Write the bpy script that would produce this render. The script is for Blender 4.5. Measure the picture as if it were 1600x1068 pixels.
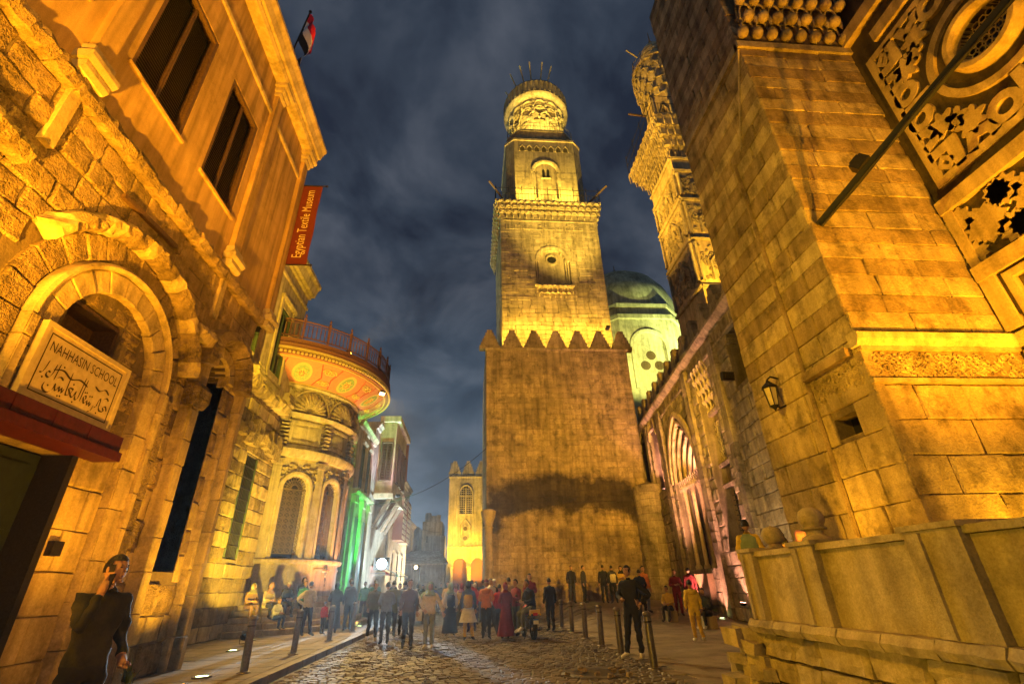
import bpy, bmesh, math, random
from mathutils import Vector, Matrix
R = math.radians
random.seed(7)
for o in list(bpy.data.objects):
    bpy.data.objects.remove(o)
scene = bpy.context.scene
COL = scene.collection

# ------------------------------------------------------------------ camera
cam_d = bpy.data.cameras.new('camera'); cam = bpy.data.objects.new('camera', cam_d); COL.objects.link(cam)
cam_d.sensor_width = 36; cam_d.lens = 16.69; cam_d.clip_start = .05; cam_d.clip_end = 2000
_th, _ro, _ya = R(27.183), R(1.666), R(-5.214)
_c, _s = math.cos(_ya), math.sin(_ya)
Xl = Vector((_c, _s, 0)); Fw = Vector((-_s, _c, 0)); Zu = Vector((0, 0, 1))
Ul = -Fw*math.sin(_th) + Zu*math.cos(_th)
cx_ = Xl*math.cos(_ro) - Ul*math.sin(_ro)
cy_ = Xl*math.sin(_ro) + Ul*math.cos(_ro)
cz_ = cx_.cross(cy_)
cam.matrix_world = Matrix.Translation((0, 0, 1.48)) @ Matrix((cx_, cy_, cz_)).transposed().to_4x4()
scene.camera = cam

# ------------------------------------------------------------------ night sky
world = bpy.data.worlds.new('World'); scene.world = world; world.use_nodes = True
wn = world.node_tree.nodes; wl = world.node_tree.links; wn.clear()
def wnode(t, **k):
    n = wn.new(t)
    for a, b in k.items(): setattr(n, a, b)
    return n
wtc = wnode('ShaderNodeTexCoord'); wsep = wnode('ShaderNodeSeparateXYZ'); wl.new(wtc.outputs['Generated'], wsep.inputs[0])
wmx = wnode('ShaderNodeMath', operation='MAXIMUM'); wl.new(wsep.outputs[2], wmx.inputs[0]); wmx.inputs[1].default_value = 0.0
wad = wnode('ShaderNodeMath', operation='ADD'); wl.new(wmx.outputs[0], wad.inputs[0]); wad.inputs[1].default_value = .35
wdx = wnode('ShaderNodeMath', operation='DIVIDE'); wl.new(wsep.outputs[0], wdx.inputs[0]); wl.new(wad.outputs[0], wdx.inputs[1])
wdy = wnode('ShaderNodeMath', operation='DIVIDE'); wl.new(wsep.outputs[1], wdy.inputs[0]); wl.new(wad.outputs[0], wdy.inputs[1])
wcm = wnode('ShaderNodeCombineXYZ'); wl.new(wdx.outputs[0], wcm.inputs[0]); wl.new(wdy.outputs[0], wcm.inputs[1])
wns = wnode('ShaderNodeTexNoise'); wl.new(wcm.outputs[0], wns.inputs['Vector'])
wns.inputs['Scale'].default_value = 3.1; wns.inputs['Detail'].default_value = 7; wns.inputs['Roughness'].default_value = .56; wns.inputs['Distortion'].default_value = .35
wrp = wnode('ShaderNodeValToRGB'); wl.new(wns.outputs['Fac'], wrp.inputs[0])
wrp.color_ramp.elements[0].position = .40; wrp.color_ramp.elements[0].color = (.015, .022, .040, 1)
wrp.color_ramp.elements[1].position = .62; wrp.color_ramp.elements[1].color = (.078, .092, .122, 1)
e = wrp.color_ramp.elements.new(.5); e.color = (.036, .049, .074, 1)
whz = wnode('ShaderNodeValToRGB'); wl.new(wmx.outputs[0], whz.inputs[0])
whz.color_ramp.elements[0].position = 0; whz.color_ramp.elements[0].color = (.075, .115, .155, 1)
whz.color_ramp.elements[1].position = .55; whz.color_ramp.elements[1].color = (0, 0, 0, 1)
wsk = wnode('ShaderNodeTexSky', sky_type='NISHITA', sun_disc=False); wsk.sun_elevation = R(-4); wsk.sun_rotation = R(200)
wa1 = wnode('ShaderNodeMix', data_type='RGBA', blend_type='ADD'); wa1.inputs['Factor'].default_value = 1
wl.new(wrp.outputs[0], wa1.inputs['A']); wl.new(whz.outputs[0], wa1.inputs['B'])
wa2 = wnode('ShaderNodeMix', data_type='RGBA', blend_type='ADD'); wa2.inputs['Factor'].default_value = .05
wl.new(wa1.outputs['Result'], wa2.inputs['A']); wl.new(wsk.outputs[0], wa2.inputs['B'])
wbg = wnode('ShaderNodeBackground'); wl.new(wa2.outputs['Result'], wbg.inputs[0]); wbg.inputs[1].default_value = .9
wout = wnode('ShaderNodeOutputWorld'); wl.new(wbg.outputs[0], wout.inputs[0])
# faint moon
sun_d = bpy.data.lights.new('moon', 'SUN'); sun_d.energy = .02; sun_d.angle = R(.5); sun_d.color = (.8, .88, 1)
sun = bpy.data.objects.new('moon', sun_d); COL.objects.link(sun); sun.rotation_euler = (R(40), R(10), R(200))

scene.view_settings.view_transform = 'Standard'; scene.view_settings.look = 'None'
scene.view_settings.exposure = .12; scene.view_settings.gamma = 1
scene.render.engine = 'CYCLES'; scene.render.resolution_x = 1024; scene.render.resolution_y = 683
scene.cycles.max_bounces = 3; scene.cycles.diffuse_bounces = 2; scene.cycles.glossy_bounces = 2
scene.cycles.sample_clamp_indirect = 3; scene.cycles.sample_clamp_direct = 10
scene.cycles.use_denoising = True; scene.cycles.use_adaptive_sampling = True; scene.cycles.adaptive_threshold = .04

# ------------------------------------------------------------------ materials
def nodes_of(m):
    m.use_nodes = True
    return m.node_tree.nodes, m.node_tree.links
def plain(name, col, rough=.7, metal=0, emit=None, es=0, spec=.3, var=0, bump=0, scale=30):
    m = bpy.data.materials.new(name); n, l = nodes_of(m); b = n['Principled BSDF']
    b.inputs['Base Color'].default_value = (*col, 1); b.inputs['Roughness'].default_value = rough
    b.inputs['Metallic'].default_value = metal; b.inputs['Specular IOR Level'].default_value = spec
    if emit: b.inputs['Emission Color'].default_value = (*emit, 1); b.inputs['Emission Strength'].default_value = es
    if var or bump:
        g = n.new('ShaderNodeNewGeometry'); t = n.new('ShaderNodeTexNoise'); t.inputs['Scale'].default_value = scale
        t.inputs['Detail'].default_value = 6; l.new(g.outputs['Position'], t.inputs['Vector'])
        if var:
            mr = n.new('ShaderNodeMapRange'); l.new(t.outputs['Fac'], mr.inputs[0]); mr.inputs[1].default_value = .25; mr.inputs[2].default_value = .75
            mr.inputs[3].default_value = 1-var; mr.inputs[4].default_value = 1+var
            mu = n.new('ShaderNodeMix'); mu.data_type = 'RGBA'; mu.blend_type = 'MULTIPLY'; mu.inputs['Factor'].default_value = 1
            mu.inputs['A'].default_value = (*col, 1); l.new(mr.outputs[0], mu.inputs['B']); l.new(mu.outputs['Result'], b.inputs['Base Color'])
        if bump:
            bp = n.new('ShaderNodeBump'); bp.inputs['Strength'].default_value = bump; bp.inputs['Distance'].default_value = .02
            l.new(t.outputs['Fac'], bp.inputs['Height']); l.new(bp.outputs[0], b.inputs['Normal'])
    return m
def stone(name, c0, c1, scale=1.0, bump=.6, dist=.03, rnd=.35, rough=.88, stain=.5, fine=28, band=None, streak=.35, blot=.3):
    """weathered masonry: blotches, grain, pits, rain streaks, per-piece shade"""
    m = bpy.data.materials.new(name); n, l = nodes_of(m); b = n['Principled BSDF']
    b.inputs['Roughness'].default_value = rough; b.inputs['Specular IOR Level'].default_value = .25
    g = n.new('ShaderNodeNewGeometry'); oi = n.new('ShaderNodeObjectInfo')
    def noise(s, d, r=.6, vec=None):
        t = n.new('ShaderNodeTexNoise'); t.inputs['Scale'].default_value = s; t.inputs['Detail'].default_value = d; t.inputs['Roughness'].default_value = r
        l.new(vec if vec else g.outputs['Position'], t.inputs['Vector']); return t.outputs['Fac']
    def mapr(v, a, bb, c, d):
        t = n.new('ShaderNodeMapRange'); l.new(v, t.inputs[0])
        for i, q in enumerate((a, bb, c, d)): t.inputs[i+1].default_value = q
        return t.outputs[0]
    def math2(op, a, bb=0):
        t = n.new('ShaderNodeMath'); t.operation = op
        for i, q in enumerate((a, bb)):
            if isinstance(q, (int, float)): t.inputs[i].default_value = q
            else: l.new(q, t.inputs[i])
        return t.outputs[0]
    big = noise(.55*scale, 2); mid = noise(4*scale, 5, .68); fin = noise(fine*scale, 2, .7)
    mp = n.new('ShaderNodeMapping'); mp.inputs['Scale'].default_value = (2.6, 2.6, .22); l.new(g.outputs['Position'], mp.inputs[0])
    stk = noise(1.3*scale, 2, .6, mp.outputs[0])
    mixf = mapr(mid, .3, .72, 0, 1)
    mc = n.new('ShaderNodeMix'); mc.data_type = 'RGBA'; l.new(mixf, mc.inputs['Factor'])
    mc.inputs['A'].default_value = (*c0, 1); mc.inputs['B'].default_value = (*c1, 1)
    r = math2('FRACT', math2('ADD', oi.outputs['Random'], g.outputs['Random Per Island']), 0)
    val = math2('MULTIPLY', mapr(r, 0, 1, 1-rnd, 1+rnd), mapr(big, .3, .62, 1-stain, 1.06))
    val = math2('MULTIPLY', val, mapr(stk, .35, .6, 1-streak, 1.04))
    val = math2('MULTIPLY', val, mapr(fin, .3, .7, .82, 1.12))
    bl = noise(1.7*scale, 4, .72); val = math2('MULTIPLY', val, mapr(bl, .50, .66, 1.05, 1-blot))
    if band:  # dark shadow band painted into the colour: (z0, z1, x0, x1, amount), ragged outline
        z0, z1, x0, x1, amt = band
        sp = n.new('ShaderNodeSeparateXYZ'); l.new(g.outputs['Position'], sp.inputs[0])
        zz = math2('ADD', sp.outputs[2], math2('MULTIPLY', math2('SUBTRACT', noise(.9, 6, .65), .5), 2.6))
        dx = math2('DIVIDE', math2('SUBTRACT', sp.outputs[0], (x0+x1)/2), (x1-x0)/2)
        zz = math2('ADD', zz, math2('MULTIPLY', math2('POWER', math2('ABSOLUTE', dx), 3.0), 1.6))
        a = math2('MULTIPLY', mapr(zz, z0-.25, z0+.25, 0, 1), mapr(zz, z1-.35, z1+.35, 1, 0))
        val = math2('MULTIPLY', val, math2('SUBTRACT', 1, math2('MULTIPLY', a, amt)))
    mu = n.new('ShaderNodeMix'); mu.data_type = 'RGBA'; mu.blend_type = 'MULTIPLY'; mu.inputs['Factor'].default_value = 1
    l.new(mc.outputs['Result'], mu.inputs['A']); l.new(val, mu.inputs['B']); l.new(mu.outputs['Result'], b.inputs['Base Color'])
    h = math2('ADD', math2('MULTIPLY', mid, 1.0), math2('MULTIPLY', fin, .5))
    bp = n.new('ShaderNodeBump'); bp.inputs['Strength'].default_value = bump; bp.inputs['Distance'].default_value = dist
    l.new(h, bp.inputs['Height']); l.new(bp.outputs[0], b.inputs['Normal'])
    return m
M = {}
M['ablaq_a'] = stone('pale limestone', (.56, .42, .21), (.40, .29, .14), bump=.95, dist=.05, rnd=.09, stain=.45, blot=.5)
M['ablaq_b'] = stone('brown limestone', (.40, .28, .135), (.28, .19, .085), bump=.95, dist=.05, rnd=.09, stain=.45, blot=.5)
M['rough'] = stone('rough limestone', (.46, .34, .175), (.27, .19, .09), bump=1.0, dist=.12, rnd=.22, stain=.5, blot=.5)
M['smooth'] = stone('dressed limestone', (.54, .42, .23), (.42, .32, .16), bump=.7, dist=.035, rnd=.12, stain=.35, blot=.4)
M['mortar'] = stone('lime mortar', (.22, .17, .11), (.15, .11, .07), bump=.7, rnd=0, stain=.4)
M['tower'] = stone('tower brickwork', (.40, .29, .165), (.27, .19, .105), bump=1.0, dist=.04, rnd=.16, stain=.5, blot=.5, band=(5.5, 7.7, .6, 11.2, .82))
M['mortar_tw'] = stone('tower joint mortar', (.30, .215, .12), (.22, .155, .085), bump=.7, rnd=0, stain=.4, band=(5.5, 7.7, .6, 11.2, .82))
M['mortar_pr'] = stone('pier joint mortar', (.28, .205, .105), (.19, .135, .065), bump=.7, rnd=0, stain=.4)
M['tower_up'] = stone('tower shaft stone', (.44, .33, .19), (.33, .24, .13), bump=.5, dist=.03, rnd=.16, stain=.3)
M['tower_carve'] = stone('tower carved stone', (.46, .35, .20), (.33, .24, .13), bump=.9, dist=.05, rnd=.1, stain=.25)
M['facade'] = stone('grey facade stone', (.42, .33, .22), (.26, .20, .13), bump=1.0, dist=.06, rnd=.2, stain=.5, blot=.5)
M['plaster'] = stone('ochre plaster', (.52, .35, .14), (.46, .30, .11), bump=.25, dist=.015, rnd=.03, stain=.28, fine=50, streak=.45, blot=.18)
M['plaster_lt'] = stone('cream plaster', (.56, .46, .29), (.48, .38, .22), bump=.18, dist=.012, rnd=.03, stain=.25, fine=50, streak=.3)
M['sabil'] = stone('sabil marble', (.60, .51, .36), (.47, .38, .25), bump=.35, dist=.02, rnd=.06, stain=.3)
M['carve'] = stone('carved stone', (.52, .42, .28), (.36, .28, .17), bump=1.0, dist=.06, rnd=.1, stain=.3, fine=16)
M['relief'] = stone('pale stucco relief', (.50, .36, .16), (.43, .30, .13), bump=.25, dist=.015, rnd=.03, stain=.2)
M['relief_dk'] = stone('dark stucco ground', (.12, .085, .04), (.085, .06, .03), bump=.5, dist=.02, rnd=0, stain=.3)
M['dome'] = stone('dome plaster', (.52, .53, .38), (.43, .44, .30), bump=.25, dist=.04, rnd=.03, stain=.35)
M['farwall'] = stone('far wall', (.46, .38, .27), (.36, .30, .21), bump=.3, rnd=.04, stain=.35)
M['parapet'] = stone('parapet plaster', (.58, .47, .26), (.46, .36, .18), bump=.7, dist=.025, rnd=.05, stain=.35, fine=40, streak=.35, blot=.32)
M['paving'] = stone('paving stone', (.24, .195, .14), (.16, .13, .095), bump=.4, dist=.012, rnd=.16, stain=.4, rough=.55, streak=0)
M['cobble'] = stone('cobble', (.135, .108, .075), (.085, .066, .045), bump=.35, dist=.012, rnd=.3, stain=.35, rough=.56, streak=0)
M['street'] = stone('street bed', (.12, .10, .075), (.075, .06, .045), bump=.6, dist=.02, rnd=0, stain=.4, rough=.6, streak=0)
M['dirt'] = stone('earth', (.14, .11, .075), (.09, .07, .05), bump=.6, rnd=0, streak=0)
M['wood'] = plain('dark brown wood', (.085, .050, .024), .55, var=.4, bump=.4, scale=22)
M['wood_red'] = plain('red brown wood', (.17, .065, .03), .6, var=.35, bump=.3, scale=25)
M['green_wood'] = plain('green painted shutter', (.055, .075, .032), .55, var=.3, bump=.2, scale=25)
M['iron'] = plain('black iron', (.03, .026, .022), .45, .6, var=.3, scale=40)
M['brass'] = plain('brass', (.14, .10, .04), .5, .5, var=.3, scale=30)
M['void'] = plain('dark interior', (.012, .010, .008), .9)
M['glass'] = plain('dark glass', (.02, .02, .022), .12, spec=.6)
M['red_paint'] = plain('red painted metal', (.05, .006, .004), .5, var=.35, bump=.2, scale=14)
M['door_green'] = plain('dark green door', (.010, .015, .011), .5, var=.4, bump=.2, scale=9)
M['sign'] = plain('cream sign board', (.50, .40, .23), .55, var=.16, scale=11)
M['ink'] = plain('sign lettering', (.045, .028, .012), .6)
M['orange_cloth'] = plain('orange banner cloth', (.12, .022, .006), .8, var=.15, scale=6)
M['banner_ink'] = plain('banner lettering', (.62, .50, .18), .7)
M['steel'] = plain('worn steel', (.17, .145, .11), .35, .75, var=.3, scale=30)
M['rubber'] = plain('rubber', (.015, .015, .015), .75)
def paint(name, c): return plain(name, c, .6, var=.12, scale=8)
M['flag_red'] = paint('flag red', (.40, .012, .03)); M['flag_white'] = paint('flag white', (.62, .60, .60)); M['flag_black'] = paint('flag black', (.008, .008, .01))
M['soffit'] = plain('painted soffit ground', (.46, .20, .10), .6, var=.2, scale=9)
M['soffit_gold'] = plain('painted gold', (.62, .45, .14), .5, var=.15, scale=12)
M['soffit_green'] = plain('painted green', (.24, .30, .10), .6, var=.2, scale=12)
M['soffit_red'] = plain('painted red', (.40, .07, .04), .6, var=.2, scale=12)

# ------------------------------------------------------------------ helpers
WPOS = {}
def tag(o, label=None, cat=None, group=None, kind=None):
    if label: o['label'] = label
    if cat: o['category'] = cat
    if group: o['group'] = group
    if kind: o['kind'] = kind
    return o
def par(o, parent):
    o.parent = parent
    if parent is not None:
        o.matrix_parent_inverse = Matrix.Translation(-Vector(WPOS.get(parent.name, (0, 0, 0))))
def thing(name, label, cat, loc, group=None):
    o = bpy.data.objects.new(name, None); COL.objects.link(o); o.location = loc; o.empty_display_size = .2
    WPOS[o.name] = tuple(loc)
    return tag(o, label, cat, group)
class MB:
    def __init__(s): s.v = []; s.f = []; s.m = []
    def add(s, vs, fs, mi=0):
        k = len(s.v); s.v += [tuple(p) for p in vs]; s.f += [tuple(i+k for i in f) for f in fs]; s.m += [mi]*len(fs); return s
    def box(s, x0, x1, y0, y1, z0, z1, mi=0):
        vs = [(x, y, z) for z in (z0, z1) for y in (y0, y1) for x in (x0, x1)]
        return s.add(vs, [(0, 2, 3, 1), (4, 5, 7, 6), (0, 1, 5, 4), (2, 6, 7, 3), (0, 4, 6, 2), (1, 3, 7, 5)], mi)
    def obox(s, c, ax, ay, az, mi=0):
        """oriented box: centre and three half-axis vectors"""
        c, ax, ay, az = map(Vector, (c, ax, ay, az))
        vs = [c+ax*i+ay*j+az*k for k in (-1, 1) for j in (-1, 1) for i in (-1, 1)]
        return s.add(vs, [(0, 2, 3, 1), (4, 5, 7, 6), (0, 1, 5, 4), (2, 6, 7, 3), (0, 4, 6, 2), (1, 3, 7, 5)], mi)
    def prism(s, poly, fr, d0, d1, mi=0):
        """poly: 2-D points; fr(u,v,w) -> world; extruded w = d0..d1"""
        n = len(poly); vs = [fr(u, v, d0) for u, v in poly]+[fr(u, v, d1) for u, v in poly]
        return s.add(vs, [tuple(range(n))[::-1], tuple(range(n, 2*n))]+[(i, (i+1) % n, n+(i+1) % n, n+i) for i in range(n)], mi)
    def tube(s, pts, r, n=8, mi=0, cap=True):
        pts = [Vector(p) for p in pts]; rs = r if isinstance(r, (list, tuple)) else [r]*len(pts)
        k = len(s.v); ref = None
        for i, p in enumerate(pts):
            t = (pts[min(i+1, len(pts)-1)]-pts[max(i-1, 0)]).normalized()
            if ref is None: ref = Vector((0, 0, 1)) if abs(t.z) < .9 else Vector((1, 0, 0))
            a = t.cross(ref).normalized(); b = t.cross(a); ref = -b if ref.dot(-b) > 0 else b
            a = t.cross(ref).normalized(); b = t.cross(a)
            for j in range(n):
                q = 2*math.pi*j/n; s.v.append(tuple(p+a*(rs[i]*math.cos(q))+b*(rs[i]*math.sin(q))))
        for i in range(len(pts)-1):
            for j in range(n):
                s.f.append((k+i*n+j, k+i*n+(j+1) % n, k+(i+1)*n+(j+1) % n, k+(i+1)*n+j)); s.m.append(mi)
        if cap:
            s.f.append(tuple(k+j for j in range(n))[::-1]); s.m.append(mi)
            s.f.append(tuple(k+(len(pts)-1)*n+j for j in range(n))); s.m.append(mi)
        return s
    def lathe(s, prof, c, n=24, a0=0, a1=360, mi=0, sx=1, sy=1):
        k = len(s.v); full = abs(a1-a0) >= 360; na = n if full else n+1
        for r, z in prof:
            for j in range(na):
                q = R(a0+(a1-a0)*j/n); s.v.append((c[0]+r*math.cos(q)*sx, c[1]+r*math.sin(q)*sy, c[2]+z))
        for i in range(len(prof)-1):
            for j in range(n):
                j2 = (j+1) % na; s.f.append((k+i*na+j, k+i*na+j2, k+(i+1)*na+j2, k+(i+1)*na+j)); s.m.append(mi)
        return s
    def ball(s, c, r, n=10, mi=0, sz=1):
        return s.lathe([(max(1e-4, r*math.sin(math.pi*i/n)), -r*sz*math.cos(math.pi*i/n)) for i in range(n+1)], c, n+4, mi=mi)
    def jitter(s, a, k0=0):
        s.v[k0:] = [(x+random.uniform(-a, a), y+random.uniform(-a, a), z+random.uniform(-a, a)) for x, y, z in s.v[k0:]]; return s
    def mesh(s, name, mats, off=(0, 0, 0), smooth=False):
        me = bpy.data.meshes.new(name)
        me.from_pydata([(x-off[0], y-off[1], z-off[2]) for x, y, z in s.v], [], s.f)
        for m in (mats if isinstance(mats, (list, tuple)) else [mats]): me.materials.append(M[m] if isinstance(m, str) else m)
        me.polygons.foreach_set('material_index', s.m)
        if smooth: me.polygons.foreach_set('use_smooth', [True]*len(s.f))
        me.update(); return me
    def build(s, name, mats, parent=None, smooth=False, label=None, cat=None, group=None, kind=None):
        xs = [p[0] for p in s.v]; ys = [p[1] for p in s.v]; zs = [p[2] for p in s.v]
        off = ((min(xs)+max(xs))/2, (min(ys)+max(ys))/2, min(zs))
        o = bpy.data.objects.new(name, s.mesh(name, mats, off, smooth)); COL.objects.link(o); o.location = off; WPOS[o.name] = off
        if parent: par(o, parent)
        if smooth:
            bm = bmesh.new(); bm.from_mesh(o.data); bmesh.ops.recalc_face_normals(bm, faces=bm.faces[:])
            for e in bm.edges:
                if len(e.link_faces) == 2 and e.calc_face_angle(0) > .7: e.smooth = False
            bm.to_mesh(o.data); bm.free()
        else:
            bm = bmesh.new(); bm.from_mesh(o.data); bmesh.ops.recalc_face_normals(bm, faces=bm.faces[:]); bm.to_mesh(o.data); bm.free()
        return tag(o, label, cat, group, kind)
def inst(name, me, parent, mat4, wpos=None):
    """one more object of shared mesh data at a world matrix"""
    o = bpy.data.objects.new(name, me); COL.objects.link(o); WPOS[o.name] = tuple(mat4.to_translation())
    if parent: par(o, parent)
    o.matrix_basis = mat4
    return o
def mat_of(m): return M[m] if isinstance(m, str) else m

# --- masonry blocks: unit box, x along wall, -y outwards, z up; a few cut variants
def block_mesh(kind, seed, mat):
    rd = random.Random(seed); mb = MB(); n = 3 if kind == 'rough' else 2
    ch = .055 if kind == 'rough' else .03; amp = .16 if kind == 'rough' else .03
    def g(i): return -.5+ch+(1-2*ch)*i/n
    idx = {}
    for i in range(n+1):
        for k in range(n+1):
            edge = i in (0, n) or k in (0, n)
            y = -.5+rd.uniform(0, amp)*(1.2 if edge and kind == 'rough' else .6)
            idx[i, k] = len(mb.v); mb.v.append((g(i)+rd.uniform(-.02, .02), y, g(k)+rd.uniform(-.03, .03)))
    for i in range(n):
        for k in range(n): mb.f.append((idx[i, k], idx[i+1, k], idx[i+1, k+1], idx[i, k+1])); mb.m.append(0)
    loop = [idx[i, 0] for i in range(n)]+[idx[n, k] for k in range(n)]+[idx[i, n] for i in range(n, 0, -1)]+[idx[0, k] for k in range(n, 0, -1)]
    outer = []
    for q in loop:
        x, y, z = mb.v[q]; sc = .5/max(abs(x), abs(z)); 
        outer.append(len(mb.v)); mb.v.append((max(-.5, min(.5, x*sc)), y+(.22 if kind == 'rough' else .12), max(-.5, min(.5, z*sc))))
    back = []
    for q in outer:
        x, y, z = mb.v[q]; back.append(len(mb.v)); mb.v.append((x, .5, z))
    L = len(loop)
    for i in range(L):
        j = (i+1) % L
        mb.f.append((loop[j], loop[i], outer[i], outer[j])); mb.m.append(0)
        mb.f.append((outer[j], outer[i], back[i], back[j])); mb.m.append(0)
    return mb.mesh('stone_block', mat)
BLK = {}
def blocks_of(kind, mat):
    if (kind, mat) not in BLK: BLK[kind, mat] = [block_mesh(kind, 11*i+3, mat) for i in range(6)]
    return BLK[kind, mat]
def plane(axis, p0, sgn):
    """axis 'X': wall face at x=p0, outward normal sgn; u = y. axis 'Y': face at y=p0, u = x."""
    if axis == 'X':
        rot = Matrix.Rotation(R(90 if sgn > 0 else -90), 4, 'Z')
        def fr(u, v, w): return (p0+sgn*w, u, v)
    else:
        rot = Matrix.Rotation(R(180 if sgn > 0 else 0), 4, 'Z')
        def fr(u, v, w): return (u, p0+sgn*w, v)
    return fr, rot
def cut(intervals, holes):
    for h0, h1 in holes:
        out = []
        for a, b in intervals:
            if h1 <= a or h0 >= b: out.append((a, b)); continue
            if h0 > a: out.append((a, h0))
            if h1 < b: out.append((h1, b))
        intervals = out
    return intervals
def rect(u0, u1, z0, z1): return lambda z: [(u0, u1)] if z0 < z < z1 else []
def arch(uc, hw, z0, zs, pointed=0):
    """arched hole: half width hw, from z0, springing zs; pointed > 0 raises the crown"""
    rr = hw*(1+pointed)
    def f(z):
        if z0 < z <= zs: return [(uc-hw, uc+hw)]
        if z > zs:
            d = z-zs
            if d < rr:
                w = math.sqrt(rr*rr-d*d)-(rr-hw)
                if w > 0: return [(uc-w, uc+w)]
        return []
    return f
def ashlar(parent, pl, u0, u1, z0, z1, course, length, mats, holes=(), kind='dressed', depth=.16, proud=.0, limit=300, name='stone_block', gap=.014, seed=1, order=None, stuff_mat=None):
    fr, rot = pl; rd = random.Random(seed); items = []; z = z0; row = 0
    while z < z1-.05:
        h = course*(1+rd.uniform(-.12, .12)); h = min(h, z1-z)
        if z1-(z+h) < course*.35: h = z1-z
        zc = z+h/2; iv = cut([(u0, u1)], [q for f in holes for q in f(zc)])
        for a, b in iv:
            if b-a < .06: continue
            u = a; first = True
            while u < b-.01:
                w = length*rd.uniform(.65, 1.35)
                if first and row % 2: w *= .55
                first = False
                if b-(u+w) < length*.4: w = b-u
                items.append((u, u+w, z, z+h, row)); u += w
        z += h; row += 1
    if order: items.sort(key=order)
    rest = MB()
    for i, (a, b, c, d, row) in enumerate(items):
        mt = mats[row % len(mats)]; pr = proud+rd.uniform(-.008, .014)*(2.2 if kind == 'rough' else 1)
        ctr = Vector(fr((a+b)/2, (c+d)/2, pr-depth/2))
        mw = Matrix.Translation(ctr) @ rot @ Matrix.Diagonal((b-a-gap, depth, d-c-gap, 1))
        me = rd.choice(blocks_of(kind, mt))
        if i < limit: inst(name, me, parent, mw)
        else: rest.add([mw @ v.co for v in me.vertices], [tuple(p.vertices) for p in me.polygons])
    if rest.v: rest.build('masonry', stuff_mat or mats[0], parent, kind='stuff')
def backing(mb, pl, u0, u1, z0, z1, w0, w1, holes=(), dz=.12, mi=0):
    """solid wall behind the blocks with the holes left open"""
    fr, _ = pl; run = None; z = z0
    def flush(run, ze):
        for a, b in run[1]:
            if b-a > .01: mb.prism([(a, run[0]), (b, run[0]), (b, ze), (a, ze)], fr, w0, w1, mi)
    while z < z1-1e-6:
        iv = cut([(u0, u1)], [q for f in holes for q in f(z+dz/2)]); iv = [(round(a, 3), round(b, 3)) for a, b in iv]
        if run is None: run = (z, iv)
        elif run[1] != iv: flush(run, z); run = (z, iv)
        z += dz
    flush(run, z1)
    return mb
def arc_pts(uc, zc, r, a0, a1, n): return [(uc+r*math.cos(R(a0+(a1-a0)*i/n)), zc+r*math.sin(R(a0+(a1-a0)*i/n))) for i in range(n+1)]
def voussoirs(parent, pl, uc, zc, r0, r1, a0, a1, n, w0, w1, mat, name='voussoir', gap=.6, jit=.008):
    fr, _ = pl; st = (a1-a0)/n
    for i in range(n):
        b0, b1 = a0+i*st+gap*.5, a0+(i+1)*st-gap*.5; d = random.uniform(0, jit*2)
        mb = MB(); poly = arc_pts(uc, zc, r1, b0, b1, 2)+arc_pts(uc, zc, r0, b0, b1, 2)[::-1]
        mb.prism(poly, fr, w0, w1-d-.02)
        cu, cz = uc+(r0+r1)/2*math.cos(R((b0+b1)/2)), zc+(r0+r1)/2*math.sin(R((b0+b1)/2))
        inner = [(cu+(u-cu)*.9, cz+(v-cz)*.9) for u, v in poly]
        k = len(mb.v); n2 = len(poly)
        mb.f.pop(1); mb.m.pop(1)
        mb.v += [fr(u, v, w1-d) for u, v in inner]
        mb.f.append(tuple(range(k, k+n2))); mb.m.append(0)
        for j in range(n2):
            mb.f.append((n2+j, n2+(j+1) % n2, k+(j+1) % n2, k+j)); mb.m.append(0)
        mb.jitter(jit*.6)
        mb.build(name, mat, parent)
def ring(mb, pl, uc, zc, prof, a0, a1, n=24, mi=0):
    """moulding swept on an arc: prof = [(radius, w)...]"""
    fr, _ = pl; k = len(mb.v); m = len(prof)
    for i in range(n+1):
        q = R(a0+(a1-a0)*i/n)
        for r, w in prof: mb.v.append(fr(uc+r*math.cos(q), zc+r*math.sin(q), w))
    for i in range(n):
        for j in range(m-1): mb.f.append((k+i*m+j, k+i*m+j+1, k+(i+1)*m+j+1, k+(i+1)*m+j)); mb.m.append(mi)
    return mb
def mould(mb, pl, u0, u1, prof, mi=0, ends=True):
    """straight horizontal moulding: prof = [(z, w)...] closed polygon"""
    fr, _ = pl; n = len(prof)
    vs = [fr(u0, z, w) for z, w in prof]+[fr(u1, z, w) for z, w in prof]
    fs = [(i, (i+1) % n, n+(i+1) % n, n+i) for i in range(n)]
    if ends: fs += [tuple(range(n)), tuple(range(n, 2*n))[::-1]]
    return mb.add(vs, fs, mi)
def rough_strip(mb, pl, u0, u1, z0, z1, w0, w1, n, amp, mi=0, zf=None):
    """one irregular eroded ledge stone"""
    fr, _ = pl; k = len(mb.v)
    for i in range(n+1):
        u = u0+(u1-u0)*i/n; dz = zf(u) if zf else 0
        for z, w in ((z0, w0), (z0, w1*.75), ((z0+z1)/2, w1), (z1, w1*.7), (z1, w0)):
            mb.v.append(fr(u, z+dz+random.uniform(-amp, amp)*.6, w+(random.uniform(-amp, amp) if w != w0 else 0)))
    for i in range(n):
        for j in range(5): mb.f.append((k+i*5+j, k+i*5+(j+1) % 5, k+(i+1)*5+(j+1) % 5, k+(i+1)*5+j)); mb.m.append(mi)
    mb.f.append(tuple(k+j for j in range(5))); mb.m.append(mi); mb.f.append(tuple(k+n*5+j for j in range(5))[::-1]); mb.m.append(mi)
    return mb
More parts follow.
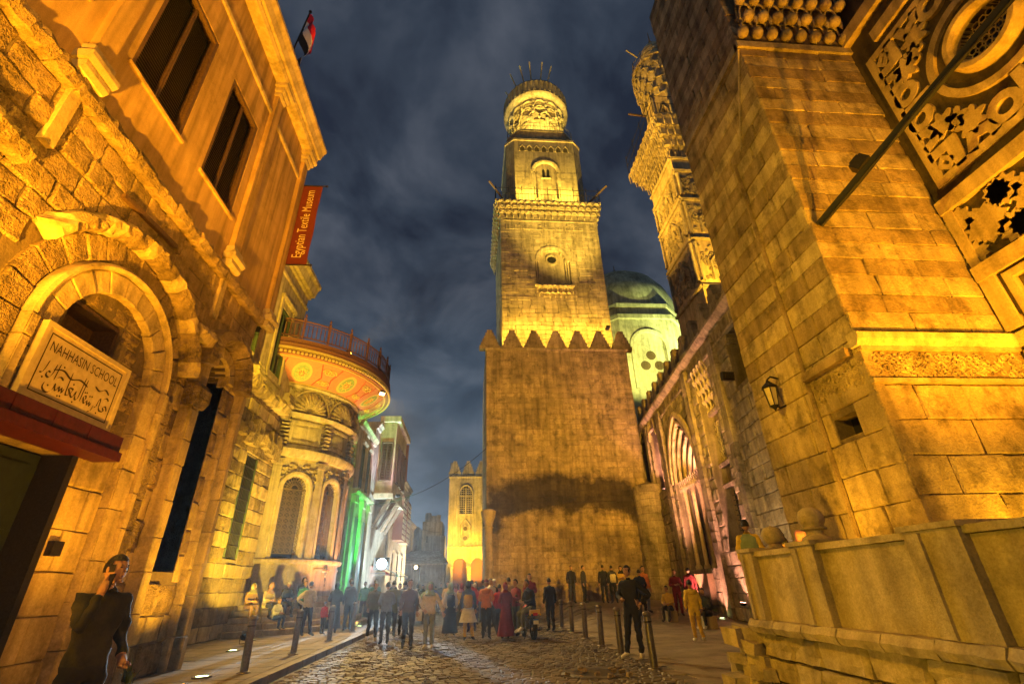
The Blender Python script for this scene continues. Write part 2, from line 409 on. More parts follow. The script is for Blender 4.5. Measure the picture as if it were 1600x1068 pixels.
def text_mesh(body, size, fr, w=.006, mat='ink', name='lettering', parent=None, align='CENTER', sx=1.0, extr=.004):
    cu = bpy.data.curves.new('t', 'FONT'); cu.body = body; cu.size = size; cu.align_x = align; cu.align_y = 'CENTER'; cu.resolution_u = 2
    t = bpy.data.objects.new('t', cu); COL.objects.link(t)
    dg = bpy.context.evaluated_depsgraph_get(); me = bpy.data.meshes.new_from_object(t.evaluated_get(dg))
    mb = MB(); mb.v = [fr(v.co.x*sx, v.co.y, w) for v in me.vertices]; mb.f = [tuple(p.vertices) for p in me.polygons]; mb.m = [0]*len(mb.f)
    bpy.data.objects.remove(t); bpy.data.curves.remove(cu); bpy.data.meshes.remove(me)
    return mb.build(name, mat, parent)
def bar_grid(mb, fr, u0, u1, z0, z1, nu, nz, r=.012, w=0):
    for i in range(1, nu): 
        u = u0+(u1-u0)*i/nu; mb.tube([fr(u, z0, w), fr(u, z1, w)], r, 6)
    for i in range(1, nz):
        z = z0+(z1-z0)*i/nz; mb.tube([fr(u0, z, w+r), fr(u1, z, w+r)], r, 6)
    return mb
def shutter(parent, fr, u0, u1, z0, z1, mat, w=-.12, leaves=2, rails=(0, .5, 1), frame_mat=None, slat=.075, name='shutter'):
    """louvred shutter leaves as geometry: stiles, rails and tilted slats"""
    fm = MB(); t = .038
    for a, b, c, d in ((u0-.09, u0, z0-.09, z1+.09), (u1, u1+.09, z0-.09, z1+.09)): fm.prism([(a, c), (b, c), (b, d), (a, d)], fr, w-.06, w+.09)
    for c, d in ((z0-.09, z0), (z1, z1+.09)): fm.prism([(u0, c), (u1, c), (u1, d), (u0, d)], fr, w-.06, w+.09)
    f = fm.build('window_frame', frame_mat or mat, parent)
    lw = (u1-u0)/leaves
    for i in range(leaves):
        a, b = u0+i*lw+.008, u0+(i+1)*lw-.008; mb = MB()
        mb.prism([(a, z0), (a+t, z0), (a+t, z1), (a, z1)], fr, w-.03, w+.025); mb.prism([(b-t, z0), (b, z0), (b, z1), (b-t, z1)], fr, w-.03, w+.025)
        zs = [z0+(z1-z0)*q for q in rails]
        for z in zs: 
            c, d = max(z0, z-t*.6), min(z1, z+t*.6); mb.prism([(a+t, c), (b-t, c), (b-t, d), (a+t, d)], fr, w-.025, w+.022)
        z = z0+t
        while z < z1-t:
            mb.add([fr(a+t, z, w+.016), fr(b-t, z, w+.016), fr(b-t, z+slat*.8, w-.016), fr(a+t, z+slat*.8, w-.016)], [(0, 1, 2, 3)]); z += slat
        mb.build(name, mat, parent)
    dk = MB(); dk.prism([(u0, z0), (u1, z0), (u1, z1), (u0, z1)], fr, w-.14, w-.1); dk.build('interior', 'void', parent)
def flood(name, label, loc, target, col, watts, angle=60, blend=.6, size=.08, body=.16, ground=True, cat='floodlight', group=None, es=None):
    """floodlight fixture: housing, glowing lens, bracket and its own lamp"""
    loc = Vector(loc); d = (Vector(target)-loc).normalized()
    root = thing(name, label, cat, loc, group)
    a = d.cross(Vector((0, 0, 1)) if abs(d.z) < .95 else Vector((1, 0, 0))).normalized(); b = a.cross(d)
    hb = MB(); c = loc-d*body*.45
    hb.obox(c, a*body, b*body*.7, d*body*.35); hb.obox(c-d*body*.5, a*body*.7, b*body*.45, d*body*.2)
    hb.build('housing', 'iron', root)
    em = plain('lens_'+name, (0, 0, 0), .5, emit=col, es=es or min(30, watts/40))
    if body >= .2:      # round projector head
        hd = MB(); hd.tube([loc-d*.04, loc+d*.05], [body*.62, body*.70], 24); hd.build('lamp_head', 'iron', root)
        lb = MB(); lb.tube([loc+d*.051, loc+d*.075], [body*.64, body*.4], 24); lb.build('lens', em, root)
    else:
        lb = MB(); lb.obox(loc-d*body*.06, a*body*.85, b*body*.55, d*.006); lb.build('lens', em, root)
    if ground:
        sb = MB(); sb.tube([c-a*body*1.12+Vector((0, 0, .01)), c-a*body*1.12-Vector((0, 0, body*1.3)), c+a*body*1.12-Vector((0, 0, body*1.3)), c+a*body*1.12], .014, 6); sb.build('bracket', 'iron', root)
    ld = bpy.data.lights.new('lamp', 'SPOT'); ld.energy = watts*LM; ld.color = col; ld.spot_size = R(angle); ld.spot_blend = blend; ld.shadow_soft_size = size
    lo = bpy.data.objects.new('lamp', ld); COL.objects.link(lo); par(lo, root)
    lo.matrix_basis = Matrix.Translation(loc+d*(.03 if body < .2 else .1)) @ d.to_track_quat('-Z', 'Y').to_matrix().to_4x4()
    return root
LM = 3.2
ORANGE = (1, .40, .012); AMBER = (1, .48, .018); YELLOW = (1, .60, .028); GOLD = (1, .55, .02); PINK = (1, .43, .30); COOL = (.62, .84, 1.0); GREEN = (.03, 1, .10); LEMON = (.95, .85, .22)

# ================================================================== GROUND
def gz(x, y):
    """ground height: level street, pavement step on the left, plaza rising to the tower on the right"""
    if x < -3.75: return .12
    t = max(0, min(1, (y-18)/9.5)); s = max(0, min(1, (x-3.7)/1.6))
    return .6*(t*t*(3-2*t))*(s*s*(3-2*s))
g = MB(); g.add([(-90, -40, -.06), (90, -40, -.06), (90, 170, -.06), (-90, 170, -.06)], [(0, 1, 2, 3)])
g.build('ground', 'dirt', kind='structure')
st = MB(); st.add([(-3.85, -8, -.02), (3.9, -8, -.02), (3.9, 130, -.02), (-3.85, 130, -.02)], [(0, 1, 2, 3)])
street = st.build('street', 'street', kind='structure')
cb = MB(); y = 5.0; row = 0
while y < 46:
    x = -3.66+(row % 2)*.1; d = .145 if y < 24 else .29
    while x < 3.55:
        w = (.19 if y < 24 else .38)*random.uniform(.85, 1.15); x1 = min(x+w, 3.6); h = random.uniform(-.004, .012)
        tx, ty = random.uniform(-.005, .005), random.uniform(-.005, .005); e_ = .018
        a, b, c, dd = x+.006, x1-.006, y+.006, y+d-.006
        cb.add([(a, c, -.018), (b, c, -.018), (b, dd, -.018), (a, dd, -.018),
                (a+e_, c+e_, h-tx-ty), (b-e_, c+e_, h+tx-ty), (b-e_, dd-e_, h+tx+ty), (a+e_, dd-e_, h-tx+ty)],
               [(4, 5, 6, 7), (0, 1, 5, 4), (1, 2, 6, 5), (2, 3, 7, 6), (3, 0, 4, 7)]); x = x1
    y += d; row += 1
cb.build('cobbles', 'cobble', street, kind='stuff')
# left pavement with slabs and kerb
pv = MB(); pv.box(-12, -3.98, -8, 60, -.05, .098); pav = pv.build('pavement', 'mortar', kind='structure')
SL = [MB().box(-.5, .5, -.5, .5, -.5, .42).mesh('paving_slab', 'paving')]
def slab_mesh(seed):
    rd = random.Random(seed); mb = MB(); e_ = .012
    mb.add([(-.5, -.5, -.5), (.5, -.5, -.5), (.5, .5, -.5), (-.5, .5, -.5)]+[(sx*(.5-e_), sy*(.5-e_), .5+rd.uniform(-.12, .12)) for sx, sy in ((-1, -1), (1, -1), (1, 1), (-1, 1))],
           [(4, 5, 6, 7), (0, 1, 5, 4), (1, 2, 6, 5), (2, 3, 7, 6), (3, 0, 4, 7)])
    return mb.mesh('paving_slab', 'paving')
SL = [slab_mesh(i) for i in range(5)]
y = 6.0; row = 0
while y < 30:
    x = -8.7
    while x < -4.0:
        w = random.uniform(.75, 1.25)
        if -3.98-(x+w) < .5: w = -3.99-x
        inst('paving_slab', random.choice(SL), pav, Matrix.Translation((x+w/2, y+.39, .108)) @ Matrix.Diagonal((w-.012, .768, .026, 1))); x += w
    y += .78
km = [block_mesh('dressed', i, 'paving') for i in range(3)]
for i in range(34):
    y0 = 4+i*1.02
    inst('kerb_stone', random.choice(km), pav, Matrix.Translation((-3.86, y0+.5, .04)) @ Matrix.Rotation(R(90), 4, 'Z') @ Matrix.Diagonal((1.0, .22, .165, 1)))
# right plaza sheet with paving
pz = MB(); nx, ny = 16, 40
for j in range(ny+1):
    for i in range(nx+1):
        x, y = 3.6+8.4*i/nx, -4+36*j/ny; pz.v.append((x, y, gz(x, y)-.012))
for j in range(ny):
    for i in range(nx): k = j*(nx+1)+i; pz.f.append((k, k+1, k+nx+2, k+nx+1)); pz.m.append(0)
plaza = pz.build('plaza', 'street', kind='structure')
ps = MB(); y = 7.0; row = 0
while y < 30.4:
    x = 3.62+(row % 2)*.25
    while x < 11:
        w = random.uniform(.55, .8); a, b, c, d = x+.005, x+w-.005, y+.005, y+.495; h = random.uniform(.0, .006)
        ps.add([(a, c, gz(a, c)+h), (b, c, gz(b, c)+h), (b, d, gz(b, d)+h), (a, d, gz(a, d)+h)]+[(p, q, gz(p, q)-.02) for p, q in ((a, c), (b, c), (b, d), (a, d))],
               [(0, 1, 2, 3), (4, 5, 1, 0), (5, 6, 2, 1), (6, 7, 3, 2), (7, 4, 0, 3)]); x += w
    y += .5; row += 1
ps.build('paving', 'paving', plaza, kind='stuff')
# rubble-filled drain by the kerb line on the right of the street
dr = thing('drain', 'round sunken drain with broken rubble in the street near the bollards', 'drain', (2.35, 10.5, .012))
mb = MB(); mb.lathe([(.62, .0), (.58, .02), (.46, .016), (.42, .004)], (2.35, 10.5, .012), 20); mb.jitter(.006); mb.build('rim', 'street', dr)
mb = MB(); mb.lathe([(.44, .006), (.2, .003), (.001, .001)], (2.35, 10.5, .012), 20); mb.build('cover', 'iron', dr)
for i in range(16):
    a, r_ = random.uniform(0, 6.28), random.uniform(.15, .75); s_ = random.uniform(.02, .05)
    mb = MB(); mb.obox((2.35+r_*math.cos(a), 10.5+r_*math.sin(a), .02+s_*.6), (s_, s_*.3, 0), (-s_*.2, s_*.8, 0), (0, 0, s_*.6)); mb.jitter(s_*.3); mb.build('rubble', 'rough', dr)

# ================================================================== SCHOOL (left foreground)
FX = -6.2
PL = plane('X', FX, 1); fr = PL[0]
sch = thing('school_building', 'orange floodlit school building with arched stone portal and plaster upper storey', 'building', (-7.5, 6, 0))
AC, AZ = 7.7, 5.0         # portal arch centre (y, z)
overdoor = rect(6.8, 7.97, 4.97, 5.72); niche = arch(11.2, .44, 1.95, 6.2)
H_low = [rect(3.0, 7.87, 0, 3.44), overdoor, niche]
mb = backing(MB(), PL, -4, 12.45, 0, 8.5, -.9, -.05, H_low); mb.build('wall', 'mortar', sch)
def disk(r):
    def f(z):
        d = max(0, z-AZ)
        return [(AC-math.sqrt(r*r-d*d), AC+math.sqrt(r*r-d*d))] if d < r else []
    return f
def outside(r):
    def f(z):
        d = max(0, z-AZ); w = math.sqrt(max(0, r*r-d*d)); return [(-9, AC-w), (AC+w, 30)]
    return f
ashlar(sch, PL, 3.0, 12.45, .12, 8.35, .40, .6, ['rough'], holes=H_low[1:]+[disk(2.3), rect(9.7, 12.45, 0, 7.0), rect(3.0, 10.1, 0, 3.6)], kind='rough', seed=2, depth=.2)
ashlar(sch, PL, 6.3, 9.1, 3.9, 6.2, .27, .38, ['rough'], holes=[overdoor, outside(1.16)], kind='rough', seed=5, depth=.2, proud=-.03)
ashlar(sch, PL, 7.9, 8.82, .12, 3.95, .62, .62, ['smooth'], seed=8, depth=.2, holes=[])
ashlar(sch, PL, 9.78, 12.4, .12, 7.0, .55, .9, ['rough', 'smooth'], holes=[niche, rect(10.15, 10.45, 0, 9)], seed=9, depth=.2, kind='rough')
# arch rings
voussoirs(sch, PL, AC, AZ, 1.13, 1.5, 0, 180, 11, -.1, .13, 'smooth', jit=.014)
mb = ring(MB(), PL, AC, AZ, [(1.5, .0), (1.52, .17), (1.57, .2), (1.62, .17), (1.64, .0)], 0, 180, 40); mb.build('archivolt', 'smooth', sch, smooth=True)
voussoirs(sch, PL, AC, AZ, 1.66, 2.08, 0, 180, 14, -.1, .06, 'rough', jit=.024)
# eroded hood mould above the ring, stone by stone, running out level to both sides
n = 16; AH = [16+i*(132/n) for i in range(n+1)]
def hood_ring():
    return [(r_+random.uniform(-.03, .03), w+random.uniform(-.035, .035)) for r_, w in ((2.09, -.02), (2.1, .2), (2.17, .31), (2.29, .34), (2.38, .24), (2.42, -.02))]
HR = [hood_ring() for _ in range(3*n+1)]
for i in range(n):
    pm = MB()
    for j in range(4):
        q = R(AH[i]+(AH[i+1]-AH[i])*j/3*(.985 if j == 3 else 1))
        for r_, w in HR[3*i+j]: pm.v.append(fr(AC+r_*math.cos(q), AZ+r_*math.sin(q), w))
    for j in range(3):
        for m_ in range(6): pm.f.append((j*6+m_, j*6+(m_+1) % 6, (j+1)*6+(m_+1) % 6, (j+1)*6+m_)); pm.m.append(0)
    pm.f.append(tuple(range(6))); pm.m.append(0); pm.f.append(tuple(18+q for q in range(6))[::-1]); pm.m.append(0)
    pm.build('hood_stone', 'rough' if i % 3 else 'smooth', sch)
for i in range(5):
    y0 = 1.5+i*.72; pm = rough_strip(MB(), PL, y0, y0+.70, 6.62, 6.92, 0, .25, 8, .03, zf=lambda u: (5.7-u)*.13); pm.build('hood_stone', 'rough', sch)
for i in range(2):
    y0 = 9.55+i*.4; pm = rough_strip(MB(), PL, y0, y0+.39, 6.45, 6.8, 0, .36, 5, .04); pm.build('hood_stone', 'smooth', sch)
# jamb stones below the rings
for (y0, y1, w, z0_, zt, mt) in ((8.83, 9.2, .14, .12, 5.0, 'smooth'), (9.2, 9.34, .21, .12, 5.0, 'smooth'), (9.36, 9.78, .06, .12, 5.0, 'rough'), (6.2, 6.57, .14, 3.9, 5.0, 'smooth'), (6.06, 6.2, .21, 3.9, 5.0, 'smooth'), (5.62, 6.04, .06, 3.9, 5.0, 'rough'), (10.16, 10.44, .22, .12, 6.9, 'smooth'), (11.9, 12.02, .12, .12, 5.4, 'smooth'), (12.25, 12.43, .2, .12, 6.6, 'smooth')):
    z = z0_
    while z < zt-.05:
        h = min(random.uniform(.5, .8), zt-z); pm = MB(); e_ = .012
        if zt-(z+h) < .2: h = zt-z
        pm.prism([(y0, z), (y1, z), (y1, z+h-.012), (y0, z+h-.012)], fr, -.1, w-e_)
        pm.prism([(y0+e_, z+e_), (y1-e_, z+e_), (y1-e_, z+h-.012-e_), (y0+e_, z+h-.012-e_)], fr, w-e_, w+random.uniform(0, .014)); pm.jitter(.008)
        pm.build('jamb_stone', mt, sch); z += h
# capital-like corbels on the slim pier
pm = MB(); mould(pm, PL, 10.08, 10.52, [(5.1, -.02), (5.1, .26), (5.25, .34), (5.5, .36), (5.62, .26), (5.62, -.02)]); pm.jitter(.02); pm.build('corbel', 'rough', sch)
# niche: dark recess, arch stones and lumpy canopy
pm = MB(); pm.prism([(10.6, 1.9), (11.8, 1.9), (11.8, 6.8), (10.6, 6.8)], fr, -.7, -.62); pm.build('niche_back', 'wood', sch)
for a, b in ((10.72, 10.76), (11.64, 11.68)):
    pm = MB(); pm.prism([(a, 1.95), (b, 1.95), (b, 6.2), (a, 6.2)], fr, -.62, -.04); pm.build('niche_reveal', 'rough', sch)
voussoirs(sch, PL, 11.2, 6.2, .45, .72, 0, 180, 7, -.3, .06, 'smooth')
for i in range(9):
    a0 = -6+i*21.5; q0, q1 = R(a0), R(a0+20.5); pm = MB()
    for q in (q0, (q0+q1)/2, q1):
        for r_, w in ((.74, 0), (.76, .22), (.9, .42), (1.12, .34), (1.16, 0)): pm.v.append(fr(11.2+(r_+random.uniform(-.03, .03))*math.cos(q), 6.2+(r_+random.uniform(-.03, .03))*math.sin(q), w+random.uniform(-.03, .03)))
    for j in range(2):
        for m_ in range(5): pm.f.append((j*5+m_, j*5+(m_+1) % 5, (j+1)*5+(m_+1) % 5, (j+1)*5+m_)); pm.m.append(0)
    pm.f += [tuple(range(5)), tuple(range(14, 9, -1))]; pm.m += [0, 0]
    pm.build('hood_stone', 'rough', sch)
# window over the sign, long wall slot, door leaf
pm = MB(); pm.prism([(6.7, 4.9), (8.05, 4.9), (8.05, 5.8), (6.7, 5.8)], fr, -.55, -.5); pm.build('interior', 'wood', sch)
for a, b, c, d in ((6.8, 6.86, 4.97, 5.72), (7.91, 7.97, 4.97, 5.72), (6.86, 7.91, 4.97, 5.03), (6.86, 7.91, 5.66, 5.72)):
    pm = MB(); pm.prism([(a, c), (b, c), (b, d), (a, d)], fr, -.5, -.1); pm.build('window_frame', 'wood', sch)
pm = MB(); pm.obox(fr(7.55, 7.83, .03), (.04, 0, 0), (0, .8, .07), (0, -.003, .045)); pm.build('timber_tie', 'wood', sch)
dp = MB(); dp.prism([(2.9, .12), (7.87, .12), (7.87, 3.44), (2.9, 3.44)], fr, -.5, -.42); dleaf = dp.build('door', 'door_green', sch)
for i in range(5):
    for j in range(3):
        pm = MB(); a, c = 3.05+i*.97, .3+j*1.04; pm.prism([(a, c), (a+.8, c), (a+.8, c+.9), (a, c+.9)], fr, -.42, -.395); pm.build('door_panel', 'door_green', dleaf)
pm = MB(); pm.prism([(7.86, .12), (7.98, .12), (7.98, 3.46), (7.86, 3.46)], fr, -.45, .03); pm.build('door_frame', 'iron', sch)
pm = MB(); pm.prism([(8.06, 2.05), (8.26, 2.05), (8.26, 2.25), (8.06, 2.25)], fr, 0, .09); pm.build('entry_box', 'iron', sch)
# red painted lintel box under the sign
pm = MB(); pm.prism([(2.6, 3.46), (8.32, 3.46), (8.32, 3.60), (2.6, 3.60)], fr, -.1, .42); pm.prism([(2.6, 3.602), (8.32, 3.602), (8.32, 3.86), (2.6, 3.86)], fr, -.1, .36); lint = pm.build('lintel_box', 'red_paint', sch)
for i in range(8):
    pm = MB(); a = 2.8+i*.68; pm.prism([(a, 3.63), (a+.6, 3.63), (a+.6, 3.85), (a, 3.85)], fr, .36, .372); pm.build('lintel_panel', 'red_paint', lint)
# rough string course between stone and plaster
for i in range(30):
    y0 = -1.2+i*.455; pm = rough_strip(MB(), PL, y0, y0+.44, 8.36, 8.66, -.05, .2+random.uniform(-.05, .07), 4, .035); pm.build('ledge_stone', 'rough', sch)
# plaster storey with windows
W1, W2, W0 = (5.79, 7.43), (8.27, 9.78), (3.3, 4.7)
Hup = [rect(a, b, 10.02, 13.28) for a, b in (W0, W1, W2)]
mb = backing(MB(), PL, -4, 13, 8.6, 16.0, -.9, 0, Hup, dz=.13); mb.build('upper_wall', 'plaster', sch)
mb = MB(); mb.box(-14, FX-.9, -4, 12.9, 0, 16); mb.build('rear_block', 'plaster', sch)
for a, b in (W0, W1, W2):
    shutter(sch, fr, a+.09, b-.09, 10.12, 13.18, 'wood', w=-.1, leaves=2, rails=(0, 1))
    pm = MB(); mould(pm, PL, a-.06, b+.06, [(9.94, 0), (9.94, .05), (10.0, .06), (10.02, .05), (10.02, 0)]); pm.build('window_sill', 'plaster', sch)
for yc, z0 in ((5.25, 9.3), (10.25, 9.3), (12.8, 9.0)):
    pm = MB(); pm.prism([(yc-.17, z0), (yc+.17, z0), (yc+.17, 15.1), (yc-.17, 15.1)], fr, -.02, .13); pil = pm.build('pilaster', 'plaster', sch)
    for k_, (z, w, hw) in enumerate(((15.1, .2, .22), (15.25, .27, .27), (15.42, .36, .33))):
        pm = MB(); mould(pm, PL, yc-hw, yc+hw, [(z, 0), (z, w-.05), (z+.06, w), (z+.13, w), (z+.13, 0)]); pm.build('capital', 'plaster_lt', pil)
    for k_, (z, w, hw) in enumerate(((z0-.2, .2, .24), (z0-.42, .3, .3), (z0-.62, .24, .26))):
        pm = MB(); mould(pm, PL, yc-hw, yc+hw, [(z, 0), (z, w-.06), (z+.07, w), (z+.17, w-.01), (z+.17, 0)]); pm.build('console', 'plaster_lt', pil)
    pm = MB(); pm.prism([(yc-.1, 7.3), (yc+.1, 7.3), (yc+.1, z0-.65), (yc-.1, z0-.65)], fr, -.02, .08); pm.build('pilaster_foot', 'smooth', pil)
pm = MB(); mould(pm, PL, -4, 13.1, [(15.57, 0), (15.57, .3), (15.66, .36), (15.72, .36), (15.72, .44), (15.95, .52), (16.08, .62), (16.2, .62), (16.2, .56), (16.3, .56), (16.3, -.9), (15.6, -.9)]); pm.build('cornice', 'plaster_lt', sch)
pm = MB(); mould(pm, PL, -4, 13.0, [(14.3, 0), (14.3, .05), (14.4, .07), (14.46, .05), (14.46, 0)]); pm.build('string_course', 'plaster_lt', sch)
pm = MB(); pm.box(-9.5, -6.35, -4, 12.95, 16.3, 16.75); pm.build('roof_parapet', 'plaster', sch)
# sign board with its lettering
fr0 = fr
def fr(u, v, w): return fr0(u-.3, v, w)
sg = thing('school_sign', 'cream bilingual school name board above the red lintel', 'sign', (FX+.25, 7.45, 3.9))
pm = MB(); pm.prism([(6.6, 3.9), (8.32, 3.9), (8.32, 4.93), (6.6, 4.93)], fr, .2, .26); pm.build('board', 'sign', sg)
for a, b, c, d in ((6.56, 6.63, 3.86, 4.97), (8.29, 8.36, 3.86, 4.97), (6.63, 8.29, 3.86, 3.93), (6.63, 8.29, 4.90, 4.97)):
    pm = MB(); pm.prism([(a, c), (b, c), (b, d), (a, d)], fr, .19, .285); pm.build('frame', 'sign', sg)
for a, b, c, d in ((6.7, 6.715, 3.99, 4.84), (8.205, 8.22, 3.99, 4.84), (6.715, 8.205, 3.99, 4.005), (6.715, 8.205, 4.825, 4.84)):
    pm = MB(); pm.prism([(a, c), (b, c), (b, d), (a, d)], fr, .259, .264); pm.build('border_line', 'ink', sg)
text_mesh('NAHHASIN SCHOOL', .215, lambda u, v, w: fr(7.46+u, 4.66+v, .264), parent=sg, sx=.70)
# arabic calligraphy, drawn stroke by stroke (right to left)
def stroke(mb, pts, w0=.016):
    """flat-nib pen stroke along a smoothed polyline in board units"""
    P = []
    for i in range(len(pts)-1):
        a, b, c, d = pts[max(0, i-1)], pts[i], pts[i+1], pts[min(len(pts)-1, i+2)]
        for k in range(6):
            t = k/6
            P.append(tuple(.5*((2*b[q])+(-a[q]+c[q])*t+(2*a[q]-5*b[q]+4*c[q]-d[q])*t*t+(-a[q]+3*b[q]-3*c[q]+d[q])*t**3) for q in (0, 1)))
    P.append(pts[-1]); k = len(mb.v)
    for i, (u, v) in enumerate(P):
        tp = min(1, .45+i/3, .35+(len(P)-1-i)/3); dx, dy = .6*w0*tp, .8*w0*tp
        mb.v += [fr(u-dx, v-dy, .264), fr(u+dx, v+dy, .264)]
    for i in range(len(P)-1): mb.f.append((k+2*i, k+2*i+2, k+2*i+3, k+2*i+1)); mb.m.append(0)
def diamond(mb, u, v, s=.018): mb.add([fr(u-s, v, .264), fr(u, v-s, .264), fr(u+s, v, .264), fr(u, v+s, .264)], [(0, 1, 2, 3)])
ab = MB()
S = lambda *p: stroke(ab, [(6.76+x*1.4, 4.02+y*.5) for x, y in p])
S((1.0, .30), (.965, .42), (.93, .36), (.955, .26), (.90, .22), (.87, .30)); S((.87, .30), (.865, .52), (.85, .58), (.835, .42), (.83, .30), (.80, .24), (.775, .1)); S((.79, .30), (.77, .12), (.73, .04))
S((.745, .34), (.735, .22), (.715, .34), (.70, .22), (.68, .34), (.66, .24), (.64, .26), (.62, .40), (.645, .46), (.655, .36), (.62, .30))
S((.60, .92), (.592, .60), (.588, .22)); S((.565, .95), (.558, .6), (.55, .28), (.52, .22), (.505, .32)); S((.505, .32), (.50, .45), (.48, .24), (.44, .30), (.455, .46), (.40, .44), (.43, .30), (.40, .22))
S((.40, .22), (.38, .3), (.375, .9)); S((.345, .36), (.335, .22), (.315, .36), (.30, .22), (.28, .36), (.262, .22), (.24, .24), (.225, .4)); S((.225, .4), (.215, .2), (.16, .06), (.10, .14), (.10, .30)); S((.62, .72), (.50, .80), (.38, .70), (.26, .82), (.14, .72))
S((.20, .95), (.195, .7), (.19, .46)); S((.16, .9), (.15, .62), (.12, .46), (.08, .5), (.09, .62), (.12, .6)); S((.06, .9), (.05, .7), (.03, .52), (0, .5)); S((.95, .8), (.88, .9), (.80, .78), (.72, .86)); S((.98, .62), (.94, .68), (.90, .60)); S((.30, .56), (.26, .62), (.22, .56))
for u, v in ((.62, .54), (.645, .56), (.50, .12), (.30, .10), (.33, .12), (.15, .26), (.70, .5), (.73, .52), (.44, .60), (.05, .40), (.86, .12), (.25, .92)): diamond(ab, 6.76+u*1.4, 4.02+v*.5)
ab.build('arabic_lettering', 'ink', sg)

fr = fr0
# museum banner on two horizontal poles
bn = thing('banner', 'orange vertical museum banner hanging from the corner of the plaster building', 'banner', (-5.8, 12.9, 10.9))
bx0, bx1, bz0, bz1, by = -6.12, -5.44, 10.9, 14.35, 13.02
mb = MB(); nb = 14
for i in range(nb+1):
    z = bz0+(bz1-bz0)*i/nb
    for j in range(5): mb.v.append((bx0+(bx1-bx0)*j/4, by+.03*math.sin(i*.9+j*.7), z))
for i in range(nb):
    for j in range(4): mb.f.append((i*5+j, i*5+j+1, (i+1)*5+j+1, (i+1)*5+j)); mb.m.append(0)
cl = mb.build('cloth', 'orange_cloth', bn, smooth=True)
text_mesh('Egyptian Textile Museum', .44, lambda u, v, w: (-5.78-v, by-.045, 12.62+u), parent=bn, mat='banner_ink', sx=.66)
for z in (bz0, bz1):
    mb = MB(); mb.tube([(FX, by, z), (bx1+.14, by, z)], .022, 8); mb.ball((bx1+.15, by, z), .04, 8); mb.build('pole', 'iron', bn)
# flag drooping over the roof edge
fl = thing('flag', 'drooping red white and black flag above the plaster building cornice', 'flag', (-6.6, 10.8, 16.7))
mb = MB(); mb.tube([(-6.75, 10.9, 16.6), (-6.32, 10.82, 21.0)], .03, 8); mb.ball((-6.32, 10.82, 21.02), .06, 8); mb.build('flag_pole', 'iron', fl)
for s_, (mt, nm) in enumerate((('flag_red', 'red_stripe'), ('flag_white', 'white_stripe'), ('flag_black', 'black_stripe'))):
    mb = MB(); nn = 14
    for i in range(nn+1):
        t = i/nn
        for j in range(4):
            q_ = (s_+j/3)/3
            mb.v.append((-6.33-.16*q_+.5*math.sin(t*1.9)*(1-.15*q_)-.1*t+.06*math.sin(t*13+q_*2), 10.8+.16*math.sin(t*9+q_*4)*(.25+t), 20.9-1.5*q_-2.35*t**1.25))
    for i in range(nn):
        for j in range(3): mb.f.append((i*4+j, i*4+j+1, (i+1)*4+j+1, (i+1)*4+j)); mb.m.append(0)
    mb.build(nm, mt, fl, smooth=True)

# ================================================================== SET-BACK MUSEUM WING
WX = -8.6; PW = plane('X', WX, 1); fw = PW[0]
wg = thing('museum_wing', 'set-back wing with rough lit stone below and yellow plaster storey above', 'building', (-9.5, 18, 0))
Hs = [rect(18.92, 19.98, 2.65, 6.25)]; Hu = [rect(19.0, 20.25, 9.85, 12.95), rect(16.6, 17.6, 9.85, 12.95)]
mb = backing(MB(), PW, 12.9, 22.2, 0, 8.9, -.8, -.05, Hs, dz=.1); mb.build('wall', 'mortar', wg)
ashlar(wg, PW, 12.95, 22.2, .12, 8.6, .5, .85, ['smooth', 'rough'], holes=Hs, kind='rough', seed=21, depth=.2)
mb = backing(MB(), PW, 12.9, 21.7, 8.9, 15.4, -.8, 0, Hu, dz=.1); mb.build('upper_wall', 'plaster_lt', wg)
mb = MB(); mb.box(-14, WX-.8, 12.95, 21.6, 0, 15.3); mb.build('rear_block', 'plaster_lt', wg)
for i in range(18):
    y0 = 13+i*.5; pm = rough_strip(MB(), PW, y0, y0+.48, 8.5, 8.95+random.uniform(-.1, .1), -.05, .4+random.uniform(-.1, .12), 4, .07); pm.build('ledge_stone', 'smooth', wg)
for i in range(7):
    y0 = 17.6+i*.55; pm = rough_strip(MB(), PW, y0, y0+.53, 6.7+random.uniform(-.3, .2), 7.3+random.uniform(-.2, .3), -.05, .3, 4, .09); pm.build('ledge_stone', 'rough', wg)
shutter(wg, fw, 19.09, 20.16, 9.94, 12.86, 'green_wood', w=-.1, leaves=2, rails=(0, .33, .66, 1))
shutter(wg, fw, 16.69, 17.51, 9.94, 12.86, 'green_wood', w=-.1, leaves=2, rails=(0, .33, .66, 1))
for a, b in ((18.8, 20.45), (16.4, 17.8)):
    pm = MB()
    for c in ((a, a+.17), (b-.17, b)): pm.prism([(c[0], 9.6), (c[1], 9.6), (c[1], 13.3), (c[0], 13.3)], fw, 0, .07)
    mould(pm, PW, a-.05, b+.05, [(13.3, 0), (13.3, .08), (13.42, .14), (13.5, .14), (13.5, 0)]); mould(pm, PW, a, b, [(9.5, 0), (9.5, .1), (9.6, .12), (9.6, 0)]); pm.build('window_surround', 'plaster_lt', wg)
pm = MB(); mould(pm, PW, 12.95, 21.75, [(15.0, 0), (15.0, .12), (15.1, .16), (15.1, .3), (15.5, .42), (15.62, .55), (15.8, .55), (15.8, .3), (16.0, .3), (16.0, -.8), (15.0, -.8)]); pm.build('cornice', 'plaster_lt', wg)
pm = MB(); mould(pm, PW, 14, 21.7, [(14.3, 0), (14.3, .08), (14.42, .1), (14.42, 0)]); pm.build('string_course', 'plaster_lt', wg)
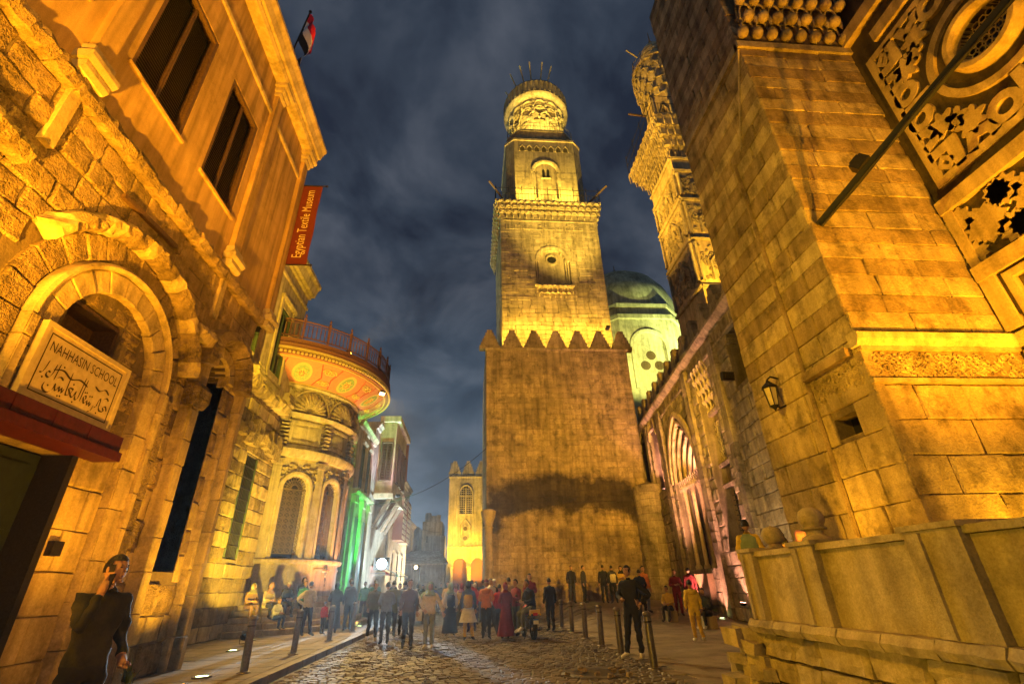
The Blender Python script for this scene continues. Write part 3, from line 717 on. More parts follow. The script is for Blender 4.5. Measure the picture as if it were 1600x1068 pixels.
for k_, z in enumerate((8.98, 9.2, 9.42)):
    for yc in (17.9, 21.4):
        pm = MB(); mould(pm, PW, yc-.36+.04*k_, yc+.36-.04*k_, [(z, 0), (z, .34-.06*k_), (z+.08, .4-.06*k_), (z+.2, .36-.06*k_), (z+.2, 0)]); pm.build('console', 'plaster_lt', wg)
pm = bar_grid(MB(), fw, 18.92, 19.98, 2.65, 6.25, 9, 9, .02, -.06); pm.build('window_bars', 'iron', wg)
pm = MB(); pm.prism([(18.92, 2.65), (19.98, 2.65), (19.98, 6.25), (18.92, 6.25)], fw, -.5, -.42); pm.build('interior', 'green_wood', wg)
for a, b in ((18.9, 18.98), (19.92, 20.0)):
    pm = MB(); pm.prism([(a, 2.65), (b, 2.65), (b, 6.25), (a, 6.25)], fw, -.3, -.02); pm.build('window_frame', 'green_wood', wg)

# ================================================================== SABIL (rounded fountain house)
SC = (-10.36, 25.2); SR = 3.9
sb = thing('fountain_house', 'rounded ornate fountain house with arched grilles and a wide painted canopy', 'building', (SC[0], SC[1], 0))
def pol(r, a, z): return (SC[0]+r*math.cos(R(a)), SC[1]+r*math.sin(R(a)), z)
def drum(r0, r1, z0, z1, a0=-80, a1=60, n=48, mi=0, mb=None):
    mb = mb or MB(); mb.lathe([(r0, z0), (r1, z0), (r1, z1), (r0, z1), (r0, z0)], (SC[0], SC[1], 0), n, a0, a1, mi); return mb
WIN = [(-76, 8.2), (-48, 8.2), (-19.5, 8.2), (9.5, 8.2), (38, 8.2)]
# drum wall with arched openings, built in thin strips round the curve
def sab_hole(a, z, inset=0):
    for c, hw in WIN:
        q = abs(a-c)*R(1)*SR; w = hw*R(1)*SR-inset
        if z > 2.75+inset:
            if z < 5.55 and q < w: return True
            if z >= 5.55 and q*q+(z-5.55)**2 < w*w: return True
    return False
mb = MB(); da = .9; 
a = -82.0
while a < 58:
    z = 1.3; run = None
    while z <= 7.2+1e-6:
        h = sab_hole(a+da/2, z+.05) if z < 7.15 else True
        if not h and run is None: run = z
        if (h or z >= 7.15) and run is not None:
            vs = [pol(r_, q, zz) for zz in (run, z) for r_ in (SR-.45, SR) for q in (a, a+da)]
            mb.add(vs, [(2, 3, 7, 6), (0, 1, 3, 2), (4, 6, 7, 5), (0, 2, 6, 4), (1, 5, 7, 3), (0, 4, 5, 1)]); run = None
        z += .1
    a += da
mb.build('drum_wall', 'sabil', sb)
drum(SR-.6, SR+.16, .12, 1.32).build('base_course', 'sabil', sb)
pm = MB(); pm.lathe([(SR-.3, 2.55), (SR+.22, 2.55), (SR+.28, 2.62), (SR+.28, 2.7), (SR+.2, 2.76), (SR-.3, 2.76)], (SC[0], SC[1], 0), 60, -80, 58); pm.build('sill_course', 'sabil', sb, smooth=True)
drum(SR-.02, SR+.1, 1.32, 2.55).build('dado', 'sabil', sb)
for c, hw in WIN:
    # recessed dado panel
    for (b0, b1, z0, z1) in ((c-7, c+7, 1.55, 1.63), (c-7, c+7, 2.3, 2.38), (c-7, c-6.2, 1.63, 2.3), (c+6.2, c+7, 1.63, 2.3)):
        drum(SR+.09, SR+.14, z0, z1, b0, b1, 6).build('dado_frame', 'sabil', sb)
    # archivolt
    pm = MB(); w = hw*R(1)*SR; nn = 20; prof = ((0, -.2), (0, .10), (.05, .15), (.16, .15), (.2, .1), (.22, .0))
    for i in range(nn+7):
        if i < 3: u, v, nx_, nz_ = w, 2.76+(5.55-2.76)*i/3, 1, 0
        elif i > nn+3: u, v, nx_, nz_ = -w, 5.55-(5.55-2.76)*(i-nn-3)/3, -1, 0
        else: q = math.pi*(i-3)/nn; u, v, nx_, nz_ = w*math.cos(q), 5.55+w*math.sin(q), math.cos(q), math.sin(q)
        for d_, rr in prof: pm.v.append(pol(SR+rr, c+math.degrees((u+nx_*d_)/SR), v+nz_*d_))
    m_ = len(prof)
    for i in range(nn+6):
        for j in range(m_-1): pm.f.append((i*m_+j, i*m_+j+1, (i+1)*m_+j+1, (i+1)*m_+j)); pm.m.append(0)
    pm.build('archivolt', 'sabil', sb, smooth=True)
    # cast grille: ring tracery, rays in the head
    gm = MB(); rr = SR-.12
    def gp(u, v): return pol(rr, c+math.degrees(u/SR), v)
    nz_, nu_ = 11, 4; cw = 2*w/nu_; chh = (5.5-2.95)/nz_
    for j in range(nz_):
        for i in range(nu_):
            cu, cv = -w+cw*(i+.5), 2.95+chh*(j+.5)
            gm.tube([gp(cu+cw*.5*math.cos(R(t)), cv+chh*.5*math.sin(R(t))) for t in range(0, 361, 45)], .014, 4, cap=False)
            gm.tube([gp(cu-cw*.5, cv-chh*.5), gp(cu, cv), gp(cu+cw*.5, cv+chh*.5)], .010, 4, cap=False); gm.tube([gp(cu+cw*.5, cv-chh*.5), gp(cu, cv), gp(cu-cw*.5, cv+chh*.5)], .010, 4, cap=False)
    for k_ in range(13):
        q = math.pi*k_/12; gm.tube([gp(.16*math.cos(q), 5.56+.16*math.sin(q)), gp(w*.98*math.cos(q), 5.56+w*.98*math.sin(q))], .013, 4, cap=False)
    for r_ in (.17, .36): gm.tube([gp(r_*math.cos(math.pi*t/12), 5.56+r_*math.sin(math.pi*t/12)) for t in range(13)], .014, 4, cap=False)
    for v in (2.94, 5.53): gm.tube([gp(-w, v), gp(0, v), gp(w, v)], .022, 5, cap=False)
    gr = gm.build('grille', 'brass', sb)
    pm = MB(); pm.lathe([(SR-.4, 2.7), (SR-.4, 6.2)], (SC[0], SC[1], 0), 6, c-hw-1, c+hw+1); pm.build('interior', 'void', sb)
    # carved spandrel scrolls over the arch
    sp_ = MB()
    for k_ in range(26):
        q = math.pi*(k_+.5)/26; rr2 = w+.3+.12*math.sin(k_*2.4); u, v = rr2*math.cos(q), 5.55+rr2*math.sin(q)
        if v > 5.5: sp_.ball(pol(SR+.03, c+math.degrees(u/SR), v), random.uniform(.06, .1), 5, sz=.9)
    for s_ in (-1, 1):
        for k_ in range(7): sp_.ball(pol(SR+.03, c+s_*math.degrees((w*.5+.12*k_)/SR), 6.55-.05*k_+.05*math.sin(k_*2)), .075, 5)
    sp_.build('spandrel_carving', 'carve', sb)
for c in (-62, -34, -5, 24):   # pilaster strips between bays
    pm = drum(SR-.02, SR+.2, 2.76, 6.55, c-2.6, c+2.6, 4); pil = pm.build('pilaster', 'sabil', sb)
    drum(SR, SR+.26, 6.5, 6.75, c-3.2, c+3.2, 4).build('capital', 'carve', pil)
    for k_ in (-1, 0, 1): drum(SR+.2, SR+.225, 2.95, 6.4, c+k_*1.5-.4, c+k_*1.5+.4, 2).build('flute', 'sabil', pil)
# cornice, panel band, consoles
pm = MB(); pm.lathe([(SR-.3, 6.86), (SR+.18, 6.86), (SR+.25, 6.95), (SR+.3, 7.02), (SR+.34, 7.12), (SR+.34, 7.22), (SR+.1, 7.3), (SR-.3, 7.3)], (SC[0], SC[1], 0), 60, -82, 58); pm.build('lower_cornice', 'sabil', sb, smooth=True)
drum(SR-.45, SR+.02, 7.25, 10.4, -84, 60).build('band_wall', 'sabil', sb)
for c, hw in WIN:
    for (b0, b1, z0, z1, rr) in ((c-10.5, c+10.5, 7.5, 7.62, .12), (c-10.5, c+10.5, 8.42, 8.54, .12), (c-10.5, c-9, 7.62, 8.42, .12), (c+9, c+10.5, 7.62, 8.42, .12), (c-7.5, c+7.5, 7.76, 8.28, .06)):
        drum(SR, SR+rr, z0, z1, b0, b1, 6).build('band_panel', 'sabil', sb)
for c in (-62, -34, -5, 24):
    pm = MB()
    for k_ in range(7): pm.lathe([(SR, 7.4+.17*k_), (SR+.30-.02*abs(k_-3), 7.42+.17*k_), (SR+.34-.02*abs(k_-3), 7.5+.17*k_), (SR, 7.56+.17*k_)], (SC[0], SC[1], 0), 3, c-2.6, c+2.6)
    pm.jitter(.02); pm.build('acanthus_console', 'carve', sb)
pm = MB(); pm.lathe([(SR-.3, 8.66), (SR+.2, 8.66), (SR+.3, 8.74), (SR+.34, 8.86), (SR+.1, 8.92), (SR-.3, 8.92)], (SC[0], SC[1], 0), 60, -82, 58); pm.build('upper_cornice', 'sabil', sb, smooth=True)
# shell lunettes and foliage frieze
for c, hw in WIN:
    shl = MB()
    for k_ in range(13):
        q = math.pi*(k_+.5)/13
        pts = [pol(SR+.06+.2*math.sin(t*math.pi), c+math.degrees((.78*t+.06)*math.cos(q)/SR), 8.98+(.95*t+.05)*math.sin(q)) for t in (0, .25, .5, .75, 1)]
        shl.tube(pts, [.02, .05, .075, .095, .06], 6)
    shl.build('shell_lunette', 'carve', sb, smooth=True)
    rim = MB(); rim.tube([pol(SR+.1, c+math.degrees(.95*math.cos(math.pi*t/16)/SR), 8.98+1.12*math.sin(math.pi*t/16)) for t in range(17)], .06, 6); rim.build('lunette_rim', 'carve', sb, smooth=True)
fol = MB(); rd = random.Random(4)
for k_ in range(520):
    a = rd.uniform(-80, 52); z = rd.uniform(8.95, 10.35); near = min(abs(a-c)*R(1)*SR for c, _ in WIN)
    if near*near/.9+((z-8.98)**2)/1.25 < 1.05: continue
    r_ = rd.uniform(.05, .1); fol.lathe([(.001, -r_*1.2), (r_*.8, -r_*.4), (r_*.6, r_*.5), (.001, r_*1.2)], pol(SR+.08, a, z), 5)
fol.jitter(.012); fol.build('foliage_frieze', 'carve', sb, kind='stuff')
# painted canopy soffit: coved, with ovals and scrolls
def cove(t):  # t 0..1 -> (r, z)
    return SR+.15+1.45*t, 10.3+.85*(t**1.6)
pm = MB(); pm.lathe([cove(i/10) for i in range(11)], (SC[0], SC[1], 0), 70, -90, 70); pm.build('soffit', 'soffit', sb, smooth=True)
pm = MB(); pm.lathe([(SR-.2, 10.12), (SR+.2, 10.12), (SR+.26, 10.2), (SR+.22, 10.3), (SR+.14, 10.34)], (SC[0], SC[1], 0), 60, -86, 62); pm.build('soffit_moulding', 'sabil', sb, smooth=True)
def cv(a, t, off=.012):
    r_, z = cove(t); return pol(r_, a, z-off)
for i, c in enumerate(range(-74, 60, 14)):
    ov = MB()
    if i % 2:
        for s_, mi in ((1, 0), (.8, 1), (.45, 0), (.3, 2)):
            k = len(ov.v); ov.v.append(cv(c, .5, .012+.004*mi+.006*(1-s_)))
            for q in range(20): ov.v.append(cv(c+5.3*s_*math.cos(2*math.pi*q/20), .5+.34*s_*math.sin(2*math.pi*q/20), .012+.004*mi+.006*(1-s_)))
            ov.f += [(k, k+1+q, k+1+(q+1) % 20) for q in range(20)]; ov.m += [mi]*20
        for q in range(8): ov.tube([cv(c, .5, .03), cv(c+3.4*math.cos(q*.785), .5+.2*math.sin(q*.785), .03)], .02, 4, 0)
        ov.build('oval_medallion', ['soffit_gold', 'soffit_green', 'soffit_red'], sb)
    else:
        for s_ in (-1, 1):
            for tt in (.3, .7):
                ov.tube([cv(c+s_*(3.4-1.9*k/10)*math.cos(k*.75)*.8+s_*1.2, tt+.11*(1-k/14)*math.sin(k*.75), .025) for k in range(13)], .03, 5, 0)
        ov.tube([cv(c-5.6, .12, .02), cv(c-3, .5, .02), cv(c-5.6, .88, .02)], .028, 5, 1); ov.tube([cv(c+5.6, .12, .02), cv(c+3, .5, .02), cv(c+5.6, .88, .02)], .028, 5, 1)
        ov.build('painted_scroll', ['soffit_gold', 'soffit_red'], sb)
for t in (.06, .94):
    pm = MB(); pm.tube([cv(a, t, .02) for a in range(-88, 66, 3)], .03, 5); pm.build('soffit_band', 'soffit_gold', sb)
RR = 5.6
pm = MB(); pm.lathe([(RR-.12, 11.12), (RR, 11.1), (RR+.06, 11.2), (RR-.02, 11.28), (RR+.04, 11.42), (RR+.1, 11.6), (RR+.02, 11.68), (RR+.06, 11.86), (RR-.3, 11.95), (SR-1, 11.95)], (SC[0], SC[1], 0), 80, -90, 80); pm.build('canopy_cornice', 'wood_red', sb, smooth=True)
pm = MB(); pm.lathe([(RR-.1, 11.28), (RR+.065, 11.3), (RR+.09, 11.4), (RR-.1, 11.44)], (SC[0], SC[1], 0), 80, -88, 78); pm.build('cornice_band', 'soffit_gold', sb, smooth=True)
dent = MB()
for k_ in range(90): 
    a = -88+k_*1.8; dent.obox(pol(RR+.07, a, 11.16), Vector((math.cos(R(a)), math.sin(R(a)), 0))*.05, Vector((-math.sin(R(a)), math.cos(R(a)), 0))*.05, (0, 0, .045))
dent.build('dentils', 'soffit_gold', sb)
# railing: rails, posts with finials, balusters
for z, r_ in ((12.03, .035), (12.86, .04), (12.72, .02)):
    pm = MB(); pm.tube([pol(RR-.06, a, z) for a in range(-88, 82, 3)], r_, 6); pm.build('rail', 'wood_red', sb)
post = MB(); post.box(-.05, .05, -.05, .05, 0, 1.02); post.lathe([(.05, 1.02), (.075, 1.06), (.05, 1.1), (.03, 1.16), (.055, 1.24), (.001, 1.36)], (0, 0, 0), 8); post_me = post.mesh('railing_post', 'wood_red')
bal = MB(); bal.lathe([(.018, 0), (.032, .12), (.018, .25), (.034, .45), (.018, .62), (.018, .78)], (0, 0, 0), 6); bal_me = bal.mesh('baluster', 'wood_red')
for a in range(-88, 82, 2):
    if (a+88) % 12 == 0: inst('railing_post', post_me, sb, Matrix.Translation(pol(RR-.06, a, 11.93)) @ Matrix.Rotation(R(a), 4, 'Z'))
    else: inst('baluster', bal_me, sb, Matrix.Translation(pol(RR-.06, a, 12.0)))
# roof block behind and curved steps in front
pm = MB(); pm.box(-14.5, -9.2, 21.75, 31, 0, 11.9); pm.build('rear_block', 'plaster', sb)
stp = thing('stone_steps', 'curved stone steps in front of the fountain house', 'steps', (SC[0]+5, SC[1]-3, .12))
for i in range(6):
    r1, r0 = SR+1.75-.27*i, SR+.12; z0 = .12+.2*i
    for k_ in range(10):
        a0, a1 = -84+k_*13, -84+(k_+1)*13-.25
        pm = MB(); pm.lathe([(r1-.3, z0), (r1-.012, z0), (r1, z0+.02), (r1, z0+.17), (r1-.025, z0+.197), (r1-.3 if i < 5 else r0, z0+.197), (r1-.3 if i < 5 else r0, z0)], (SC[0], SC[1], 0), 5, a0, a1)
        pm.add([pol(q, a0, z) for q, z in ((r1-.3, z0), (r1, z0), (r1, z0+.19), (r1-.3, z0+.19))], [(0, 1, 2, 3)]); pm.add([pol(q, a1, z) for q, z in ((r1-.3, z0), (r1, z0), (r1, z0+.19), (r1-.3, z0+.19))], [(3, 2, 1, 0)])
        pm.build('tread', 'smooth', stp)

# ================================================================== MINARET TOWER (centre)
def planeG(x0, y0, dx, dy):
    """wall through (x0,y0) along (dx,dy); outward normal is 90 deg left of the direction"""
    L = math.hypot(dx, dy); dx, dy = dx/L, dy/L; nx, ny = -dy, dx
    rot = Matrix.Rotation(math.atan2(-dy, -dx), 4, 'Z')
    def f(u, v, w): return (x0+dx*u+nx*w, y0+dy*u+ny*w, v)
    return f, rot
tw = thing('minaret', 'tall square brick minaret with crenellated base and round lantern top', 'minaret', (6, 35.5, .5))
TF = plane('Y', 30, -1); tf = TF[0]
T0, T1 = .9, 11.0
panel = rect(5.0, 6.8, 15.15, 16.1)
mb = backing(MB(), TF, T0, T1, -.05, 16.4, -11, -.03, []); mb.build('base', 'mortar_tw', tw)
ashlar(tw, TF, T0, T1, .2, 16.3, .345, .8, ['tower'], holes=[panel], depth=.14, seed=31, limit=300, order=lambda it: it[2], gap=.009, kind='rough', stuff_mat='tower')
ashlar(tw, plane('X', T0, -1), 30.05, 41, .2, 16.3, .345, .8, ['tower'], depth=.1, seed=32, limit=0, stuff_mat='tower')
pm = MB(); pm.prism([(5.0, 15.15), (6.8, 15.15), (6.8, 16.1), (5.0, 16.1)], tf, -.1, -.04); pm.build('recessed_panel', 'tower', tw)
# engaged corner column with capital at the left edge of the base
pm = MB(); pm.lathe([(.34, .2), (.36, .5), (.27, .6), (.25, 4.5), (.3, 4.6), (.24, 4.66), (.3, 4.9), (.42, 5.25), (.46, 5.5), (.3, 5.6)], (1.02, 29.95, 0), 14); pm.build('corner_column', 'tower_up', tw, smooth=True)
pm = MB(); mould(pm, TF, T0-.06, T1+.06, [(16.28, -.1), (16.28, .05), (16.36, .1), (16.46, .1), (16.46, -.9), (16.3, -.9)]); pm.build('string_course', 'tower_up', tw)
def merlon_mesh(w, h, d, mat, steps=5):
    mb = MB(); 
    pts = []
    for i in range(steps):
        t0 = i/steps; hw = w/2*(1-t0*.86); z0, z1 = h*i/steps, h*(i+1)/steps
        pts += [(hw, z0), (hw, z1)]
    poly = pts+[(-u, v) for u, v in pts[::-1]]
    mb.prism(poly, lambda u, v, q: (u, q, v), -d/2, d/2)
    # ragged eroded corners
    mb.jitter(.012)
    return mb.mesh('merlon', mat)
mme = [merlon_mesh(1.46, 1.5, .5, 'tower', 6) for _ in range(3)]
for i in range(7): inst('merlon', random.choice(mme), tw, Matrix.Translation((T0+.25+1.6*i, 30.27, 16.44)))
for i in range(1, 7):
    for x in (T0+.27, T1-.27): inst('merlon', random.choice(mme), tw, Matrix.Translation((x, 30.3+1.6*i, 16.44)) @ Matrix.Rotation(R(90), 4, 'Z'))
# shaft
SX0, SX1, SY0, SY1 = 2.15, 10.55, 31.2, 39.6; SCX, SCY = 6.35, 35.4
SF = plane('Y', SY0, -1); sf = SF[0]
nich = rect(4.95, 7.8, 22.65, 25.2); nicha = arch(6.35, 1.2, 22.65, 25.6)
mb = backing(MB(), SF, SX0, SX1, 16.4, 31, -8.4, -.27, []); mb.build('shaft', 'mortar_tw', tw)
ashlar(tw, SF, SX0, SX1, 16.45, 29.6, .36, .85, ['tower_up'], holes=[nich, arch(6.35, 1.08, 22.65, 25.2)], depth=.3, seed=41, limit=0, gap=.008, stuff_mat='tower_up')
ashlar(tw, plane('X', SX0, -1), SY0+.02, SY1, 16.45, 29.6, .36, .85, ['tower_up'], depth=.1, seed=42, limit=0, stuff_mat='tower_up')
pm = MB(); pm.prism([(4.9, 22.6), (7.85, 22.6), (7.85, 26.5), (4.9, 26.5)], sf, -.34, -.26); pm.build('niche_back', 'tower_up', tw)
for a in (5.05, 5.25, 7.45, 7.65):
    pm = MB(); pm.lathe([(.09, 22.66), (.1, 22.8), (.065, 22.9), (.065, 24.9), (.1, 25.0), (.1, 25.18)], (a, SY0-.0+.12, 0), 10); pm.build('colonnette', 'tower_up', tw, smooth=True)
pm = ring(MB(), SF, 6.35, 25.2, [(1.08, -.3), (1.08, .06), (1.2, .1), (1.36, .08), (1.42, 0)], 0, 180, 24); pm.build('niche_arch', 'tower_up', tw, smooth=True)
pm = ring(MB(), SF, 6.35, 25.35, [(.36, -.3), (.37, -.16), (.5, -.14), (.56, -.26)], 0, 360, 24); pm.build('oculus_rim', 'tower_carve', tw, smooth=True)
pm = MB(); pm.lathe([(.36, 0), (.001, .0)], (0, 0, 0), 20); pm.v = [(6.35+x, SY0+.25, 25.35+y) for x, y, z in pm.v]; pm.build('oculus', 'void', tw)
# muqarnas: scalloped cell = arched rim with a hanging drop
def cell_mesh(mat):
    mb = MB(); mb.tube([(.5*math.cos(math.pi*i/8), -.1-.18*math.sin(math.pi*i/8), .95*math.sin(math.pi*i/8)**.8) for i in range(9)], .06, 5)
    mb.lathe([(.001, -.38), (.09, -.2), (.13, .0), (.09, .2)], (.5, -.14, 0), 6)
    mb.add([(-.5, .1, 0), (.5, .1, 0), (.34, .32, .45), (-.34, .32, .45), (.5, -.05, 1.0), (-.5, -.05, 1.0)], [(0, 1, 2, 3), (3, 2, 4, 5), (0, 3, 5), (1, 4, 2)])
    return mb.mesh('muqarnas_cell', mat, smooth=False)
CELL = cell_mesh('tower_carve'); CELL2 = cell_mesh('carve')
def cells_line(parent, p0, p1, z, h, n, out, me=None, off=0):
    p0, p1 = Vector(p0), Vector(p1); d = (p1-p0)/n; ang = math.atan2(d.y, d.x)
    for i in range(n):
        c = p0+d*(i+.5+off); inst('muqarnas_cell', me or CELL, parent, Matrix.Translation((c.x, c.y, z)) @ Matrix.Rotation(ang, 4, 'Z') @ Matrix.Diagonal((d.length, out, h, 1)))
def cells_ring(parent, c, r, z, h, n, out, me=None, off=0, a0=0, a1=360):
    st = (a1-a0)/n; w = 2*math.pi*r*st/360
    for i in range(n):
        a = R(a0+st*(i+.5+off)); inst('muqarnas_cell', me or CELL, parent, Matrix.Translation((c[0]+r*math.cos(a), c[1]+r*math.sin(a), z)) @ Matrix.Rotation(a+math.pi/2, 4, 'Z') @ Matrix.Diagonal((w, out, h, 1)))
cells_line(tw, (4.95, SY0-.04, 0), (7.8, SY0-.04, 0), 21.95, .55, 7, 1.0); cells_line(tw, (5.1, SY0+.0, 0), (7.65, SY0, 0), 21.6, .36, 6, .6)
pm = MB(); mould(pm, SF, 4.8, 7.95, [(22.52, -.05), (22.52, .22), (22.6, .26), (22.66, .22), (22.66, -.05)]); pm.build('niche_sill', 'tower_up', tw)
# inscription band: raised kufic-like strokes
pm = MB(); mould(pm, SF, SX0+.3, SX1-.3, [(29.18, -.05), (29.18, .06), (29.26, .08), (29.26, -.05)]); pm.build('band_moulding', 'tower_up', tw)
pm = MB(); u = SX0+.45
while u < SX1-.5:
    w = random.uniform(.06, .12); h = random.choice((.3, .7, .75, .45)); pm.prism([(u, 28.3), (u+w, 28.3), (u+w, 28.3+h), (u, 28.3+h)], sf, -.02, .05)
    if random.random() < .7: pm.prism([(u+w+.001, 28.3), (u+w+.14, 28.3), (u+w+.14, 28.4), (u+w+.001, 28.4)], sf, -.02, .045)
    if random.random() < .4: pm.prism([(u+w+.02, 28.7), (u+w+.15, 28.7), (u+w+.15, 28.8), (u+w+.02, 28.8)], sf, -.02, .045)
    u += w+random.uniform(.12, .2)
pm.build('inscription', 'tower_carve', tw, kind='stuff')
# muqarnas cornice and gallery
for k, (z, o) in enumerate(((29.55, .02), (30.05, .14), (30.5, .28))):
    off = .5*(k % 2)
    cells_line(tw, (SX0-o, SY0-o, 0), (SX1+o, SY0-o, 0), z, .55, 15, .9, off=0)
    cells_line(tw, (SX0-o, SY1+o, 0), (SX0-o, SY0-o, 0), z, .55, 15, .9)
    cells_line(tw, (SX1+o, SY0-o, 0), (SX1+o, SY1+o, 0), z, .55, 15, .9)
    pm = MB(); pm.box(SX0-o+.05, SX1+o-.05, SY0-o+.05, SY1+o-.05, z, z+.5); pm.build('cornice_core', 'tower_up', tw)
pm = MB(); pm.box(SX0-.44, SX1+.44, SY0-.44, SY1+.44, 31.02, 31.24); pm.build('gallery_floor', 'tower_up', tw)
def railing(parent, pts, z, h, step=.28, posts=1.6, r=.022, mat='iron', name='railing'):
    mb = MB(); 
    for zz in (z+h, z+h*.55): mb.tube([(p[0], p[1], zz) for p in pts], r, 5)
    for a, b in zip(pts[:-1], pts[1:]):
        a, b = Vector(a), Vector(b); n = max(1, int((b-a).length/step))
        for i in range(n+1):
            p = a+(b-a)*(i/n); mb.tube([(p.x, p.y, z), (p.x, p.y, z+h*(.55 if i % 4 else 1.22))], r*(.6 if i % 4 else 1.1), 5)
    return mb.build(name, mat, parent)
ge = .38
railing(tw, [(SX0-ge, SY1+ge, 0), (SX0-ge, SY0-ge, 0), (SX1+ge, SY0-ge, 0), (SX1+ge, SY1+ge, 0)], 31.24, 1.35, r=.03)
for sx, x in ((-1, SX0), (1, SX1)):
    pm = MB(); pm.tube([(x-sx*1.2, SY0+1.3, 31.5), (x+sx*1.0, SY0-1.0, 32.7)], .09, 6); pm.build('gallery_strut', 'wood', tw)
# second stage: chamfered square with arched window and frieze
def octa(hw, ch, cx, cy): return [(cx-hw+ch, cy-hw), (cx+hw-ch, cy-hw), (cx+hw, cy-hw+ch), (cx+hw, cy+hw-ch), (cx+hw-ch, cy+hw), (cx-hw+ch, cy+hw), (cx-hw, cy+hw-ch), (cx-hw, cy-hw+ch)]
UP = lambda u, v, w: (u, v, w)
C2 = (6.55, 35.6)
pm = MB(); pm.prism(octa(3.65, .75, *C2), UP, 31.28, 40.2); pm.build('second_stage', 'tower_up', tw)
S2 = plane('Y', C2[1]-3.65, -1); s2 = S2[0]
pm = ring(MB(), S2, C2[0], 36.0, [(1.0, 0), (1.0, .14), (1.12, .2), (1.3, .2), (1.38, .12), (1.4, 0)], -15, 195, 28); pm.build('window_arch', 'tower_carve', tw, smooth=True)
for sx in (-1, 1):
    pm = MB(); pm.prism([(C2[0]+sx*1.05, 32.5), (C2[0]+sx*1.35, 32.5), (C2[0]+sx*1.35, 35.7), (C2[0]+sx*1.05, 35.7)], s2, 0, .13); pm.build('window_jamb', 'tower_up', tw)
    pm = MB(); pm.prism([(C2[0]+sx*.22-.12, 35.2), (C2[0]+sx*.22+.12, 35.2), (C2[0]+sx*.22+.12, 36.1), (C2[0]+sx*.22, 36.3), (C2[0]+sx*.22-.12, 36.1)], s2, .002, .012); pm.build('slit_window', 'void', tw)
    pm = MB(); pm.prism([(C2[0]+sx*.22-.2, 35.05), (C2[0]+sx*.22+.2, 35.05), (C2[0]+sx*.22+.2, 35.15), (C2[0]+sx*.22-.2, 35.15)], s2, 0, .1); pm.build('slit_sill', 'tower_up', tw)
for i in range(7):
    u = C2[0]-2.1+.7*i
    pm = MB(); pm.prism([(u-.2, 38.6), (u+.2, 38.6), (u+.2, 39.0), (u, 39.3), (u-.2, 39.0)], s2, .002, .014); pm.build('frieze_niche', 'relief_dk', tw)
    pm = MB(); pm.tube([s2(u-.27, 38.6, .03), s2(u-.27, 39.05, .03), s2(u, 39.42, .03), s2(u+.27, 39.05, .03), s2(u+.27, 38.6, .03)], .05, 5); pm.build('frieze_arch', 'tower_carve', tw)
pm = MB(); pm.prism(octa(3.75, .8, *C2), UP, 40.0, 40.25); pm.prism(octa(3.55, .85, *C2), UP, 40.252, 40.6); pm.build('stage_cornice', 'tower_up', tw)
# sloping transition, balcony, lantern
def frus(h0, c0, h1, c1, z0, z1, cx, cy):
    mb = MB(); a, b = octa(h0, c0, cx, cy), octa(h1, c1, cx, cy); mb.add([(*p, z0) for p in a]+[(*p, z1) for p in b], [tuple(range(8))[::-1], tuple(range(8, 16))]+[(i, (i+1) % 8, 8+(i+1) % 8, 8+i) for i in range(8)]); return mb
frus(2.7, .8, 3.3, 1.2, 40.6, 41.8, *C2).build('balcony_corbel', 'tower_carve', tw)
pm = MB(); pm.prism(octa(3.4, 1.25, *C2), UP, 41.8, 42.05); pm.build('balcony_floor', 'tower_up', tw)
o8 = octa(3.3, 1.2, *C2); railing(tw, [(*p, 0) for p in o8+[o8[0]]], 42.05, 1.1, step=.24)
LC = (6.65, 35.6)
pm = MB(); pm.lathe([(1.75, 42.05), (1.7, 46.8)], (*LC, 0), 24); pm.build('lantern_core', 'tower_up', tw, smooth=True)
for i in range(8):
    a = R(22.5+45*i); p = (LC[0]+2.25*math.cos(a), LC[1]+2.25*math.sin(a), 0)
    pm = MB(); pm.lathe([(.24, 42.05), (.24, 42.25), (.15, 42.35), (.15, 44.9), (.26, 45.2), (.28, 45.4)], p, 10); pm.build('lantern_column', 'tower_up', tw, smooth=True)
for k, (r_, z, h, n) in enumerate(((2.25, 45.2, .75, 12), (2.5, 45.85, .7, 12), (2.76, 46.45, .7, 14))):
    cells_ring(tw, LC, r_, z, h, n, 1.0, off=.5*(k % 2))
    pm = MB(); pm.lathe([(r_-.5, z-.05), (r_-.3, z), (r_-.16, z+h)], (*LC, 0), 28); pm.build('lantern_tier', 'tower_up', tw, smooth=True)
pm = MB(); pm.lathe([(2.4, 47.1), (2.95, 47.12), (3.05, 47.3), (3.25, 47.5), (3.46, 47.62), (3.58, 47.9), (3.52, 48.05), (3.5, 49.5), (3.56, 49.6), (3.5, 49.8), (3.2, 49.95), (2.3, 50.0), (2.25, 50.5), (1.8, 50.9), (.001, 51.3)], (*LC, 0), 36); pm.build('lantern_cap', 'tower_up', tw, smooth=True)
for i in range(40):
    a = R(9*i); pm = MB(); v = Vector((math.cos(a), math.sin(a), 0)); pm.obox(Vector((*LC, 48.78))+v*3.5, v*.09, Vector((-v.y, v.x, 0))*.13, (0, 0, .68)); pm.build('cap_rib', 'tower_carve', tw)
for a in (-150, -125, -105, -80, -60, 170, 20): 
    v = Vector((math.cos(R(a)), math.sin(R(a)), 0)); pm = MB(); pm.tube([Vector((*LC, 50.3))+v*1.9, Vector((*LC, 53.2))+v*3.3], .085, 5); pm.build('crown_rod', 'plaster_lt', tw)
pm = MB(); pm.tube([(*LC, 51.3), (*LC, 53.2)], [.09, .03], 6); pm.ball((*LC, 52.0), .2, 8); pm.ball((*LC, 52.5), .13, 8)
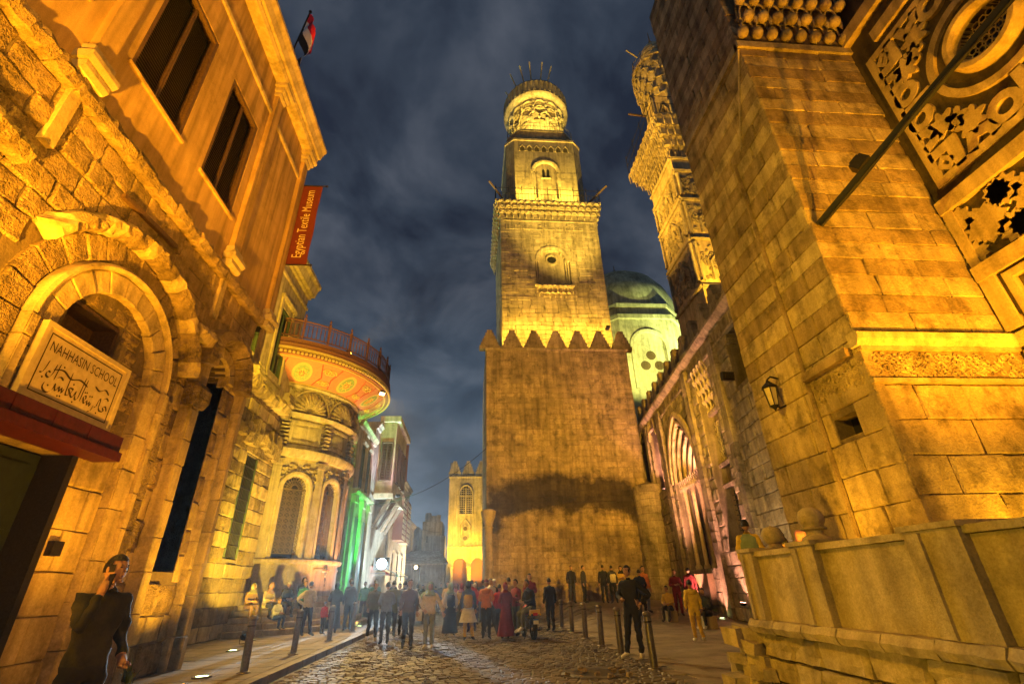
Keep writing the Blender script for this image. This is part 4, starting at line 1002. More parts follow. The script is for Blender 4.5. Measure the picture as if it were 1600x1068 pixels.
pm.tube([(LC[0]+.3*math.cos(R(t)), LC[1], 53.5+.3*math.sin(R(t))) for t in range(120, 421, 20)], .04, 5); pm.build('crescent_finial', 'brass', tw)

# ================================================================== DOME BEHIND
dm = thing('domed_mausoleum', 'pale green lit plaster dome on an octagonal drum behind the minaret', 'dome', (17.6, 48, 0))
DC = (17.6, 48.0)
pm = MB(); pm.lathe([(6.2, 27.6), (6.28, 28.4), (6.1, 30), (5.5, 31.7), (4.4, 33.3), (3.0, 34.4), (1.5, 35.0), (.001, 35.2)], (*DC, 0), 40); pm.build('dome_shell', 'dome', dm, smooth=True)
def oc(r, z0, z1, nm, mat): 
    mb = MB(); mb.prism([(DC[0]+r*math.cos(R(22.5+45*i)), DC[1]+r*math.sin(R(22.5+45*i))) for i in range(8)], UP, z0, z1); return mb.build(nm, mat, dm)
oc(7.2, 14, 25.6, 'drum', 'dome'); oc(7.5, 25.62, 26.1, 'drum_cornice', 'dome'); oc(6.9, 26.12, 27.2, 'upper_drum', 'dome'); oc(7.1, 27.22, 27.62, 'dome_base_ring', 'dome')
for i in range(4, 8):
    a = 45*i; ca, sa = math.cos(R(a)), math.sin(R(a)); q = 7.2*math.cos(R(22.5))
    PD = planeG(DC[0]+q*ca, DC[1]+q*sa, sa, -ca)
    pm = ring(MB(), PD, 0, 22.4, [(1.65, 0), (1.65, .15), (1.8, .2), (2.0, .2), (2.05, 0)], 0, 180, 20); pm.build('blind_arch', 'dome', dm, smooth=True)
    for s_ in (-1, 1):
        pm = MB(); pm.prism([(s_*1.65, 18), (s_*2.0, 18), (s_*2.0, 22.4), (s_*1.65, 22.4)], PD[0], 0, .18); pm.build('blind_jamb', 'dome', dm)
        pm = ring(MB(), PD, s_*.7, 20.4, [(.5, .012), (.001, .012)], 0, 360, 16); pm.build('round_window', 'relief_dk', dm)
    pm = ring(MB(), PD, 0, 21.5, [(.5, .012), (.001, .012)], 0, 360, 16); pm.build('round_window', 'relief_dk', dm)
pm = MB(); pm.tube([(*DC, 35.1), (*DC, 37.2)], [.12, .04], 6); pm.ball((*DC, 35.6), .3, 8); pm.ball((*DC, 36.3), .2, 8); pm.build('finial', 'brass', dm)
pm = MB(); pm.box(15.0, 16.4, 43.2, 44.3, 27.2, 28.9); pm.build('dormer', 'dome', dm)

# ================================================================== FAR MOSQUE AND STREET END
fm = thing('far_mosque', 'bright yellow lit mosque front with pointed windows at the street end', 'mosque', (0, 78, 0))
MF = plane('Y', 75, -1); mf = MF[0]
hol = [arch(-.85, 1.05, 11.2, 14.0, .35), arch(2.9, .9, 11.2, 14.0, .35), arch(-1.55, .95, 0, 4.2, .2), arch(.95, .95, 0, 4.2, .2), arch(3.4, .95, 0, 4.2, .2)]
mb = backing(MB(), MF, -3.4, 6.5, 0, 17.0, -1, 0, hol, dz=.15); mb.build('wall', 'farwall', fm)
mb = MB(); mb.box(-3.35, 6.4, 76.05, 90, 0, 17.2); mb.build('rear_block', 'farwall', fm)
mb = MB(); mould(mb, MF, -3.5, 6.5, [(16.5, -.1), (16.5, .1), (16.62, .16), (16.8, .12), (16.8, -.1)]); mb.build('cornice', 'farwall', fm)
mb = MB(); mould(mb, MF, -3.45, 6.5, [(6.5, -.1), (6.5, .2), (6.7, .26), (6.85, .2), (6.85, -.1)]); mb.build('string_course', 'farwall', fm)
fme = merlon_mesh(1.9, 2.1, .5, 'farwall', 5)
for i in range(5): inst('merlon', fme, fm, Matrix.Translation((-2.6+2.05*i, 75.3, 17.0)))
for i in range(4): inst('merlon', fme, fm, Matrix.Translation((-3.1, 76.5+2.05*i, 17.0)) @ Matrix.Rotation(R(90), 4, 'Z'))
for uc, hw in ((-.85, 1.05), (2.9, .9)):
    pm = MB(); pm.prism([(uc-hw, 11), (uc+hw, 11), (uc+hw, 16), (uc-hw, 16)], mf, -.9, -.8); pm.build('interior', 'void', fm)
    gm = bar_grid(MB(), mf, uc-hw, uc+hw, 11.2, 15.2, 6, 13, .045, -.3); gm.tube([mf(uc, 11.2, -.2), mf(uc, 15, -.2)], .14, 6); gm.tube([mf(uc-hw, 13.9, -.2), mf(uc+hw, 13.9, -.2)], .1, 6); gm.build('window_tracery', 'farwall', fm)
    pm = MB(); pm.tube([mf(uc-hw, 11.2, .05), mf(uc-hw, 14.0, .05)]+[mf(uc-hw*math.cos(R(t))*(1 if t < 90 else 1), 14.0+hw*1.35*math.sin(R(t)), .05) for t in range(15, 180, 15)]+[mf(uc+hw, 14.0, .05), mf(uc+hw, 11.2, .05)], .16, 6); pm.build('window_surround', 'farwall', fm)
pm = MB(); pm.tube([mf(-1.6, 8, .05), mf(-1.6, 9.6, .05), mf(-.85, 10.5, .05), mf(-.1, 9.6, .05), mf(-.1, 8, .05)], .12, 6); pm.build('blind_panel', 'farwall', fm)
for z in (7.9, 9.2):
    pm = ring(MB(), MF, -.85, z, [(.5, .0), (.5, .12), (.34, .12), (.3, .0)], 0, 360, 16); pm.build('roundel', 'farwall', fm, smooth=True); pm = ring(MB(), MF, -.85, z, [(.3, .02), (.001, .02)], 0, 360, 12); pm.build('roundel_glass', 'relief_dk', fm)
for x in (-2.6, 1.9):
    pm = MB(); pm.prism([(x, 6.9), (x+.3, 6.9), (x+.3, 16.4), (x, 16.4)], mf, 0, .2); pm.build('pilaster', 'farwall', fm)
for x in (-2.8, -.3, 2.2, 4.6):
    pm = MB(); pm.lathe([(.35, 0), (.24, .3), (.22, 3.6), (.38, 4.1)], (x, 74.95, 0), 10); pm.build('arcade_column', 'farwall', fm, smooth=True)
pm = MB(); pm.box(-3.3, 6.4, 76.0, 76.04, 0, 6.4); pm.build('arcade_interior', 'wood_red', fm)
# domed kiosk / market shed with awning and lamp
kk = thing('market_shed', 'low market shed with sloping awning in front of the far mosque', 'shed', (-6.2, 66, 0))
pm = MB(); pm.box(-8.4, -3.2, 66, 70, 0, 4.2); pm.build('wall', 'farwall', kk)
pm = MB(); pm.add([(-9.2, 62.5, 4.1), (-2.6, 62.5, 4.1), (-4.0, 67, 5.8), (-7.6, 67, 5.8), (-9.2, 62.5, 3.95), (-2.6, 62.5, 3.95), (-4.0, 67, 5.6), (-7.6, 67, 5.6)], [(0, 1, 2, 3), (4, 7, 6, 5), (0, 4, 5, 1), (1, 5, 6, 2), (2, 6, 7, 3), (3, 7, 4, 0)]); pm.build('awning', 'farwall', kk)
pm = MB(); pm.box(-5.6, -3.4, 67.2, 69.5, 4.2, 7.6); pm.build('roof_room', 'farwall', kk)
for x in (-8.9, -6, -3): 
    pm = MB(); pm.tube([(x, 62.7, 0), (x, 62.7, 4.0)], .06, 6); pm.build('awning_post', 'iron', kk)
blds = [(-15, -9.0, 88, 100, 11, 'farwall', 'grey flat roofed block in the haze beyond the market shed'), (-9.0, -5.4, 95, 104, 12.6, 'farwall', 'pale narrow block with roof clutter left of the yellow mosque')]
for x0, x1, y0, y1, h, mt, lb in blds:
    b_ = thing('far_block', lb, 'building', ((x0+x1)/2, (y0+y1)/2, 0))
    P_ = plane('Y', y0, -1); hs = [rect(x0+.8+1.5*i, x0+1.5+1.5*i, z, z+1.2) for i in range(int((x1-x0-1)/1.5)) for z in (3.5, 6.2, 8.9)]
    mb = backing(MB(), P_, x0, x1, 0, h, -.5, 0, hs, dz=.3); mb.build('wall', mt, b_)
    mb = MB(); mb.box(x0, x1, y0+.52, y1, 0, h); mb.build('body', mt, b_)
    for f in hs[:]:
        pass
    for i in range(int((x1-x0-1)/1.5)):
        for z in (3.5, 6.2, 8.9):
            pm = MB(); pm.prism([(x0+.8+1.5*i, z), (x0+1.5+1.5*i, z), (x0+1.5+1.5*i, z+1.2), (x0+.8+1.5*i, z+1.2)], P_[0], -.4, -.3); pm.build('window', 'glass', b_)
    for i in range(5):
        a = random.uniform(x0, x1-1); pm = MB(); hh = random.uniform(.5, 1.6); pm.box(a, a+random.uniform(.4, 1), y0+.6, y0+2, h, h+hh); pm.build('roof_clutter', mt, b_)

# ================================================================== FURTHER LEFT BUILDINGS
def left_house(name, label, x, y0, y1, h, mat, wins, cor=.35, wz=(5.5, 8.5), shut='green_wood'):
    r_ = thing(name, label, 'building', (x-2, (y0+y1)/2, 0)); P_ = plane('X', x, 1); f = P_[0]
    hs = []
    for yc in wins:
        for z0, z1 in wz: hs.append(rect(yc-.5, yc+.5, z0, z1))
    mb = backing(MB(), P_, y0, y1, 0, h, -.6, 0, hs, dz=.15); mb.build('wall', mat, r_)
    mb = MB(); mb.box(x-5, x-.62, y0+.01, y1-.01, 0, h); mb.build('body', mat, r_)
    for yc in wins:
        for z0, z1 in wz:
            shutter(r_, f, yc-.42, yc+.42, z0+.08, z1-.08, shut, w=-.1, leaves=2, slat=.12)
            pm = MB(); mould(pm, P_, yc-.65, yc+.65, [(z1+.05, 0), (z1+.05, .1), (z1+.2, .18), (z1+.25, 0)]); mould(pm, P_, yc-.6, yc+.6, [(z0-.15, 0), (z0-.15, .12), (z0-.04, .14), (z0-.04, 0)]); pm.build('window_trim', mat, r_)
    pm = MB(); mould(pm, P_, y0, y1, [(h-.5, -.1), (h-.5, cor*.4), (h-.3, cor*.6), (h-.15, cor), (h, cor), (h, -.1)]); pm.build('cornice', mat, r_)
    return r_, P_
h1, P1 = left_house('green_lit_house', 'narrow house with a green lit pilaster beside the fountain house', -7.3, 30.6, 36, 11.5, 'plaster_lt', (32.6, 34.6), wz=((7.4, 10.2),))
for yc in (31.2, 33.6, 35.7):
    pm = MB(); pm.prism([(yc-.3, .12), (yc+.3, .12), (yc+.3, 6.3), (yc-.3, 6.3)], P1[0], 0, .18); pm.prism([(yc-.4, 6.302), (yc+.4, 6.302), (yc+.45, 6.7), (yc-.45, 6.7)], P1[0], 0, .28); pm.build('pilaster', 'plaster_lt', h1)
pm = MB(); mould(pm, P1, 30.6, 36, [(6.75, 0), (6.75, .25), (6.95, .4), (7.1, .4), (7.1, 0)]); pm.build('shop_cornice', 'plaster_lt', h1)
for y0 in (31.7, 34.1):
    pm = MB(); pm.prism([(y0, .12), (y0+1.5, .12), (y0+1.5, 5.6), (y0, 5.6)], P1[0], .002, .03); pm.build('shop_shutter', 'green_wood', h1)
h2, P2 = left_house('bay_house', 'house with projecting shuttered bay over the street beyond the green light', -7.3, 36, 47, 13.0, 'farwall', (45.2,), wz=((3.5, 6.5), (8.5, 11.5)), shut='wood')
bay = MB(); bay.box(-7.28, -6.0, 37.5, 43.6, 7.9, 13.4); bayo = bay.build('bay', 'plaster_lt', h2)
BP = plane('Y', 37.5, -1); shutter(bayo, BP[0], -6.95, -6.22, 8.9, 11.7, 'wood', w=.1, leaves=2, slat=.12)
BX = plane('X', -6.0, 1)
for yc in (38.6, 40.5, 42.4): shutter(bayo, BX[0], yc-.55, yc+.55, 8.9, 11.7, 'wood', w=.1, leaves=2, slat=.12)
pm = MB(); pm.box(-7.3, -5.7, 37.2, 43.9, 13.4, 13.85); pm.build('bay_cornice', 'plaster_lt', bayo)
pm = MB(); pm.box(-7.28, -5.85, 37.3, 43.8, 7.55, 7.9); pm.build('bay_floor', 'plaster_lt', bayo)
for y0 in (37.7, 39.6, 41.5, 43.3):
    pm = MB(); pm.add([(-7.3, y0, 5.6), (-7.1, y0, 5.6), (-5.95, y0, 7.55), (-6.3, y0, 7.55), (-7.3, y0+.2, 5.6), (-7.1, y0+.2, 5.6), (-5.95, y0+.2, 7.55), (-6.3, y0+.2, 7.55)], [(0, 1, 2, 3), (4, 7, 6, 5), (0, 4, 5, 1), (1, 5, 6, 2), (2, 6, 7, 3), (3, 7, 4, 0)]); pm.build('bracket', 'wood', bayo)
h3, P3 = left_house('balcony_house', 'tall house with stacked timber balconies further down the left side', -7.4, 47, 60, 12.0, 'farwall', (50, 53.5, 57), wz=((2.2, 4.6), (6.4, 8.8)), shut='wood')
for y0 in (48.6, 52.1):
    pm = MB(); pm.box(-7.38, -6.5, y0, y0+2.4, 5.6, 9.6); bo = pm.build('balcony_box', 'wood_red', h3)
    for k in range(8):
        pm = MB(); pm.box(-6.5, -6.44, y0+.05, y0+2.35, 5.75+.48*k, 6.0+.48*k); pm.build('balcony_slat', 'plaster_lt', bo)
sgn = MB(); sgn.box(-6.95, -5.95, 45.0, 45.12, 10.2, 13.6); sgn.build('shop_board', 'wood_red', label='tall brown board projecting from the bay house', cat='sign')
for x0, y0, y1, h, lb in ((-8.2, 60, 74, 9.5, 'dim plain house near the far end of the street on the left'), (-10.5, 74, 88, 10.5, 'dim flat fronted house at the left street end')):
    left_house('far_house', lb, x0, y0, y1, h, 'farwall', (y0+3, y0+7, y0+11), wz=((3, 5), (6.2, 8.2)), shut='wood')

# ================================================================== RIGHT COMPLEX FACADE (set back, rotated)
FG = planeG(9.6, 15.0, .119, .993); ff = FG[0]
fc = thing('madrasa_facade', 'long grey stone madrasa front with pink lit recesses and stepped merlons', 'building', (11, 22, 0))
def parch(uc, hw, z0, zs): return arch(uc, hw, z0, zs, .55)
dkw = parch(.1, .58, 7.75, 9.3); rec1 = rect(2.9, 4.7, 2.6, 10.1); port = parch(8.4, 1.95, 1.9, 6.1); rec2 = parch(13.2, .85, 6.2, 9.4); rec3 = parch(15.9, .8, 6.2, 9.4)
HF = [dkw, rec1, port, rec2, rec3]
mb = backing(MB(), FG, -4, 18.3, 0, 10.7, -1.1, -.06, HF, dz=.1); mb.build('wall', 'mortar', fc)
ashlar(fc, FG, -1.2, 18.2, .1, 10.6, .47, .85, ['facade'], holes=HF, depth=.16, seed=51, limit=300, kind='rough', order=lambda it: it[0], stuff_mat='facade')
mb = MB(); mb.prism([(-4, -1.2), (18.2, -1.2), (18.2, -3.5), (-4, -3.5)], lambda u, v, w: ff(u, w, v), .0, 10.5); mb.build('body', 'facade', fc)
for (u0, u1, z0, z1, d, mt, nm) in ((-.6, .8, 7.6, 10.4, -.9, 'void', 'window_dark'), (2.8, 4.8, 2.5, 10.2, -.55, 'facade', 'recess_back'), (6.2, 10.6, 1.6, 9.6, -1.05, 'facade', 'portal_back'), (12.2, 14.2, 6, 11.5, -.6, 'facade', 'recess_back'), (15, 16.8, 6, 11.5, -.6, 'facade', 'recess_back')):
    pm = MB(); pm.prism([(u0, z0), (u1, z0), (u1, z1), (u0, z1)], ff, d-.04, d); pm.build(nm, mt, fc)
# recess 1: stepped muqarnas head, pierced panel, barred window
for k in range(4):
    cells_line(fc, ff(2.95, 0, -.5+.13*k), ff(4.65, 0, -.5+.13*k), 8.2+.45*k, .5, 4, -.8, CELL2, 0)
pm = MB(); 
for i in range(7):
    for j in range(8): 
        cu, cv_ = 3.15+.22*i, 6.0+.22*j; pm.tube([ff(cu+.1*math.cos(R(t)), cv_+.1*math.sin(R(t)), -.5) for t in range(0, 361, 60)], .03, 4, cap=False)
pm.build('pierced_screen', 'carve', fc)
pm = bar_grid(MB(), ff, 3.1, 4.3, 3.0, 4.7, 7, 9, .02, -.48); pm.build('window_bars', 'iron', fc)
pm = MB(); pm.prism([(3.1, 3.0), (4.3, 3.0), (4.3, 4.7), (3.1, 4.7)], ff, -.54, -.53); pm.build('window_dark', 'void', fc)
for z in (4.85, 5.7, 7.95):
    pm = MB(); mould(pm, FG, 2.9, 4.7, [(z, -.56), (z, -.34), (z+.12, -.3), (z+.18, -.34), (z+.18, -.56)]); pm.build('recess_course', 'facade', fc)
# portal: nested pointed ribs, clustered colonnettes, marble lintel
def ptarch_pts(uc, hw, zs, n=14):
    rr = hw*1.55; P = []
    amax = math.acos((rr-hw)/rr)
    for i in range(n+1):
        q = amax*i/n; P.append((uc-hw+rr-rr*math.cos(q), zs+rr*math.sin(q)))
    P = [(2*uc-(u), v) for u, v in P]      # right half from right springing to apex
    return P+[(2*uc-u, v) for u, v in P[::-1][1:]]
for k, hw in enumerate((1.93, 1.68, 1.43, 1.18, .93)):
    pm = MB(); pm.tube([ff(u, v, -.08-.19*k) for u, v in ptarch_pts(8.4, hw, 6.1)], .10, 6); pm.build('arch_rib', 'smooth', fc, smooth=True)
    if k == 0:
        pts = ptarch_pts(8.4, 2.14, 6.1, 18)
        for i in range(len(pts)-1):
            (u0, v0), (u1, v1) = pts[i], pts[i+1]; q = .2; cu, cz = 8.4, 6.4
            pm = MB(); L = math.hypot(u1-u0, v1-v0); nx_, nz_ = (v1-v0)/L, -(u1-u0)/L
            if (nx_*(u0-cu)+nz_*(v0-cz)) < 0: nx_, nz_ = -nx_, -nz_
            g_ = .04; pm.prism([(u0+(u1-u0)*g_, v0+(v1-v0)*g_), (u1-(u1-u0)*g_, v1-(v1-v0)*g_), (u1+nx_*.26, v1+nz_*.26), (u0+nx_*.26, v0+nz_*.26)], ff, -.1, .1); pm.build('voussoir', 'smooth', fc)
for k in range(7):
    u = 6.75+.55*k; w = -.35-.5*math.sin(math.pi*k/6)
    pm = MB(); pm.lathe([(.16, 1.9), (.17, 2.1), (.1, 2.2), (.1, 5.35), (.13, 5.42), (.11, 5.5), (.2, 5.85)], (*ff(u, 0, w)[:2], 0), 10); pm.build('colonnette', 'smooth', fc, smooth=True)
cells_line(fc, ff(6.5, 0, -.3), ff(10.3, 0, -.3), 5.75, .42, 12, -.6, CELL2)
for k in range(9):
    u = 6.7+.42*k; pm = MB(); pm.tube([ff(u, 6.1, -.9), ff(u+.02, 6.9+.35*math.sin(k*1.7), -.9)], [.06, .015], 5); pm.build('tympanum_spike', 'facade', fc)
pm = MB(); pm.prism([(6.45, .5), (10.35, .5), (10.35, 1.9), (6.45, 1.9)], ff, -1, -.1); pm.build('portal_sill', 'smooth', fc)
pm = MB(); pm.prism([(7.2, .55), (9.6, .55), (9.6, 1.75), (7.2, 1.75)], ff, -.1, .25); pm.build('door_block', 'wood', fc)
# upper recesses: twin lancets with slim shafts
for uc, hw in ((13.2, .85), (15.9, .8)):
    for du in (-.45, 0, .45):
        pm = MB(); pm.lathe([(.12, 6.2), (.07, 6.4), (.07, 8.9), (.14, 9.2)], (*ff(uc+du, 0, -.4)[:2], 0), 8); pm.build('colonnette', 'smooth', fc, smooth=True)
    pm = MB(); pm.tube([ff(u, v, 0) for u, v in ptarch_pts(uc, hw+.05, 9.4)], .1, 6); pm.build('arch_rib', 'smooth', fc, smooth=True)
# pilaster strips, carved band and cornice
for u0, u1 in ((1.6, 2.1), (5.4, 6.0), (10.9, 11.6), (14.3, 14.8)):
    z = .1
    while z < 10.0:
        h = random.uniform(.4, .55); pm = MB(); pm.prism([(u0, z), (u1, z), (u1, z+h-.015), (u0, z+h-.015)], ff, -.05, .14+random.uniform(0, .02)); pm.jitter(.008); pm.build('pilaster_stone', 'facade', fc); z += h
pm = MB(); mould(pm, FG, -4, 18.2, [(10.55, -.1), (10.55, .1), (10.68, .22), (10.8, .3), (10.95, .3), (10.95, -1.0), (10.6, -1.0)]); pm.build('cornice', 'facade', fc)
pm = MB(); mould(pm, FG, -4, 18.2, [(9.9, -.1), (9.9, .06), (9.98, .08), (9.98, -.1)]); pm.build('band_moulding', 'facade', fc)
fme2 = [merlon_mesh(1.3, 1.5, .45, 'facade', 5) for _ in range(3)]
frot = FG[1]
for k in range(13):
    u = -2.0+1.52*k; inst('merlon', random.choice(fme2), fc, Matrix.Translation(ff(u, 10.95, -.3)) @ frot)
# round pink lit buttress at the junction with the minaret
pm = MB()
z = .5
while z < 6.6:
    pm2 = MB(); h = .42; c = ff(14.9, 0, .35)
    for k in range(9):
        a0 = 60+k*28; p2 = MB(); p2.lathe([(.6, z), (.97, z), (.985, z+.03), (.985, z+h-.04), (.97, z+h-.012), (.6, z+h-.012)], (c[0], c[1], 0), 3, a0+(14 if int(z*10) % 2 else 0), a0+27.2+(14 if int(z*10) % 2 else 0)); p2.build('buttress_stone', 'facade', fc)
    z += h
pm = MB(); pm.lathe([(.9, .4), (.9, 6.65), (.7, 6.9), (.001, 7.1)], (*ff(14.9, 0, .35)[:2], 0), 16); pm.build('buttress_core', 'mortar', fc)

# ================================================================== CARVED SMALL MINARET
sm = thing('carved_minaret', 'slender richly carved stucco minaret rising behind the madrasa merlons', 'minaret', (13.1, 20.8, 10.5))
MC = (13.1, 20.8); hw = 1.62
pm = MB(); pm.box(MC[0]-hw, MC[0]+hw, MC[1]-hw, MC[1]+hw, 8, 24.0); pm.build('shaft', 'tower_up', sm)
rd = random.Random(9)
faces = [plane('X', MC[0]-hw, -1), plane('Y', MC[1]-hw, -1)]
for PF_, c in ((faces[0], MC[1]), (faces[1], MC[0])):
    f = PF_[0]
    for z in (14.6, 17.6, 20.4, 22.6, 23.6):
        pm = MB(); mould(pm, PF_, c-hw-.04, c+hw+.04, [(z, 0), (z, .1), (z+.1, .15), (z+.18, .1), (z+.18, 0)]); pm.build('band_moulding', 'carve', sm)
    for (z0, z1) in ((15.0, 17.4), (18.0, 20.2), (20.8, 22.4)):
        for du in (-hw+.12, hw-.12):
            pm = MB(); pm.lathe([(.12, z0), (.09, z0+.15), (.09, z1-.2), (.14, z1)], (*f(c+du, 0, .05)[:2], 0), 8); pm.build('colonnette', 'carve', sm, smooth=True)
        lac = MB()
        for k in range(110):
            cu, cz_0 = c+rd.uniform(-hw+.3, hw-.3), rd.uniform(z0+.1, z1-.1); r_ = rd.uniform(.07, .14)
            lac.tube([f(cu+r_*(1-t/14)*math.cos(t*.8), cz_0+r_*(1-t/14)*math.sin(t*.8), .03) for t in range(9)], .035, 4, cap=False)
        lac.build('stucco_lace', 'carve', sm, kind='stuff')
        pm = MB(); hh = (z1-z0); pm.tube([f(c-.85, z0+.1, .06), f(c-.85, z0+hh*.5, .06), f(c, z1-.1, .06), f(c+.85, z0+hh*.5, .06), f(c+.85, z0+.1, .06)], .08, 5); pm.build('keel_arch', 'carve', sm)
        pm = MB()
        for t in range(9): pm.tube([f(c, z0+hh*.45, .06), f(c+.42*math.cos(R(t*22.5)), z0+hh*.45+.42*math.sin(R(t*22.5)), .1)], [.02, .06], 5)
        pm.build('carved_fan', 'carve', sm)
for k, (o, z) in enumerate(((.05, 24.0), (.3, 24.6), (.55, 25.2), (.8, 25.8))):
    h_ = hw+o
    cells_line(sm, (MC[0]-h_, MC[1]-h_, 0), (MC[0]+h_, MC[1]-h_, 0), z, .62, 10, .6, CELL2); cells_line(sm, (MC[0]-h_, MC[1]+h_, 0), (MC[0]-h_, MC[1]-h_, 0), z, .62, 10, .6, CELL2)
    pm = MB(); pm.box(MC[0]-h_+.06, MC[0]+h_-.06, MC[1]-h_+.06, MC[1]+h_-.06, z, z+.6); pm.build('cornice_core', 'carve', sm)
gq = hw+.85
pm = MB(); pm.box(MC[0]-gq, MC[0]+gq, MC[1]-gq, MC[1]+gq, 26.42, 26.62); pm.build('gallery_floor', 'tower_up', sm)
railing(sm, [(MC[0]-gq, MC[1]+gq, 0), (MC[0]-gq, MC[1]-gq, 0), (MC[0]+gq, MC[1]-gq, 0)], 26.62, 1.5, step=.35, mat='iron')
pm = MB(); pm.tube([(MC[0]-gq+.3, MC[1]-gq+1.5, 28.2), (MC[0]-gq-.9, MC[1]-gq+1.4, 28.2)], .07, 6); pm.build('gallery_strut', 'wood', sm)
pm = MB(); pm.prism([(MC[0]+1.36*math.cos(R(22.5+45*i)), MC[1]+1.36*math.sin(R(22.5+45*i))) for i in range(8)], UP, 26.6, 31.0); pm.build('octagon_stage', 'tower_up', sm)
for i in range(8):
    a = R(22.5+45*i); pm = MB(); pm.lathe([(.14, 26.6), (.1, 26.8), (.1, 30.2), (.16, 30.5)], (MC[0]+1.36*math.cos(a), MC[1]+1.36*math.sin(a), 0), 8); pm.build('colonnette', 'carve', sm, smooth=True)
    a = 45*i; ca, sa = math.cos(R(a)), math.sin(R(a)); q = 1.36*math.cos(R(22.5)); PF_ = planeG(MC[0]+q*ca, MC[1]+q*sa, sa, -ca); f = PF_[0]
    pm = MB(); pm.tube([f(-.34, 27.2, .04), f(-.34, 28.8, .04), f(0, 29.6, .04), f(.34, 28.8, .04), f(.34, 27.2, .04)], .07, 5); pm.build('keel_arch', 'carve', sm)
    pm = MB(); pm.prism([(-.2, 27.4), (.2, 27.4), (.2, 28.7), (0, 29.2), (-.2, 28.7)], f, .004, .02); pm.build('niche_dark', 'relief_dk', sm)
for k, (r_, z) in enumerate(((1.35, 30.6), (1.5, 31.2), (1.62, 31.9), (1.68, 32.6), (1.7, 33.3))):
    cells_ring(sm, MC, r_, z, .72, 14, .6, CELL2, off=.5*(k % 2)); pm = MB(); pm.lathe([(r_-.15, z-.05), (r_, z), (r_+.04, z+.7)], (*MC, 0), 20); pm.build('bulb_tier', 'carve', sm, smooth=True)
pm = MB(); pm.lathe([(1.2, 34.0), (1.86, 34.02), (1.86, 34.2), (1.0, 34.22)], (*MC, 0), 20); pm.build('upper_floor', 'tower_up', sm)
railing(sm, [(MC[0]+1.75*math.cos(R(t)), MC[1]+1.75*math.sin(R(t)), 0) for t in range(0, 361, 30)], 34.2, .9, step=.3, mat='brass')
pm = MB(); pm.lathe([(1.0, 34.2), (1.0, 35.6), (1.05, 35.7), (1.0, 36.2), (.75, 36.9), (.4, 37.3), (.001, 37.5)], (*MC, 0), 18); pm.build('cap_dome', 'plaster_lt', sm, smooth=True)
pm = MB(); pm.tube([(*MC, 37.4), (*MC, 39.2)], [.07, .02], 6); pm.ball((*MC, 37.9), .16, 8); pm.build('finial', 'brass', sm)
pm = MB(); pm.tube([(MC[0]-1.6, MC[1]-.6, 35.0), (MC[0]-2.5, MC[1]-.9, 35.3)], .05, 6); pm.build('lamp_arm', 'plaster_lt', sm)

# ================================================================== RIGHT FOREGROUND PIER AND CARVED WALL
pr = thing('stone_pier', 'huge striped stone corner pier rising above the terrace on the right', 'building', (8.6, 9, 0))
PX, PY0, PY1 = 7.0, 7.2, 10.72
PA = plane('X', PX, -1); pa = PA[0]; PB = plane('Y', PY0, -1); pb = PB[0]
sqw = rect(7.82, 8.44, 3.76, 4.16)
mb = backing(MB(), PA, PY0+.05, PY1, .2, 15.2, -.8, -.05, [sqw], dz=.1); mb.build('street_wall', 'mortar_pr', pr)
mb = MB(); mb.box(PX+.82, 10.3, PY0+.06, PY1-.02, .2, 14.2); mb.box(PX+.85, 10.3, PY0+.06, PY1-.02, 14.2, 22); mb.build('core', 'mortar_pr', pr)
low = [rect(7.7, 8.6, 4.4, 4.95)]
ashlar(pr, PA, PY0, PY1, .9, 5.4, .56, 1.0, ['ablaq_a'], holes=[sqw], depth=.2, seed=61, gap=.008)
ashlar(pr, PA, PY0, PY1, 5.4, 14.15, .44, 1.15, ['ablaq_a', 'ablaq_b'], depth=.2, seed=62, gap=.004)
ashlar(pr, PA, PY0, PY1, 14.4, 22, .44, 1.15, ['ablaq_b', 'ablaq_a'], depth=.2, seed=66, gap=.004)
ashlar(pr, PB, PX, 10.2, .9, 4.45, .58, 1.15, ['ablaq_a'], depth=.2, seed=63, gap=.007)
ashlar(pr, PB, PX, 10.2, 5.5, 14.1, .44, 1.2, ['ablaq_a', 'ablaq_b'], depth=.2, seed=64, gap=.004)
# bevelled corner fillet and slim vertical joint on the street face
pm = MB(); pm.prism([(7.2, 14.12), (PY1, 14.12), (PY1, 14.36), (7.2, 14.36)], pa, -.1, .07); pm.prism([(PX-.07, 14.12), (10.2, 14.12), (10.2, 14.36), (PX-.07, 14.36)], pb, -.1, .07); pm.build('string_course', 'smooth', pr)
pm = MB(); pm.tube([pa(8.72, .9, .02), pa(8.72, 11.4, .02)], .05, 6); pm.build('drain_pipe', 'ablaq_b', pr)
pm = MB(); pm.prism([(8.3, 11.5), (8.34, 11.5), (7.25, 14.1), (7.2, 14.1)], pa, -.02, .05); pm.build('weather_moulding', 'smooth', pr)
pm = MB(); pm.prism([(7.8, 3.7), (8.5, 3.7), (8.5, 4.2), (7.8, 4.2)], pa, -.45, -.4); pm.build('window_dark', 'void', pr)
